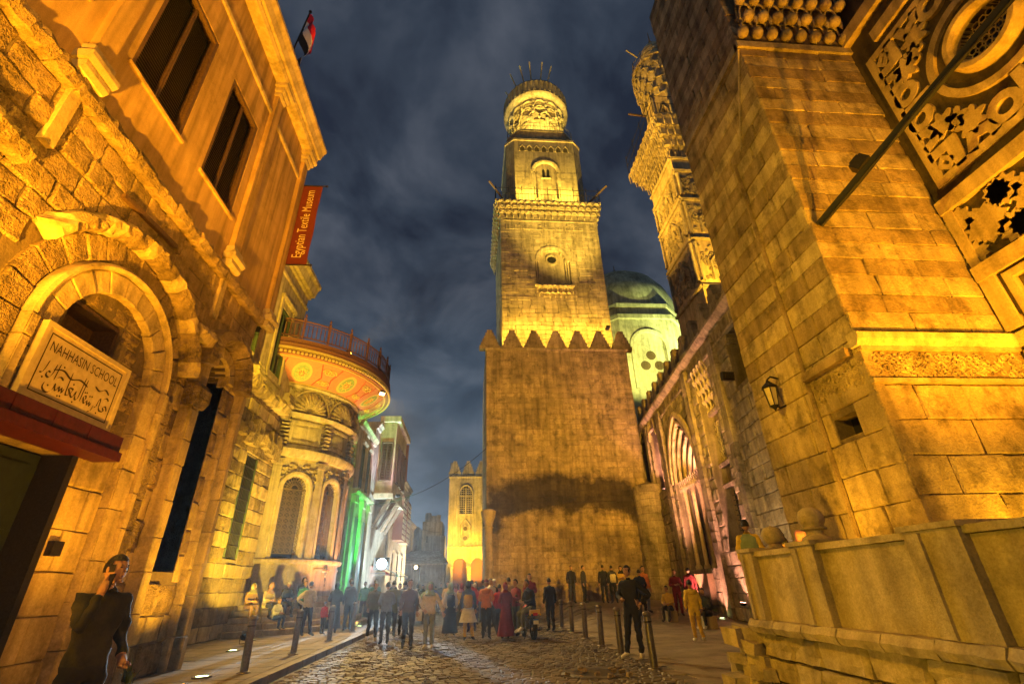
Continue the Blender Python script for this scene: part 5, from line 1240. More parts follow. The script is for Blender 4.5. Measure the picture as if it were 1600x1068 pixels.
# carved inscription band on the front face, ledge above it
pm = MB(); pm.prism([(PX-.02, 4.48), (10.2, 4.48), (10.2, 4.56), (PX-.02, 4.56)], pb, -.1, .05); pm.prism([(PX-.02, 5.12), (10.2, 5.12), (10.2, 5.19), (PX-.02, 5.19)], pb, -.1, .05); pm.build('band_moulding', 'smooth', pr)
pm = MB(); pm.prism([(PX, 4.56), (10.2, 4.56), (10.2, 5.12), (PX, 5.12)], pb, -.15, -.02); pm.build('band_ground', 'ablaq_b', pr)
ins = MB(); rd = random.Random(12)
for k in range(150):
    cu, cz_0 = PX+.1+3.0*rd.random(), rd.uniform(4.64, 5.04); r_ = rd.uniform(.05, .1)
    ins.tube([pb(cu+r_*(1-t/12)*math.cos(t*.9+k), cz_0+r_*(1-t/12)*math.sin(t*.9+k), -.01) for t in range(8)], .018, 4, cap=False)
ins.build('carved_inscription', 'ablaq_a', pr, kind='stuff')
pm = MB(); mould(pm, PB, PX-.1, 10.2, [(5.19, -.1), (5.19, .06), (5.3, .14), (5.42, .16), (5.46, .1), (5.46, -.1)]); pm.build('ledge', 'smooth', pr)
insA = MB()
for k in range(70):
    cu, cz_0 = 7.3+1.3*rd.random(), rd.uniform(4.62, 5.0); r_ = rd.uniform(.05, .1)
    insA.tube([pa(cu+r_*(1-t/12)*math.cos(t*.9+k), cz_0+r_*(1-t/12)*math.sin(t*.9+k), .015) for t in range(8)], .018, 4, cap=False)
insA.build('carved_inscription', 'ablaq_a', pr, kind='stuff')
pm = MB(); pm.prism([(7.4, 5.1), (8.7, 5.1), (8.7, 5.26), (7.4, 5.26)], pa, 0, .14); pm.build('ledge', 'ablaq_b', pr)
# muqarnas cornice panel on the front face above the string course
pm = MB(); pm.prism([(PX+.1, 14.36), (10.1, 14.36), (10.1, 17.5), (PX+.1, 17.5)], pb, -.1, -.02); pm.build('muqarnas_ground', 'ablaq_b', pr)
for k in range(5):
    o = .02+.16*k; n = 7
    cells_line(pr, (PX+.15+.0*k, PY0-o, 0), (10.05, PY0-o, 0), 14.6+.5*k, .58, n, .5, CELL2, off=0)
    for i in range(n+1):
        u = PX+.15+2.9/n*(i+.5*(k % 2)); pm = MB(); pm.ball((u, PY0-o-.12, 14.62+.5*k), .15, 7, sz=1.2)
        if u < 10.1: pm.build('muqarnas_boss', 'ablaq_a', pr, smooth=True)
# wall lantern on an arm
wl_ = thing('wall_lantern', 'small wrought iron wall lantern on the striped pier', 'lantern', (6.55, 9.7, 4.9))
lc = Vector((6.62, 9.6, 5.1))
pm = MB(); pm.tube([(PX, 9.6, 5.75), (6.75, 9.6, 5.81), (6.62, 9.6, 5.7)], .03, 6); pm.tube([(PX, 9.6, 4.85), (6.8, 9.6, 4.77), (6.62, 9.6, 4.87)], .03, 6); pm.build('arm', 'iron', wl_)
pm = MB(); pm.lathe([(.001, .62), (.05, .56), (.08, .5), (.24, .36), (.26, .32), (.2, .3)], lc, 6); pm.lathe([(.12, -.3), (.16, -.26), (.05, -.36), (.001, -.46)], lc, 6); pm.build('cap', 'iron', wl_)
pm = MB()
for i in range(6):
    a = R(60*i); pm.tube([lc+Vector((.21*math.cos(a), .21*math.sin(a), .31)), lc+Vector((.14*math.cos(a), .14*math.sin(a), -.28))], .014, 5)
pm.build('frame', 'iron', wl_)
pm = MB(); pm.lathe([(.19, .3), (.12, -.27)], lc, 6); pm.build('panes', 'sign', wl_)
wl_.location = (PX, 9.6, 5.1); wl_.scale = (.72, .72, .72)
for ch in wl_.children: ch.matrix_parent_inverse = Matrix.Translation((-PX, -9.6, -5.1))

# carved stucco wall running towards the camera at the right edge
cw = thing('carved_wall', 'carved stucco wall with interlace relief and round window at the right edge', 'wall', (10.8, 4, 0))
CX = 10.2; PC = plane('X', CX, -1); pc = PC[0]
OC, OZ, OR = 4.85, 11.15, .52
ocul = lambda z: [(OC-math.sqrt(OR*OR-(z-OZ)**2), OC+math.sqrt(OR*OR-(z-OZ)**2))] if abs(z-OZ) < OR else []
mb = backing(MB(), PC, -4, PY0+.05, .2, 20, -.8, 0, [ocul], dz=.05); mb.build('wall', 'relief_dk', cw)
def frame(u0, u1, z0, z1, b, w, mat='relief', nm='panel_frame'):
    for q in ((u0, u1, z0, z0+b), (u0, u1, z1-b, z1), (u0, u0+b, z0+b, z1-b), (u1-b, u1, z0+b, z1-b)):
        pm = MB(); pm.prism([(q[0], q[2]), (q[1], q[2]), (q[1], q[3]), (q[0], q[3])], pc, .002, w); pm.build(nm, mat, cw)
def piece(poly, w=.09, nm='relief_piece'):
    pm = MB(); n = len(poly); pm.prism(poly, pc, .001, w); pm.build(nm, 'relief', cw)
# main interlace panel: bounded z 8.9..14.2, y 7.0..1.5
pm = MB(); pm.prism([(-4, 8.35), (7.15, 8.35), (7.15, 8.68), (-4, 8.68)], pc, .001, .16); pm.build('rail', 'relief', cw)
pm = MB(); pm.prism([(-4, 14.35), (7.15, 14.35), (7.15, 14.75), (-4, 14.75)], pc, .001, .2); pm.build('rail', 'relief', cw)
pm = MB(); pm.prism([(-4, 13.55), (6.5, 13.55), (6.5, 13.9), (-4, 13.9)], pc, .001, .14); pm.build('rail', 'relief', cw)
def strap(pts, w, z=.09):
    """flat strapwork band along a polyline"""
    pm = MB(); pts = [Vector(p) for p in pts]; closed = (pts[0]-pts[-1]).length < 1e-4; L = []; 
    for i, p in enumerate(pts):
        a = pts[i-1] if i > 0 else (pts[-2] if closed else p); b = pts[i+1] if i < len(pts)-1 else (pts[1] if closed else p)
        t = (b-a).normalized(); n = Vector((-t.y, t.x)); d1 = (p-a).normalized() if (p-a).length > 0 else t
        sc = 1/max(.5, abs(n.dot(Vector((-d1.y, d1.x))))); L.append((p+n*w*.5*sc, p-n*w*.5*sc))
    k = 0
    for (a, b) in L: pm.v += [pc(a.x, a.y, .001), pc(b.x, b.y, .001), pc(a.x, a.y, z), pc(b.x, b.y, z)]
    for i in range(len(L)-1):
        q = 4*i; pm.f += [(q+2, q+3, q+7, q+6), (q, q+2, q+6, q+4), (q+1, q+5, q+7, q+3)]; pm.m += [0]*3
    pm.f += [(0, 1, 3, 2), (len(pm.v)-4, len(pm.v)-2, len(pm.v)-1, len(pm.v)-3)]; pm.m += [0, 0]
    pm.build('strapwork', 'relief', cw)
def circ(c, r, n=20, a0=0, a1=360): return [(c[0]+r*math.cos(R(a0+(a1-a0)*i/n)), c[1]+r*math.sin(R(a0+(a1-a0)*i/n))) for i in range(n+1)]
def star(q, r0, r1, n, w=.09, rot=0):
    rm, ra = (r0+r1)/2, (r0-r1)/2
    piece([(q[0]+(rm+ra*math.cos(n*R(t*6)))*math.cos(R(rot+t*6)), q[1]+(rm+ra*math.cos(n*R(t*6)))*math.sin(R(rot+t*6))) for t in range(60)], w)
for uc in (OC, OC-4.3):
    zc = OZ; W_ = 2.0; Hh = 2.1
    strap([(uc+W_, zc-Hh), (uc+W_, zc+Hh), (uc-W_, zc+Hh), (uc-W_, zc-Hh), (uc+W_, zc-Hh)], .2)
    strap(circ((uc, zc), 1.12, 40), .17)
    for sx in (-1, 1):
        for sz in (-1, 1):
            c_ = lambda a, b: (uc+sx*a, zc+sz*b)
            strap([c_(1.98, 1.45), c_(1.48, 1.45), c_(1.48, 2.08)], .22)                      # corner square
            strap([c_(1.86, 1.78), c_(1.7, 1.95), c_(1.6, 1.8), c_(1.76, 1.62), c_(1.86, 1.78)], .1)
            star(c_(.98, 1.42), .34, .2, 7, rot=15); star(c_(1.42, .98), .34, .2, 7, rot=40)
            strap(circ(c_(.42, 1.72), .24, 14), .17); strap(circ(c_(1.70, .42), .22, 14), .17)
            strap([c_(.72, 2.05), c_(.78, 1.8), c_(1.1, 1.72), c_(1.22, 2.05)], .2)
            strap([c_(1.95, .78), c_(1.72, .8), c_(1.62, 1.12), c_(1.95, 1.2)], .2)
            star(c_(1.15, 1.12), .26, .14, 5, rot=45)
    for sx, sz in ((1, 0), (-1, 0), (0, 1), (0, -1)):
        strap([(uc+sx*1.25, zc+sz*1.25), (uc+sx*2.0, zc+sz*2.05)], .2)
for uc in (OC, OC-4.3):
    pm = ring(MB(), PC, uc, OZ, [(.52, -.3), (.52, .2), (.58, .26), (.68, .26), (.74, .18), (.76, 0)], 0, 360, 36); pm.build('oculus_rim', 'relief', cw, smooth=True)
    pm = MB(); pm.add([pc(uc+.6*math.cos(R(10*i)), OZ+.6*math.sin(R(10*i)), -.2) for i in range(36)], [tuple(range(36))]); pm.build('oculus_glass', 'glass', cw)
    gm = MB()
    for k in range(-4, 5):
        for j in range(-4, 5):
            if (k*k+j*j)*.0196 < .26: gm.tube([pc(uc+.14*k+.075*math.cos(R(t)), OZ+.14*j+.075*math.sin(R(t)), -.12) for t in range(0, 361, 60)], .016, 4, cap=False)
    gm.build('oculus_tracery', 'relief', cw)
pm = MB(); pm.prism([(OC-1.1, OZ-1.1), (OC+1.1, OZ-1.1), (OC+1.1, OZ+1.1), (OC-1.1, OZ+1.1)], pc, -.95, -.82); pm.build('oculus_dark', 'void', cw)
# second panel of serrated leaves (z 6.95..8.2) and third (5.6..6.6)
pm = MB(); pm.prism([(-4, 6.62), (7.15, 6.62), (7.15, 6.95), (-4, 6.95)], pc, .001, .18); pm.build('rail', 'relief', cw)
pm = MB(); pm.prism([(6.85, 5.5), (7.15, 5.5), (7.15, 6.62), (6.85, 6.62)], pc, .001, .15); pm.build('stile', 'relief', cw)
pm = MB(); pm.prism([(6.95, 6.95), (7.15, 6.95), (7.15, 8.35), (6.95, 8.35)], pc, .001, .12); pm.build('stile', 'relief', cw)
for k in range(9):
    uc = 6.55-.95*k
    for sx, sz, r_ in ((0, 0, .40), (.42, .38, .3), (-.4, -.38, .3), (.42, -.42, .24), (-.42, .42, .24)):
        q = (uc+sx, 7.65+sz); n = 22
        piece([(q[0]+r_*(1.12 if i % 2 else .86)*math.cos(R(i*360/n)), q[1]+r_*(1.12 if i % 2 else .86)*math.sin(R(i*360/n))) for i in range(n)], .08, 'leaf_boss')
for k in range(4):
    uc = 5.9-1.9*k; n = 20
    frame(uc-.85, uc+.85, 5.6, 6.55, .14, .14)
    piece([(uc+.42*(1.1 if i % 2 else .85)*math.cos(R(i*18))+.1, 6.1+.36*(1.1 if i % 2 else .85)*math.sin(R(i*18))) for i in range(n)], .08, 'leaf_boss')
pm = MB(); mould(pm, PC, -4, 7.1, [(5.19, -.1), (5.19, .06), (5.3, .14), (5.42, .16), (5.46, .1), (5.46, -.1)]); pm.build('ledge', 'smooth', cw)
ashlar(cw, PC, 2.0, 7.15, .9, 5.15, .58, 1.1, ['ablaq_a'], depth=.1, proud=.06, seed=71, gap=.014)

# dark wooden beam carrying a cable and a lamp housing
bm_ = thing('support_beam', 'dark wooden beam slanting out of the striped pier to upper right', 'beam', (7.2, 7.1, 7.95))
b0, b1 = Vector((7.15, 7.15, 8.0)), Vector((9.75, 3.6, 10.9)); dB = (b1-b0).normalized(); sd = dB.cross(Vector((0, 0, 1))).normalized(); ub = sd.cross(dB)
pm = MB(); pm.obox((b0+b1)/2, dB*((b1-b0).length/2), sd*.05, ub*.065); pm.build('beam', 'rubber', bm_)
pm = MB(); pm.tube([b0+(b1-b0)*t+ub*(-.08-.05*math.sin(t*9))+sd*.05 for t in [i/16 for i in range(17)]], .014, 5); pm.build('cable', 'iron', bm_)
pm = MB(); cB = b0+dB*1.35+ub*.17; pm.obox(cB, dB*.15, sd*.12, ub*.11); pm.obox(cB+dB*.02+ub*.14, dB*.1, sd*.08, ub*.03); pm.build('junction_box', 'iron', bm_)

# ================================================================== TERRACE AND PARAPET (right foreground)
tr = thing('terrace', 'raised stone terrace behind the yellow lit parapet on the right', 'terrace', (6, 4, 0))
pm = MB(); pm.prism([(4.12, -4), (10.18, -4), (10.18, 7.1), (6.95, 7.1), (6.95, 10.6), (6.15, 10.6), (4.35, 7.35)], UP, -.03, .9); pm.build('platform', 'paving', tr)
pp = thing('parapet', 'plastered terrace parapet with posts, ball finials and rough stone footing', 'parapet', (4.1, 4, 0))
QX = 4.0; PQ = plane('X', QX, -1); pq = PQ[0]
pm = MB(); pm.box(QX+.06, 4.5, -4, 7.35, -.03, .86); pm.build('footing', 'mortar', pp)
ashlar(pp, PQ, 1.0, 7.35, 0, .84, .28, .6, ['parapet'], depth=.22, seed=81, kind='rough', proud=.02)
for i in range(11):
    y0 = .8+i*.6; pm = rough_strip(MB(), PQ, y0, min(7.5, y0+.585), .84, .99, -.4, .16, 5, .012); pm.build('ledge_stone', 'parapet', pp)
posts = [(7.18, .3, False), (5.9, .42, True), (4.1, .55, False), (2.1, .5, True), (.2, .5, True)]
for yc, w, ball in posts:
    pm = MB(); pm.prism([(yc-w/2, .99), (yc+w/2, .99), (yc+w/2, 1.82), (yc-w/2, 1.82)], pq, -.4, .07); pm.prism([(yc+w*.16, 1.0), (yc+w*.36, 1.0), (yc+w*.36, 1.8), (yc+w*.16, 1.8)], pq, .07, .1); po = pm.build('post', 'parapet', pp)
    pm = MB(); pm.prism([(yc-w/2-.03, 1.822), (yc+w/2+.03, 1.822), (yc+w/2+.03, 1.87), (yc-w/2-.03, 1.87)], pq, -.43, .1); pm.build('post_cap', 'parapet', po)
    if ball:
        pm = MB(); pm.lathe([(.17, 1.87), (.15, 1.91), (.10, 1.94), (.10, 1.98), (.15, 2.0), (.15, 2.02), (.11, 2.03), (.145, 2.08), (.15, 2.14), (.12, 2.21), (.06, 2.25), (.001, 2.26)], (QX+.17, yc, 0), 16); pm.build('ball_finial', 'parapet', po, smooth=True)
ys = [p[0] for p in posts]
for (a, wa, _), (b, wb, _) in zip(posts[1:], posts[:-1]):
    u0, u1 = a+wa/2, b-wb/2
    pm = MB(); pm.prism([(u0, .99), (u1, .99), (u1, 1.76), (u0, 1.76)], pq, -.3, -.02); pm.build('panel', 'parapet', pp)
    pm = MB(); pm.prism([(u0, 1.762), (u1, 1.762), (u1, 1.83), (u0, 1.83)], pq, -.36, .03); pm.jitter(.006); pm.build('coping', 'parapet', pp)
pm = MB(); pm.box(QX-.02, QX+.42, 7.33, 7.42, .99, 1.80); pm.build('end_slab', 'dome', pp)
rd = random.Random(3)
for i in range(26):   # tumbled footing stones at the parapet end
    t = rd.random(); z = .08+.14*(i % 6); s_ = rd.uniform(.09, .17)
    c = Vector((QX-.12+rd.uniform(-.10, .28)-.10*(1-z), 7.45+rd.uniform(-.25, .25)+.55*(1-z)*rd.random(), z))
    ang = rd.uniform(0, 3); pm = MB(); pm.obox(c, (s_*math.cos(ang), s_*math.sin(ang), s_*.1), (-s_*.8*math.sin(ang), s_*.8*math.cos(ang), 0), (0, -s_*.1, s_*.62)); pm.jitter(s_*.2); pm.build('footing_stone', 'parapet', pp)
rp = thing('return_parapet', 'short return parapet with ball finial behind the terrace corner', 'parapet', (5, 8.6, .9))
PR = planeG(4.35, 7.4, 1.78, 3.15); prf = PR[0]
pm = MB(); pm.prism([(.1, .9), (3.5, .9), (3.5, 1.74), (.1, 1.74)], prf, -.3, -.06); pm.build('panel', 'parapet', rp)
pm = MB(); pm.prism([(.1, 1.742), (3.5, 1.742), (3.5, 1.8), (.1, 1.8)], prf, -.34, -.02); pm.build('coping', 'parapet', rp)
q = prf(.35, 0, -.18); pm = MB(); pm.lathe([(.16, 1.8), (.11, 1.88), (.1, 1.95), (.15, 1.99), (.17, 2.08), (.12, 2.18), (.001, 2.22)], (q[0], q[1], 0), 14); pm.build('ball_finial', 'parapet', rp, smooth=True)

# ================================================================== BOLLARDS
def bollard_parts():
    b = MB(); b.lathe([(.075, 0), (.075, .86), (.07, .88)], (0, 0, 0), 16); bm0 = b.mesh('shaft', 'steel', smooth=True)
    c = MB(); c.lathe([(.07, .88), (.085, .885), (.088, .92), (.075, .95), (.04, .97), (.001, .975)], (0, 0, 0), 16); cm = c.mesh('cap', 'steel', smooth=True)
    f = MB(); f.lathe([(.13, 0), (.13, .015), (.1, .03), (.076, .035)], (0, 0, 0), 16); fm_ = f.mesh('base_flange', 'steel', smooth=True)
    r_ = MB(); r_.lathe([(.077, .78), (.082, .785), (.082, .8), (.077, .805)], (0, 0, 0), 16); rm = r_.mesh('collar', 'iron', smooth=True)
    return [('shaft', bm0), ('cap', cm), ('base_flange', fm_), ('collar', rm)]
BP_ = bollard_parts()
ordn = ['nearest', 'second', 'third', 'fourth', 'fifth', 'sixth', 'seventh', 'eighth']
spots = [('left', -4.35+.0*i, y) for i, y in enumerate((11.45, 14.35, 17.7, 21.0, 24.3))]+[('right', 3.52, y) for y in (10.66, 12.9, 14.75, 16.75, 18.9, 21.0)]
cnt = {'left': 0, 'right': 0}
for side, x, y in spots:
    k = cnt[side]; cnt[side] += 1; z = gz(x, y)
    lab = f'{ordn[k]} steel bollard from the camera along the left kerb' if side == 'left' else f'{ordn[k]} steel bollard from the camera in the right hand row'
    t = thing('bollard', lab, 'bollard', (x, y, z), f'bollards of the {side} row')
    tilt = random.uniform(-1.2, 1.2); t.rotation_euler = (R(tilt), R(random.uniform(-1, 1)), random.uniform(0, 6))
    for nm, me in BP_:
        o = bpy.data.objects.new(nm, me); COL.objects.link(o); o.parent = t

# ================================================================== PEOPLE
def skin_mat(n, c): return plain(n, c, .6, var=.08, scale=30)
M['skin_a'] = skin_mat('skin tan', (.36, .20, .12)); M['skin_b'] = skin_mat('skin brown', (.26, .14, .08)); M['hair'] = plain('black hair', (.012, .010, .009), .5, bump=.5, scale=90)
M['eye'] = plain('dark eye', (.02, .015, .01), .3); M['shoe_dk'] = plain('dark shoe', (.02, .018, .016), .5); M['shoe_lt'] = plain('pale shoe', (.55, .5, .42), .6)
CLOTH = {'black': (.014, .013, .014), 'charcoal': (.035, .033, .034), 'navy': (.018, .024, .05), 'grey': (.13, .13, .13), 'jean': (.05, .075, .13), 'pale jean': (.20, .23, .27), 'white': (.62, .58, .50), 'cream': (.50, .42, .28), 'tan': (.34, .22, .10), 'brown': (.09, .05, .028), 'maroon': (.16, .018, .022), 'red': (.42, .02, .02), 'orange': (.50, .17, .04), 'yellow': (.62, .42, .04), 'mustard': (.45, .28, .04), 'green': (.05, .22, .10), 'olive': (.09, .085, .035), 'teal': (.06, .16, .16), 'pink': (.5, .2, .2), 'blue': (.05, .10, .24), 'sage': (.20, .26, .15)}
for k, c in CLOTH.items(): M['c_'+k] = plain(k+' cloth', c, .85, var=.22, bump=.35, scale=14)
# joint rig for a 1.75 m figure facing -Y; each pose overrides joints
BASE = {'pelvis': (0, 0, .96), 'waist': (0, 0, 1.10), 'chest': (0, .0, 1.30), 'neckb': (0, .015, 1.475), 'neck': (0, .0, 1.55),
        'shL': (.175, .01, 1.42), 'elL': (.235, .03, 1.15), 'wrL': (.25, -.05, .91), 'shR': (-.175, .01, 1.42), 'elR': (-.235, .03, 1.15), 'wrR': (-.25, -.05, .91),
        'hipL': (.095, 0, .90), 'knL': (.10, -.015, .50), 'anL': (.105, .03, .10), 'toL': (.125, -.15, .045), 'hipR': (-.095, 0, .90), 'knR': (-.10, -.015, .50), 'anR': (-.105, .03, .10), 'toR': (-.125, -.15, .045)}
RAD = {'pelvis': (.15, .115), 'waist': (.135, .10), 'chest': (.158, .115), 'neckb': (.066, .062), 'neck': (.05, .05), 'sh': (.072, .07), 'el': (.05, .05), 'wr': (.034, .034), 'hip': (.095, .098), 'kn': (.066, .066), 'an': (.046, .05), 'to': (.045, .033)}
EDGES = [('pelvis', 'waist'), ('waist', 'chest'), ('chest', 'neckb'), ('neckb', 'neck'), ('chest', 'shL'), ('shL', 'elL'), ('elL', 'wrL'), ('chest', 'shR'), ('shR', 'elR'), ('elR', 'wrR'),
         ('pelvis', 'hipL'), ('hipL', 'knL'), ('knL', 'anL'), ('anL', 'toL'), ('pelvis', 'hipR'), ('hipR', 'knR'), ('knR', 'anR'), ('anR', 'toR')]
POSES = {
 'stand': {}, 
 'relax': {'elL': (.24, .04, 1.16), 'wrL': (.22, -.10, .94), 'knR': (-.12, -.05, .50), 'anR': (-.16, -.02, .10), 'toR': (-.22, -.18, .045)},
 'walk': {'elL': (.23, .11, 1.17), 'wrL': (.25, .10, .93), 'elR': (-.23, -.06, 1.16), 'wrR': (-.22, -.20, .96), 'knL': (.10, -.14, .52), 'anL': (.10, -.20, .10), 'toL': (.11, -.38, .06), 'knR': (-.09, .03, .50), 'anR': (-.10, .28, .15), 'toR': (-.11, .14, .045)},
 'phone': {'elL': (.25, .0, 1.15), 'wrL': (.08, -.26, 1.20), 'elR': (-.25, .0, 1.15), 'wrR': (-.06, -.27, 1.18)},
 'akimbo': {'elL': (.42, .10, 1.20), 'wrL': (.20, .0, 1.02), 'elR': (-.26, -.02, 1.16), 'wrR': (-.10, -.24, 1.12), 'knR': (-.13, -.05, .50), 'anR': (-.2, -.04, .10), 'toR': (-.28, -.19, .045)},
 'ear': {'elR': (-.225, -.17, 1.19), 'wrR': (-.115, -.11, 1.49), 'elL': (.25, .05, 1.14), 'wrL': (.20, -.14, .97), 'chest': (0, .02, 1.30)},
 'hand': {'elL': (.33, .02, 1.17), 'wrL': (.42, -.05, .94), 'elR': (-.24, .0, 1.15), 'wrR': (-.10, -.22, 1.02)},
 'sit': {'pelvis': (0, 0, .50), 'waist': (0, -.02, .64), 'chest': (0, -.07, .83), 'neckb': (0, -.09, 1.0), 'neck': (0, -.12, 1.07), 'shL': (.175, -.08, .95), 'elL': (.24, -.14, .70), 'wrL': (.10, -.34, .66), 'shR': (-.175, -.08, .95), 'elR': (-.24, -.14, .70), 'wrR': (-.08, -.34, .68),
         'hipL': (.10, -.03, .48), 'knL': (.13, -.44, .52), 'anL': (.13, -.42, .10), 'toL': (.14, -.60, .045), 'hipR': (-.10, -.03, .48), 'knR': (-.13, -.44, .52), 'anR': (-.13, -.42, .10), 'toR': (-.14, -.60, .045)},
 'ride': {'pelvis': (0, 0, .86), 'waist': (0, -.03, 1.0), 'chest': (0, -.10, 1.19), 'neckb': (0, -.14, 1.36), 'neck': (0, -.18, 1.43), 'shL': (.175, -.12, 1.31), 'elL': (.24, -.18, 1.05), 'wrL': (.10, -.40, 1.02), 'shR': (-.175, -.12, 1.31), 'elR': (-.24, -.18, 1.05), 'wrR': (-.06, -.38, 1.06),
          'hipL': (.10, -.04, .84), 'knL': (.14, -.46, .74), 'anL': (.16, -.50, .32), 'toL': (.17, -.68, .24), 'hipR': (-.10, -.04, .84), 'knR': (-.14, -.44, .70), 'anR': (-.17, -.40, .28), 'toR': (-.18, -.58, .20)},
}
def seg_d(p, a, b):
    ab = b-a; t = max(0, min(1, (p-a).dot(ab)/ab.length_squared)); return (p-(a+ab*t)).length, t
def add_head(mb, nk, turn=0, tilt=0, slot=3, dark=4):
    """head with brow, nose, mouth, ears and eyes on the neck joint; returns head matrix"""
    H = Matrix.Translation(nk) @ Matrix.Rotation(R(turn), 4, 'Z') @ Matrix.Rotation(R(tilt), 4, 'X') @ Matrix.Translation((0, -.012, .125))
    k0 = len(mb.v); nu, nv = 16, 14
    for i in range(nv+1):
        ph = math.pi*i/nv; z = -math.cos(ph)
        for j in range(nu):
            a = 2*math.pi*j/nu; x, y = math.sin(ph)*math.cos(a), math.sin(ph)*math.sin(a)
            sx, sy = .076, .098
            if z < 0: sx *= 1-.32*z*z*1.0; sy *= 1-.16*z*z
            px, py, pz = x*sx, y*sy, z*.118
            if y < -.2:                                    # front: flatten face, jaw forward
                py = py*.94-(.012 if z < -.3 else 0)
                if abs(x) < .22 and -.30 < z < .12: py -= .016*(1-abs(x)/.22)*(1 if z < -.05 else .55)   # nose
                if .22 < abs(x) < .6 and .0 < z < .22: py += .009      # eye sockets
                if abs(x) < .5 and .22 < z < .36: py -= .004           # brow
            mb.v.append(tuple(H @ Vector((px, py, pz))))
    for i in range(nv):
        for j in range(nu): mb.f.append((k0+i*nu+j, k0+i*nu+(j+1) % nu, k0+(i+1)*nu+(j+1) % nu, k0+(i+1)*nu+j)); mb.m.append(slot)
    def blob(c, r, sl, sc=(1, 1, 1)):
        k = len(mb.v); q = MB().ball((0, 0, 0), r, 6); mb.add([H @ (Vector(c)+Vector((v[0]*sc[0], v[1]*sc[1], v[2]*sc[2]))) for v in q.v], q.f, sl)
    for s_ in (-1, 1):
        blob((s_*.03, -.081, .012), .010, dark, (1.2, .7, .7)); blob((s_*.031, -.087, .032), .016, dark, (1, .3, .25)); blob((s_*.078, .005, -.005), .026, slot, (.4, .7, 1.1))
    blob((0, -.098, -.022), .014, slot, (.9, 1.2, .8)); blob((0, -.088, -.055), .02, dark if False else slot, (1, .5, .35)); blob((0, -.080, -.1), .022, slot, (1.1, .8, .8))
    return H
def add_hand(mb, wr, el, slot=3, curl=.5, flip=1):
    d = (Vector(wr)-Vector(el)).normalized(); up = Vector((0, -1, .1)) if abs(d.y) < .8 else Vector((0, 0, 1))
    s_ = d.cross(up).normalized(); n = s_.cross(d)
    w = Vector(wr); mb.tube([w-d*.02, w+d*.03, w+d*.085], [.030, .037, .034], 7, slot)
    for k in range(4):
        o = s_*(-.027+.018*k); L = (.062, .075, .07, .055)[k]; b = w+d*.08+o
        mb.tube([b, b+d*L*.5+n*(.012*curl), b+d*L*(.9-.3*curl)+n*(.05*curl)], [.0105, .0095, .007], 5, slot)
    b = w+d*.03-s_*.03*flip; mb.tube([b, b+d*.03-s_*.028*flip+n*.008, b+d*.065-s_*.03*flip+n*.02], [.013, .0115, .008], 5, slot)
BODY = {}
def body_mesh(pose, coat=0.0, turn=0, tilt=0, bulk=1.0, bare=False):
    key = (pose, coat, turn, tilt, bulk, bare)
    if key in BODY: return BODY[key]
    J = dict(BASE); J.update(POSES[pose]); J = {k: Vector(v) for k, v in J.items()}
    names = list(J); me = bpy.data.meshes.new('sk'); me.from_pydata([J[n] for n in names], [(names.index(a), names.index(b)) for a, b in EDGES], [])
    o = bpy.data.objects.new('sk', me); COL.objects.link(o)
    sk = o.modifiers.new('skin', 'SKIN'); sk.use_smooth_shade = True; ss = o.modifiers.new('sub', 'SUBSURF'); ss.levels = 2; ss.render_levels = 2
    layer = me.skin_vertices[0].data if me.skin_vertices else None
    if layer is None:
        bm = bmesh.new(); bm.from_mesh(me); bm.verts.layers.skin.verify(); bm.to_mesh(me); bm.free(); layer = me.skin_vertices[0].data
    for i, n in enumerate(names):
        r_ = RAD.get(n) or RAD[n[:-1]]; fb = bulk if n in ('pelvis', 'waist', 'chest') or n[:2] in ('sh', 'el') else 1
        layer[i].radius = (r_[0]*1.12*fb, r_[1]*1.12*fb); layer[i].use_root = (n == 'pelvis')
    dg = bpy.context.evaluated_depsgraph_get(); ev = bpy.data.meshes.new_from_object(o.evaluated_get(dg))
    bpy.data.objects.remove(o); mb = MB(); mb.v = [tuple(v.co) for v in ev.vertices]
    rdm = random.Random(len(BODY))
    for p in ev.polygons:
        c = p.center; best = min(((seg_d(c, J[a], J[b])[0]-(RAD.get(a) or RAD[a[:-1]])[0]*.5, (a, b)) for a, b in EDGES), key=lambda q: q[0])[1]; a, b = best
        t = seg_d(c, J[a], J[b])[1]
        if b in ('toL', 'toR'): s_ = 2
        elif b in ('anL', 'anR'): s_ = 2 if t > .93 else 1
        elif b in ('knL', 'knR'): s_ = 0 if t < coat else 1
        elif b in ('hipL', 'hipR') or a == 'pelvis': s_ = 0 if (coat > 0 or c.z > J['pelvis'].z-.035) else 1
        elif b == 'neck': s_ = 3 if t > .35 else 0
        elif b in ('wrL', 'wrR'): s_ = 3 if (t > .9 or bare) else 0
        else: s_ = 0
        mb.f.append(tuple(p.vertices)); mb.m.append(s_)
    bpy.data.meshes.remove(ev)
    # cloth folds: small wrinkles pushed along the limb directions
    mb.v = [(x+.007*math.sin(31*z+9*y+5*x)+.004*math.sin(67*z-23*y), y+.008*math.sin(27*z+11*x)+.005*math.sin(53*z+31*x), z+.004*math.sin(37*x+29*y)) for x, y, z in mb.v]
    H = add_head(mb, J['neck'], turn, tilt)
    for s_, fl in (('L', 1), ('R', -1)): add_hand(mb, J['wr'+s_], J['el'+s_], flip=fl)
    m = mb.mesh('body', ['c_black', 'c_black', 'shoe_dk', 'skin_a', 'eye'], smooth=True)
    BODY[key] = (m, H, J); return BODY[key]
HAIR = {}
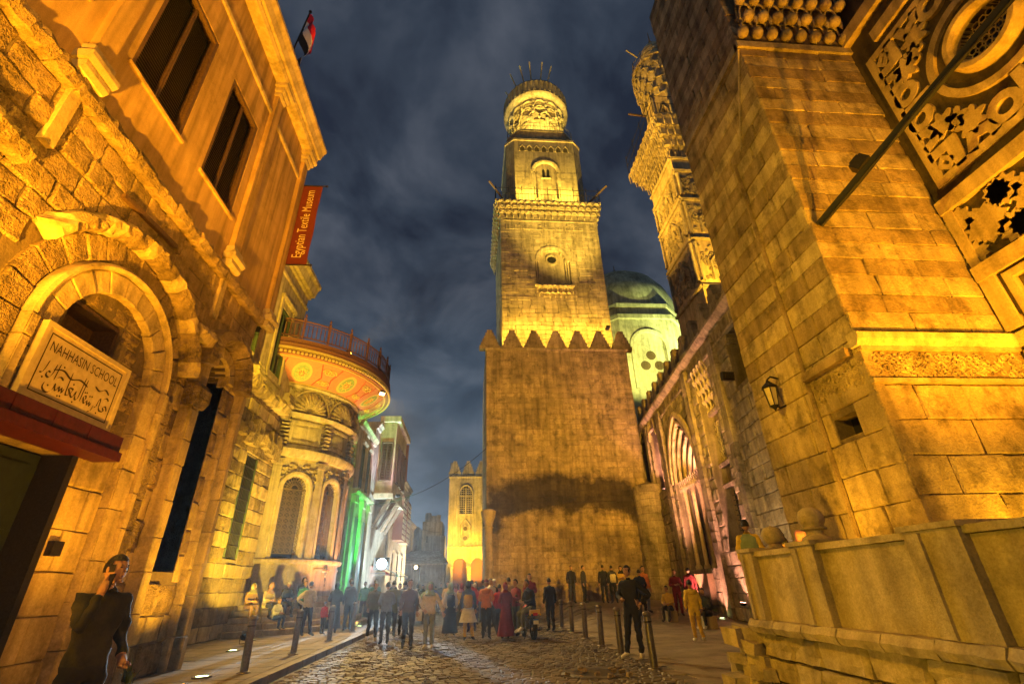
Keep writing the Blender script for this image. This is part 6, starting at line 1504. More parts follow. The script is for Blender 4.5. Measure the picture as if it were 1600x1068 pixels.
def hair_mesh(kind, H):
    mb = MB(); nu, nv = 20, 12; rd = random.Random(2)
    if kind == 'cap':
        for i in range(7):
            ph = math.pi/2*i/6
            for j in range(nu): a = 2*math.pi*j/nu; mb.v.append((.086*math.cos(ph)*math.cos(a), .108*math.cos(ph)*math.sin(a), .045+.088*math.sin(ph)))
        for i in range(6):
            for j in range(nu): mb.f.append((i*nu+j, i*nu+(j+1) % nu, (i+1)*nu+(j+1) % nu, (i+1)*nu+j)); mb.m.append(0)
        mb.add([(.07*math.cos(R(t)), -.06-.12*math.sin(R(t)), .048) for t in range(0, 181, 20)], [tuple(range(10))])
    else:
        ext = {'short': -.001, 'full': .003, 'long': .006, 'scarf': .02}[kind]
        for i in range(nv+1):
            ph = math.pi*i/nv; z = math.cos(ph)
            for j in range(nu):
                a = 2*math.pi*j/nu; x, y = math.sin(ph)*math.cos(a), math.sin(ph)*math.sin(a)
                r_ = 1.0+rd.uniform(-.008, .014)*(0 if kind == 'scarf' else 1)
                mb.v.append((x*(.081+ext)*r_, y*(.104+ext)*r_+.004, z*(.122+ext)*r_+.004))
        lim = {'short': -.1, 'full': -.35, 'long': -2, 'scarf': -2}[kind]
        for i in range(nv):
            for j in range(nu):
                f = (i*nu+j, i*nu+(j+1) % nu, (i+1)*nu+(j+1) % nu, (i+1)*nu+j); c = [sum(mb.v[q][k] for q in f)/4 for k in range(3)]
                front = c[1] < -.035 and abs(c[0]) < .072
                side = c[1] < .0
                if front and c[2] < .074: continue
                if side and c[2] < (-.02 if kind != 'short' else .03) and kind in ('short', 'full'): continue
                if c[2] < lim*.12: continue
                mb.f.append(f); mb.m.append(0)
        if kind == 'long': mb.tube([(0, .07, -.05), (0, .10, -.16), (0, .10, -.28)], [.085, .08, .03], 9)
        if kind == 'scarf': mb.lathe([(.085, -.09), (.10, -.14), (.17, -.20), (.2, -.26), (.12, -.24)], (0, .01, 0), 16, sy=.75)
    return mb.mesh('hair' if kind != 'scarf' else 'head_scarf', 'hair', smooth=True)
PLAB = set()
def person(label, x, y, rot, pose='stand', top='black', legs='charcoal', shoes='shoe_dk', skin='skin_a', hair='short', haircol=None, h=1.72, coat=0.0, turn=0, tilt=0, bulk=1.08, z=None, skirt=None, extra=None, group=None, bare=False):
    me, H, J = body_mesh(pose, coat, turn, tilt, bulk, bare)
    t = thing('person', label, 'person', (x, y, gz(x, y) if z is None else z), group); s_ = h/1.75
    t.rotation_euler = (0, 0, R(rot)); t.scale = (s_, s_, s_)
    b = bpy.data.objects.new('body', me); COL.objects.link(b); b.parent = t
    for i, m in enumerate(('c_'+top, 'c_'+legs, shoes, skin, 'eye')):
        b.material_slots[i].link = 'OBJECT'; b.material_slots[i].material = M[m]
    if hair not in HAIR: HAIR[hair] = hair_mesh(hair, H)
    nm = {'cap': 'cap', 'scarf': 'head_scarf'}.get(hair, 'hair')
    hh = bpy.data.objects.new(nm, HAIR[hair]); COL.objects.link(hh); hh.parent = t; hh.matrix_basis = H
    hh.material_slots[0].link = 'OBJECT'; hh.material_slots[0].material = M['c_'+haircol] if haircol else M['hair']
    def child(nm, mb, mat, smooth=True):
        o = bpy.data.objects.new(nm, mb.mesh(nm, mat, smooth=smooth)); COL.objects.link(o); o.parent = t; return o
    if skirt:
        col, z0, z1, r1 = skirt; mb = MB(); n = 26
        for i in range(9):
            q = i/8; zz = z0+(z1-z0)*q
            for j in range(n):
                a = 2*math.pi*j/n; r_ = (.165+(r1-.165)*q)*(1+.05*q*math.sin(a*7)+.03*q*math.sin(a*11+1)); mb.v.append((r_*math.cos(a), r_*.82*math.sin(a), zz))
        for i in range(8):
            for j in range(n): mb.f.append((i*n+j, i*n+(j+1) % n, (i+1)*n+(j+1) % n, (i+1)*n+j)); mb.m.append(0)
        child('skirt', mb, 'c_'+col)
    if extra == 'backpack' or (extra and extra.startswith('backpack')):
        col = extra.split(':')[1]; mb = MB(); mb.box(-.15, .15, .10, .24, .98, 1.38); mb.box(-.11, .11, .241, .28, 1.0, 1.2)
        bm = bmesh.new(); o = child('backpack', mb, 'c_'+col, True); bm.from_mesh(o.data); bmesh.ops.bevel(bm, geom=bm.edges[:], offset=.035, segments=3, affect='EDGES'); bm.to_mesh(o.data); bm.free()
        for sx in (-1, 1): child('strap', MB().tube([(sx*.10, .12, 1.38), (sx*.12, .0, 1.52), (sx*.13, -.13, 1.38), (sx*.14, .0, 1.05)], .018, 5), 'c_olive')
    if extra == 'hood': child('hood', MB().lathe([(.06, 1.50), (.14, 1.5), (.16, 1.44), (.13, 1.36), (.05, 1.34)], (0, .07, 0), 14, sy=.75), 'c_'+top)
    if extra and extra.startswith('bag'):
        mb = MB(); mb.box(.22, .42, -.12, .06, .55, .88); mb.jitter(.012); child('carrier_bag', mb, 'c_'+extra.split(':')[1], False); child('bag_handle', MB().tube([(.27, -.03, .88), (.30, -.03, .98), (.37, -.03, .88)], .008, 5), 'c_'+extra.split(':')[1])
    if extra and extra.startswith('vest'): 
        mb = MB(); mb.lathe([(.17, 1.0), (.19, 1.15), (.2, 1.3), (.19, 1.42), (.1, 1.5)], (0, 0, 0), 18, sy=.78); child('vest', mb, 'c_'+extra.split(':')[1])
    if extra == 'phone' or pose == 'ear':
        w = J['wrR']; d = (w-J['elR']).normalized(); mb = MB(); c = w+d*.08+Vector((.0, -.03, .02))
        if pose == 'ear': mb.obox(w+Vector((.035, .0, .07)), (.008, 0, 0), (0, .035, 0), (0, -.02, .07))
        else: mb.obox(c+Vector((.04, -.02, .03)), (.037, 0, 0), (0, .006, .004), (0, -.03, .065))
        child('phone', mb, 'iron', False)
    return t
# --- near left: man on the phone leaning by the school portal
M['c_camo'] = stone('camouflage cloth', (.045, .042, .022), (.012, .012, .010), scale=2.2, bump=.3, dist=.02, rnd=0, stain=.5, streak=0)
mn = person('man in dark camouflage jacket holding a phone to his ear beside the school portal', -3.38, 5.3, 62, 'ear', 'camo', 'black', hair='full', h=1.80, turn=14, bulk=.94)
# --- street, centre
person('man in grey brown clothes walking arm in arm towards the camera', -1.72, 15.5, 8, 'walk', 'brown', 'charcoal', h=1.70, turn=20)
person('woman in cream top, scarf and pale jeans beside the brown clothed man', -1.14, 15.6, -6, 'hand', 'cream', 'pale jean', 'shoe_lt', hair='scarf', haircol='sage', h=1.60)
person('woman in black scarf with small tan backpack and yellow trousers seen from behind', -.06, 17.4, 178, 'relax', 'navy', 'mustard', hair='scarf', haircol='black', h=1.62, coat=.75, skirt=('white', 1.04, .55, .30), extra='backpack:mustard')
person('man in orange hoodie and maroon cap seen from behind', .52, 17.7, 170, 'phone', 'orange', 'black', hair='cap', haircol='maroon', h=1.66, extra='hood')
person('man in tan coat walking away through the crowd', -.95, 23.2, 5, 'walk', 'tan', 'charcoal', h=1.70, coat=.3)
person('man in long olive coat with back to camera near the light beam', -2.75, 19.6, 185, 'stand', 'olive', 'charcoal', h=1.74, coat=.35)
person('man in dark jacket beside the olive coat', -2.42, 20.1, 175, 'relax', 'charcoal', 'black', h=1.72)
person('man in grey sweater silhouetted in front of the white floodlight', -4.15, 23.8, 185, 'stand', 'teal', 'olive', h=1.76, bulk=1.15, z=.12)
person('first of two dim figures right of the grey sweater', -3.55, 25.2, 190, 'walk', 'navy', 'black', h=1.72)
person('second dim figure close to the floodlight beam', -3.1, 26.4, 170, 'stand', 'blue', 'charcoal', h=1.70)
person('woman in pink scarf in mid crowd', -.75, 27.5, 10, 'stand', 'pink', 'black', hair='scarf', haircol='pink', h=1.6, skirt=('black', 1.0, .12, .3))
person('man in red shirt by the backpack woman', .05, 20.6, 200, 'relax', 'red', 'navy', h=1.70)
person('man in white cap facing the tower', 1.0, 22.5, 230, 'stand', 'charcoal', 'black', hair='cap', haircol='white', h=1.72)
person('boy in red hoodie close to the orange hoodie', 1.0, 18.6, 150, 'relax', 'red', 'charcoal', h=1.52, extra='hood')
person('woman in maroon dress and scarf left of the motorbike', 1.15, 17.6, 200, 'phone', 'maroon', 'maroon', hair='scarf', haircol='maroon', h=1.55, skirt=('maroon', 1.0, .1, .33))
person('man in maroon pullover leaning beside the motorbike', 1.55, 18.3, -60, 'phone', 'maroon', 'olive', h=1.66)
person('standing young man in plum shirt behind the motorbike', 2.25, 20.2, -20, 'phone', 'maroon', 'charcoal', h=1.74, z=.12)
person('dim man in black by the tower corner', 2.9, 19.6, -160, 'stand', 'black', 'black', h=1.68)
crowd = [(-2.2, 30, 'charcoal', 5), (-1.4, 31.5, 'brown', 190), (-.4, 32, 'tan', 20), (.3, 29.5, 'black', 170), (-1.9, 35, 'navy', 10), (-.9, 36.5, 'maroon', 180), (-2.9, 33, 'grey', 0), (-2.5, 39, 'black', 185), (-1.2, 41, 'charcoal', 5), (-.1, 40, 'olive', 170), (-3.2, 44, 'navy', 0), (-1.9, 47, 'brown', 180), (-.6, 48, 'grey', 10), (.6, 25.5, 'navy', 195), (-4.4, 31, 'charcoal', 180), (-4.9, 34, 'black', 10), (-3.6, 37, 'grey', 170), (-5.0, 41, 'brown', 0)]
dists = ['one of the small dim figures in the crowd deep in the street']
crowd.sort(key=lambda q: q[1])
ORD = ['nearest', 'second', 'third', 'fourth', 'fifth', 'sixth', 'seventh', 'eighth', 'ninth', 'tenth', 'eleventh', 'twelfth', 'thirteenth', 'fourteenth', 'fifteenth', 'sixteenth', 'seventeenth', 'farthest']
for k_, (x, y, c, a) in enumerate(crowd):
    person(f'dim pedestrian in {c}, {ORD[k_]} of the crowd deep in the street' + (' on the left side' if x < -2 else ''), x, y, a, random.choice(['walk', 'stand', 'relax']), c, random.choice(['black', 'charcoal', 'jean']), hair=random.choice(['short', 'short', 'scarf']), h=random.uniform(1.58, 1.76), group='distant crowd in the street')
mid = [(-2.6, 17.2, 200, 'grey', 'charcoal', 'man in grey jumper left of the walking pair'), (-3.2, 18.4, 20, 'olive', 'black', 'man in olive jacket by the left kerb facing the camera'), (-2.0, 18.2, 10, 'white', 'jean', 'youth in white shirt behind the walking pair'), (-.7, 19.2, 190, 'cream', 'charcoal', 'man in cream jacket left of the backpack woman'), (-1.5, 21.0, 5, 'blue', 'jean', 'man in blue jacket further behind the walking pair'), (-.35, 22.6, 170, 'mustard', 'black', 'woman in mustard coat in the middle of the street'), (.75, 20.0, 30, 'white', 'charcoal', 'man in white shirt behind the orange hoodie'), (1.5, 20.9, 200, 'tan', 'black', 'man in tan jacket before the tower corner'), (-2.9, 22.4, 0, 'brown', 'olive', 'man in brown jacket coming out of the light beam'), (-1.9, 24.4, 185, 'sage', 'charcoal', 'woman in sage scarf walking away in the middle crowd'), (.2, 24.3, 15, 'red', 'jean', 'girl in red jacket in the middle crowd'), (1.7, 23.6, 210, 'grey', 'black', 'man in grey hoodie close to the tower corner'), (-3.4, 28.0, 190, 'white', 'charcoal', 'man in white shirt near the green lit house'), (-5.4, 29.5, 20, 'cream', 'jean', 'woman in cream jacket on the pavement past the fountain house')]
for k_, (x, y, a, c, l_, lb) in enumerate(mid):
    sc = 'woman' in lb or 'girl' in lb
    person(lb, x, y, a, ['phone', 'walk', 'hand', 'relax', 'akimbo'][k_ % 5], c, l_, random.choice(['shoe_dk', 'shoe_lt']), hair='scarf' if sc else ('full' if k_ % 3 else 'short'), haircol=['sage', 'cream', 'maroon'][k_ % 3] if sc else None, h=1.6 if sc else 1.66+.03*(k_ % 4), turn=(k_*37) % 40-20, extra=[None, 'hood', 'bag:white', 'backpack:navy', None][k_ % 5], skirt=('black', 1.0, .12, .3) if sc and k_ % 2 else None)
# --- left pavement and steps
person('child in white sitting on the lowest step', -7.0, 20.3, 65, 'sit', 'white', 'jean', h=1.35, z=.32, hair='full')
person('woman in olive scarf sitting at the left end of the steps', -8.0, 20.3, 55, 'sit', 'brown', 'brown', hair='scarf', haircol='olive', h=1.6, z=.62)
person('woman in cream coat sitting on the steps looking at her hands', -7.55, 20.75, 60, 'sit', 'cream', 'black', hair='scarf', haircol='brown', h=1.62, coat=.5, z=.62, tilt=12)
person('person in black sitting on the steps next to the cream coat', -7.2, 21.75, 40, 'sit', 'black', 'olive', hair='cap', haircol='white', h=1.68, z=.62, tilt=15)
person('man in green jacket sitting on the steps', -6.75, 22.4, 35, 'sit', 'green', 'charcoal', h=1.70, z=.62)
person('dark clothed woman sitting on the upper step behind the green jacket', -7.0, 22.9, 45, 'sit', 'charcoal', 'black', hair='scarf', haircol='black', h=1.64, z=.8)
person('boy in white jacket with back to camera at the second bollard', -5.68, 19.6, 165, 'akimbo', 'cream', 'black', h=1.66, bulk=1.25, extra='hood', z=.12)
person('small child in red beside the white jacket', -5.25, 20.2, 150, 'stand', 'red', 'charcoal', h=1.02, z=.12)
person('woman in long black quilted coat by the third bollard', -4.95, 20.4, 200, 'phone', 'charcoal', 'charcoal', hair='scarf', haircol='black', h=1.60, coat=.9, bulk=1.3, skirt=('charcoal', 1.1, .2, .29), z=.12)
person('tall man in black jacket facing the steps', -4.85, 22.2, 150, 'relax', 'black', 'jean', h=1.78, z=.12)
person('man with white carrier bag at the fourth bollard', -4.7, 21.6, 190, 'stand', 'charcoal', 'black', h=1.70, extra='bag:cream', z=.12)
person('young man in white and black vest standing on the top step', -6.6, 24.2, 60, 'phone', 'white', 'black', h=1.74, z=1.12, extra='vest:olive')
person('man in green scarf by the green light', -5.3, 27.5, 10, 'relax', 'green', 'black', h=1.72, z=.12)
# --- right plaza
person('young man in black standing with bent arm by the nearest right bollard', 3.62, 12.0, -38, 'akimbo', 'black', 'black', 'shoe_lt', hair='full', h=1.80, turn=-8)
person('child in bright yellow hooded coat seen from behind', 6.2, 14.7, 175, 'relax', 'yellow', 'mustard', 'shoe_lt', hair='full', h=1.48, coat=.4, bulk=1.2, extra='hood')
person('man in black with white chest print by the minaret wall', 5.25, 27.4, 10, 'relax', 'black', 'charcoal', h=1.74)
person('man in dark coat second from left at the minaret wall', 5.85, 27.2, 60, 'stand', 'charcoal', 'black', h=1.72, coat=.3)
person('man in black coat left of the pale backpack', 6.75, 26.6, 150, 'stand', 'black', 'black', h=1.72, coat=.35)
person('person carrying a pale yellow backpack by the minaret', 7.1, 26.2, 180, 'relax', 'charcoal', 'black', h=1.68, extra='backpack:cream')
person('woman in yellow brown long coat near the minaret', 7.75, 26.8, -10, 'phone', 'mustard', 'black', hair='scarf', haircol='black', h=1.64, coat=.8, skirt=('mustard', 1.05, .4, .27))
person('man in dark blue jacket in front of the minaret group', 7.1, 21.9, 160, 'hand', 'navy', 'black', h=1.72)
person('tall man in orange shirt and pale trousers in front of the minaret', 7.55, 22.7, 20, 'stand', 'orange', 'pale jean', h=1.80)
person('man in maroon and black jacket left of the portal', 8.55, 21.7, -10, 'phone', 'maroon', 'maroon', h=1.70, coat=.6)
person('man in dark brown jacket by the portal', 9.25, 21.9, 170, 'relax', 'maroon', 'charcoal', h=1.74)
person('person in yellow top sitting low on the plaza', 7.75, 20.6, -45, 'sit', 'mustard', 'charcoal', h=1.64, hair='full')
person('person in dark clothes sitting behind the yellow child', 8.25, 18.4, -60, 'sit', 'charcoal', 'black', 'shoe_lt', h=1.66)
# --- terrace
person('boy in sage green vest standing behind the parapet end', 5.3, 9.45, 150, 'relax', 'yellow', 'charcoal', h=1.58, z=.9, extra='vest:sage')
person('person in dark jacket whose head shows between the two ball finials', 5.65, 8.75, 200, 'sit', 'charcoal', 'black', h=1.6, z=.95)
person('person in pink shirt behind the big ball finial', 6.25, 9.05, 160, 'stand', 'pink', 'black', h=1.62, z=.9, hair='full')
# blocks for those who sit on the plaza
for x, y in ((7.75, 20.6), (8.25, 18.4)):
    mb = MB(); mb.box(x-.2, x+.2, y-.15, y+.25, gz(x, y)-.02, gz(x, y)+.37); mb.jitter(.015)
    mb.build('stone_block', 'smooth', label='low stone block under the seated person in '+('yellow' if y > 20 else 'dark clothes'), cat='stone')
mb = MB(); mb.box(5.45, 5.95, 8.6, 9.1, .9, 1.33); mb.jitter(.01); mb.build('stone_block', 'smooth', label='stone block behind the parapet finials', cat='stone')

# small weed growing at the foot of the school wall
wd = thing('weed', 'small grassy weed growing at the foot of the school pier', 'plant', (-5.8, 10.35, .12)); rd = random.Random(6)
M['leaf'] = plain('weed leaf', (.06, .085, .02), .6, var=.3, scale=20)
for k in range(26):
    a, L = rd.uniform(0, 6.28), rd.uniform(.22, .5); d = Vector((math.cos(a), math.sin(a), 0)); s_ = Vector((-d.y, d.x, 0))*.014; b = Vector((-5.8, 10.35, .12))+d*.03
    p1, p2 = b+d*L*.3+Vector((0, 0, L*.75)), b+d*L*.75+Vector((0, 0, L*rd.uniform(.6, 1)))
    mb = MB(); mb.add([b-s_, b+s_, p1+s_*.9, p1-s_*.9, p2], [(0, 1, 2, 3), (3, 2, 4)]); mb.build('blade', 'leaf', wd)

# ================================================================== MOTORBIKE
mo = thing('motorbike', 'parked motorbike seen from behind with yellow tail and white number plate', 'motorbike', (1.95, 16.9, 0)); mo.rotation_euler = (0, 0, R(8))
def mpart(nm, mb, mat, smooth=True, parent=None):
    o = bpy.data.objects.new(nm, mb.mesh(nm, mat, smooth=smooth)); COL.objects.link(o); o.parent = parent or mo; return o
M['moto_yellow'] = plain('yellow bodywork', (.55, .33, .02), .35); M['tail_red'] = plain('tail lamp', (.35, .01, .01), .25); M['plate'] = plain('plate white', (.62, .60, .55), .5); M['plate_blue'] = plain('plate blue', (.05, .12, .4), .5); M['chrome'] = plain('chrome', (.5, .48, .45), .2, .9)
for yc, nm in ((0, 'rear_wheel'), (1.28, 'front_wheel')):
    w = MB(); 
    for i in range(24):
        a = 2*math.pi*i/24; c = Vector((0, yc+.25*math.cos(a), .30+.25*math.sin(a)))
        for j in range(8): q = 2*math.pi*j/8; v = Vector((0, math.cos(a), math.sin(a))); w.v.append(tuple(c+v*(.055*math.cos(q))+Vector((.055*math.sin(q), 0, 0))))
    for i in range(24):
        for j in range(8): w.f.append((i*8+j, i*8+(j+1) % 8, ((i+1) % 24)*8+(j+1) % 8, ((i+1) % 24)*8+j)); w.m.append(0)
    wo = mpart(nm, w, 'rubber')
    h = MB(); h.tube([(-.07, yc, .30), (.07, yc, .30)], .05, 10)
    for k in range(8): a = k*math.pi/4; h.tube([(0, yc, .30), (0, yc+.21*math.cos(a), .30+.21*math.sin(a))], .008, 4)
    mpart('hub', h, 'chrome', parent=wo)
mpart('frame', MB().tube([(0, 0, .34), (0, .35, .45), (0, .75, .42), (0, 1.05, .78), (0, 1.0, .92)], .03, 7).tube([(0, .1, .72), (0, .55, .70), (0, 1.0, .86)], .03, 7), 'iron')
mpart('engine', MB().box(-.13, .13, .45, .85, .28, .56).box(-.1, .1, .5, .8, .56, .66).jitter(.015), 'chrome', False)
mpart('fork', MB().tube([(.07, 1.28, .30), (.07, 1.06, .95)], .02, 6).tube([(-.07, 1.28, .30), (-.07, 1.06, .95)], .02, 6), 'chrome')
mpart('handlebar', MB().tube([(-.34, .88, 1.02), (-.2, 1.0, 1.0), (.2, 1.0, 1.0), (.34, .88, 1.02)], .016, 7), 'chrome')
mpart('headlamp', MB().ball((0, 1.18, .86), .09, 8), 'chrome'); 
for sx in (-1, 1): mpart('mirror', MB().tube([(sx*.25, .97, 1.01), (sx*.3, .95, 1.16)], .008, 5).ball((sx*.31, .94, 1.2), .045, 7, sz=.7), 'iron')
mpart('tank', MB().lathe([(.001, -.15), (.12, -.12), (.14, 0), (.1, .1), (.001, .13)], (0, .78, .80), 12, sy=1.5), 'tail_red')
mpart('seat', MB().tube([(0, -.12, .80), (0, .15, .78), (0, .5, .77)], [.09, .13, .11], 10), 'rubber')
mpart('tail_fairing', MB().box(-.14, .14, -.28, .02, .70, .82).jitter(.01), 'moto_yellow', False)
mpart('rear_mudguard', MB().lathe([(.31, -.05), (.335, -.03), (.335, .03), (.31, .05)], (0, 0, 0), 10, 20, 170), 'iron').matrix_basis = Matrix.Translation((0, 0, .30)) @ Matrix.Rotation(R(90), 4, 'Y') @ Matrix.Rotation(R(90), 4, 'Z')
mpart('tail_lamp', MB().box(-.07, .07, -.30, -.281, .66, .74), 'tail_red', False)
for sx in (-1, 1): mpart('indicator', MB().ball((sx*.16, -.27, .69), .03, 6), 'moto_yellow')
pl_ = mpart('number_plate', MB().box(-.08, .08, -.335, -.325, .44, .58), 'plate', False); mpart('plate_band', MB().box(-.08, .08, -.3362, -.3352, .54, .58), 'plate_blue', False, pl_)
mpart('exhaust', MB().tube([(.13, .6, .30), (.16, .2, .27), (.17, -.25, .33)], [.03, .04, .05], 8), 'chrome')
mpart('side_stand', MB().tube([(-.08, .4, .28), (-.22, .35, .01)], .014, 5), 'iron')
person('rider in black jacket sitting sideways on the parked motorbike', 1.95, 17.08, -62, 'ride', 'black', 'olive', 'shoe_lt', h=1.72, z=.02)

# ================================================================== LIGHTS OF THE PLACE, WITH ADDED FILL
# --- school front: uplights on the pavement and floods across the street
flood('floodlight', 'pavement floodlight aimed up at the school portal', (-4.0, 3.6, .42), (-6.2, 7.4, 5.6), ORANGE, 270, 105, .8)
flood('floodlight', 'pavement floodlight aimed at the plaster wall near the niche', (-3.9, 7.9, .42), (-6.2, 9.6, 8.5), ORANGE, 330, 110, .8)
flood('floodlight', 'floodlight below the frame aimed across the street at the parapet', (-3.6, 2.2, .8), (4.2, 5.6, 1.3), YELLOW, 230, 85, .8)
flood('floodlight', 'floodlight on the school ledge aimed down at the street', (-5.7, 2.4, 8.9), (1.8, 12, 0), AMBER, 1100, 95, .9, ground=False)
flood('floodlight', 'strong floodlight at the near end of the school wall aimed high', (-3.5, .6, .5), (-6.2, 8.8, 12.2), ORANGE, 8000, 46, 1.0)
# --- recessed pavement lights (visible lenses)
M['lens_green'] = plain('ground lens', (0, 0, 0), .4, emit=(.78, 1, .42), es=14)
def ground_light(label, x, y, tgt, col, watts, ang=100, z=None):
    z = gz(x, y) if z is None else z; t = thing('ground_light', label, 'ground light', (x, y, z), 'recessed ground lights')
    mb = MB(); mb.lathe([(.17, .0), (.17, .025), (.12, .03), (.115, .02)], (x, y, z), 18); mb.build('rim', 'steel', t, smooth=True)
    mb = MB(); mb.lathe([(.115, .022), (.06, .028), (.001, .03)], (x, y, z), 16); mb.build('lens', 'lens_green', t, smooth=True)
    ld = bpy.data.lights.new('lamp', 'SPOT'); ld.energy = watts*LM; ld.color = col; ld.spot_size = R(ang); ld.spot_blend = .8; ld.shadow_soft_size = .07
    lo = bpy.data.objects.new('lamp', ld); COL.objects.link(lo); par(lo, t); p = Vector((x, y, z+.06)); d = (Vector(tgt)-p).normalized()
    lo.matrix_basis = Matrix.Translation(p) @ d.to_track_quat('-Z', 'Y').to_matrix().to_4x4()
ground_light('round ground light nearest the camera on the left pavement', -4.95, 11.1, (-6.4, 11.4, 6), AMBER, 260)
ground_light('second round ground light by the nearest left bollard', -6.35, 15.7, (-8.6, 17.5, 6), YELLOW, 620)
ground_light('third round ground light just before the steps', -7.15, 18.9, (-8.6, 20.0, 7), YELLOW, 520)
ground_light('round ground light behind the fourth left bollard', -4.7, 24.0, (-7.2, 24.2, 8), (1, .42, .14), 700)
ground_light('round ground light below the pink lit portal on the right', 9.9, 20.9, ff(7.6, 5, 0), PINK, 500)
# --- set-back wing and fountain house
flood('floodlight', 'floodlight on the pavement aimed at the fountain house drum', (-6.7, 17.4, .42), (-8.4, 22.6, 5.6), (1, .66, .07), 2100, 80, .8)
flood('floodlight', 'floodlight aimed up into the painted canopy', (-5.3, 24.6, .42), (-6.4, 24.9, 11), (1, .40, .16), 1100, 95, .8)
flood('floodlight', 'roof floodlight lighting the set-back plaster storey', (-6.6, 13.4, 8.75), (-8.6, 18.5, 12.0), YELLOW, 900, 110, .8)
# --- coloured and white lights down the left side
flood('floodlight', 'green floodlight at the foot of the pilaster', (-6.55, 31.0, .4), (-7.3, 31.2, 4.0), GREEN, 2600, 80, .6)
flood('floodlight', 'dazzling white floodlight facing up the street', (-6.2, 37.2, 3.1), (-3.2, 15, .2), COOL, 14000, 21, .6, size=.35, body=.55, es=200)
flood('floodlight', 'added white wash light standing in for lamp glare on the house fronts', (-6.3, 36.7, 1.4), (-7.3, 38.0, 4.5), COOL, 8000, 120, .8)  # added wash, blows out the wall to stand in for lamp glare
flood('floodlight', 'violet wash light on the projecting bay', (-5.2, 35.2, 7.4), (-6.6, 38.0, 13), (.85, .55, 1), 260, 90, .8)
flood('floodlight', 'dim amber light on the balcony house', (-5.4, 46.5, .5), (-7.2, 49, 7), (1, .75, .5), 900, 100, .8)
# --- far mosque and market
for i, (x, w) in enumerate(((-3.2, 5500), (1.0, 4200))):
    flood('floodlight', ['left', 'right'][i]+' yellow floodlight in front of the far mosque', (x, 68.5+4*i, 4.6-4*i), (-.6, 75, 10.5), (1, .60, .03), w*.7, 120, .8)
flood('floodlight', 'bare warm market lamp glowing under the awning', (-6.4, 62.3, 3.75), (-5, 40, .5), (1, .78, .42), 5000, 150, .8, size=.3, body=.3, es=120)
flood('floodlight', 'second white market lamp left of the warm one', (-8.4, 62.3, 3.4), (-5, 40, .5), (.9, .95, 1), 2000, 150, .8, size=.2, body=.22, es=90)
# --- minaret
flood('floodlight', 'floodlight bracketed on the striped pier aimed at the minaret', (6.6, 11.0, 6.2), (5.6, 30, 9.5), (1, .53, .03), 7000, 70, .9, ground=False)
for i in range(6):
    x = T0+1.05+1.6*i
    flood('floodlight', f'{ordn[i]} uplight from the left between the minaret merlons', (x, 30.62, 16.72), (x, 31.5, 20), (1, .64, .07), 800, 100, .9, body=.1, ground=False, group='merlon uplights')
flood('floodlight', 'left gallery uplight on the second minaret stage', (4.6, 31.3, 31.5), (5.6, 32.4, 37), (1, .72, .10), 1500, 120, .9, body=.1, ground=False)
flood('floodlight', 'right gallery uplight on the second minaret stage', (8.4, 31.3, 31.5), (7.4, 32.4, 37), (1, .72, .10), 1500, 120, .9, body=.1, ground=False)
for i, a in enumerate((-135, -90, -45)):
    flood('floodlight', ['left', 'middle', 'right'][i]+' lantern uplight on the minaret balcony', (LC[0]+3.0*math.cos(R(a)), LC[1]+3.0*math.sin(R(a)), 42.3), (LC[0]+2.4*math.cos(R(a)), LC[1]+2.4*math.sin(R(a)), 47.5), (1, .76, .14), 900, 130, .9, body=.1, ground=False)
flood('floodlight', 'long throw roof floodlight lighting the minaret lantern', (8.2, 25, 15.5), (6.5, 33, 44), (1, .72, .10), 14000, 50, .9, ground=False)
# --- dome
flood('floodlight', 'roof floodlight lighting the dome drum', (15.5, 36, 16), (17, 42, 24), (1, .90, .22), 2600, 100, .9, ground=False)
flood('floodlight', 'roof floodlight lighting the right flank of the dome', (23.5, 38, 17), (21, 45, 28), (.88, .95, .28), 6500, 80, .9, ground=False)
# --- carved minaret
flood('floodlight', 'roof floodlight on the street side of the carved minaret', (10.6, 21.6, 11.3), (11.5, 20.8, 20), (1, .58, .06), 2600, 110, .9, ground=False)
flood('floodlight', 'roof floodlight on the camera side of the carved minaret', (11.9, 16.6, 11.2), (12.8, 19.2, 22), (1, .55, .04), 3000, 80, .9, ground=False)
# --- madrasa front: pink uplights in the recesses
for u, w, z, p, lb in ((3.8, .25, .75, 1000, 'nearest recess'), (8.4, .5, 1.0, 1800, 'pointed portal'), (13.2, -.15, 6.35, 550, 'high lancet recess'), (16.3, 1.2, .75, 900, 'round buttress')):
    q = ff(u, z, w); flood('floodlight', f'pink uplight at the foot of the {lb}', q, ff(u-.1, z+5, -.5), PINK, p, 100, .9, body=.1, ground=False)
q = ff(8.4, 6.2, -.55); flood('floodlight', 'pink uplight inside the portal tympanum', q, ff(8.4, 8.5, -.8), PINK, 220, 140, .9, body=.07, ground=False)
flood('floodlight', 'weak floodlight grazing the madrasa front', (7.4, 13.2, .5), ff(2, 8, 0), (1, .72, .35), 260, 110, .9)
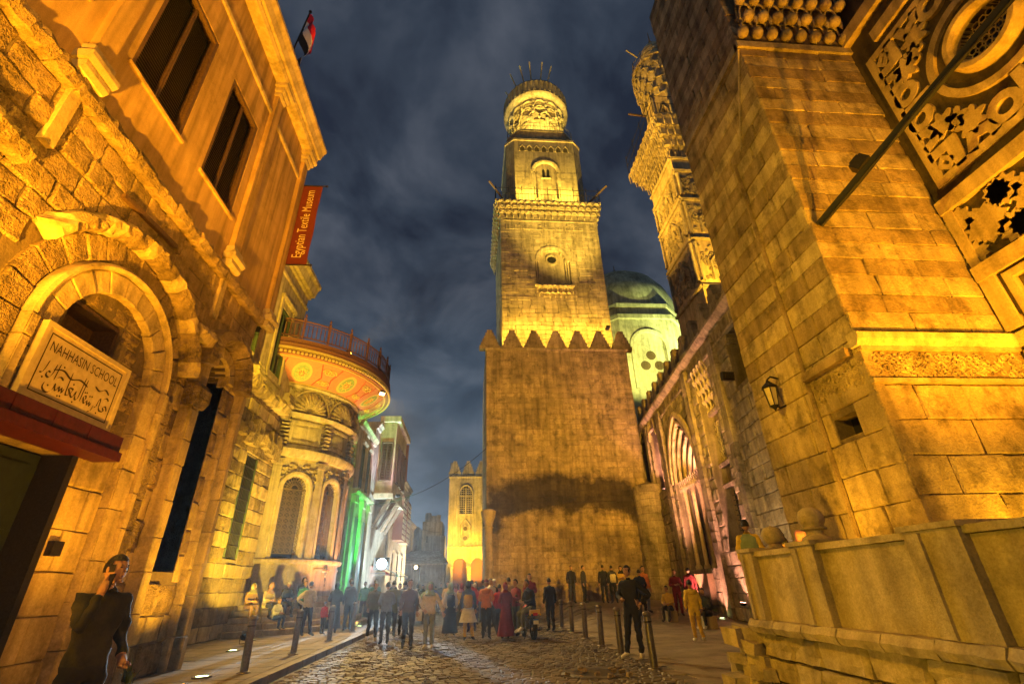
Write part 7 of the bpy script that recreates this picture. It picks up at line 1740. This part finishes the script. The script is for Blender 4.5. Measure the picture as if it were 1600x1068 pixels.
# --- right pier, carved wall
flood('floodlight', 'terrace floodlight close under the front face of the pier', (8.5, 6.1, 1.25), (8.6, 7.2, 4.2), AMBER, 120, 130, .9)
flood('floodlight', 'terrace floodlight throwing up the pier and muqarnas', (8.4, 3.4, 1.3), (8.4, 7.2, 9.5), ORANGE, 2300, 80, .9)
flood('floodlight', 'terrace floodlight aimed along the street face of the pier', (5.4, 8.4, 1.25), (7.0, 9.0, 4.5), AMBER, 120, 130, .9)
flood('floodlight', 'terrace floodlight on the carved stucco wall', (7.6, 2.4, 1.3), (10.2, 4.6, 9.5), AMBER, 1300, 90, .9)
flood('floodlight', 'roof floodlight on the fountain house aimed across at the carved minaret', (-6.6, 23.5, 12.9), (12.0, 20.8, 26), (1, .55, .04), 20000, 46, .9, ground=False)
flood('floodlight', 'floodlight on the school roof aimed at the street face of the pier', (-5.55, 3.2, 8.9), (7, 9, 8.5), (1, .57, .02), 1700, 55, .9, ground=False)

flood('floodlight', 'added fill light under the fountain house canopy aimed down at the crowd', (-4.9, 24.6, 10.9), (-1.0, 18.5, 0), (1, .66, .22), 3900, 75, .9, ground=False)  # added fill to lighten people and paving
flood('floodlight', 'added fill light on the terrace aimed across at the man on the phone', (4.75, 3.0, 2.0), (-4.2, 6.3, 2.2), ORANGE, 420, 40, .9)  # fill lamp put in to brighten the near man
# shop fronts, awnings and cables down the left side
for i, (y0, c) in enumerate(((39.2, 'c_red'), (44.6, 'c_teal'), (51.2, 'c_mustard'))):
    t = thing('awning', ['red', 'teal', 'mustard'][i]+' cloth awning over a shop on the left side of the street', 'awning', (-6.8, y0+1, 2.6))
    mb = MB()
    for k in range(9):
        y = y0+.25*k; mb.v += [(-7.3, y, 3.1), (-6.2, y, 2.6+.02*(k % 2)), (-6.2, y, 2.42+.03*(k % 2))]
    for k in range(8):
        q = 3*k; mb.f += [(q, q+3, q+4, q+1), (q+1, q+4, q+5, q+2)]; mb.m += [0, 0]
    mb.build('cloth', c, t); mb = MB(); mb.tube([(-7.3, y0, 2.6), (-6.2, y0, 2.58)], .02, 5); mb.tube([(-7.3, y0+2, 2.6), (-6.2, y0+2, 2.58)], .02, 5); mb.build('arm', 'iron', t)
for i, (a, b, s_) in enumerate((((-7.2, 36.2, 7.2), (-7.2, 47, 9.0), .5), ((-7.2, 34, 6.6), (.95, 30.6, 9.5), .9), ((-7.3, 47, 8.0), (-3.2, 75, 9), .9))):
    a, b = Vector(a), Vector(b); mb = MB(); mb.tube([a+(b-a)*(k/14)-Vector((0, 0, s_*4*(k/14)*(1-k/14))) for k in range(15)], .018, 5)
    mb.build('cable', 'iron', label=['sagging cable along the bay house front', 'sagging cable crossing the street to the minaret corner', 'sagging cable running to the far mosque'][i], cat='cable')
flood('floodlight', 'added fill light on the terrace wall aimed across at the plaster storey', (4.8, 1.6, 2.1), (-6.2, 8.6, 11.8), ORANGE, 3000, 52, .9)  # second, added fill that evens out the grazing light on the plaster
# ================================================================== NIGHT HAZE (halo of the lamps in the dusty air)
hz = MB(); hz.box(-92, 92, -42, 172, -1.1, 56); hzo = hz.build('haze', plain('dusty air', (1, 1, 1)), kind='stuff')
hm = hzo.data.materials[0]; hn = hm.node_tree.nodes; hn.clear()
hv = hn.new('ShaderNodeVolumePrincipled'); hv.inputs['Density'].default_value = .0006; hv.inputs['Color'].default_value = (.9, .92, .95, 1); hv.inputs['Anisotropy'].default_value = .82
ho = hn.new('ShaderNodeOutputMaterial'); hm.node_tree.links.new(hv.outputs[0], ho.inputs['Volume'])
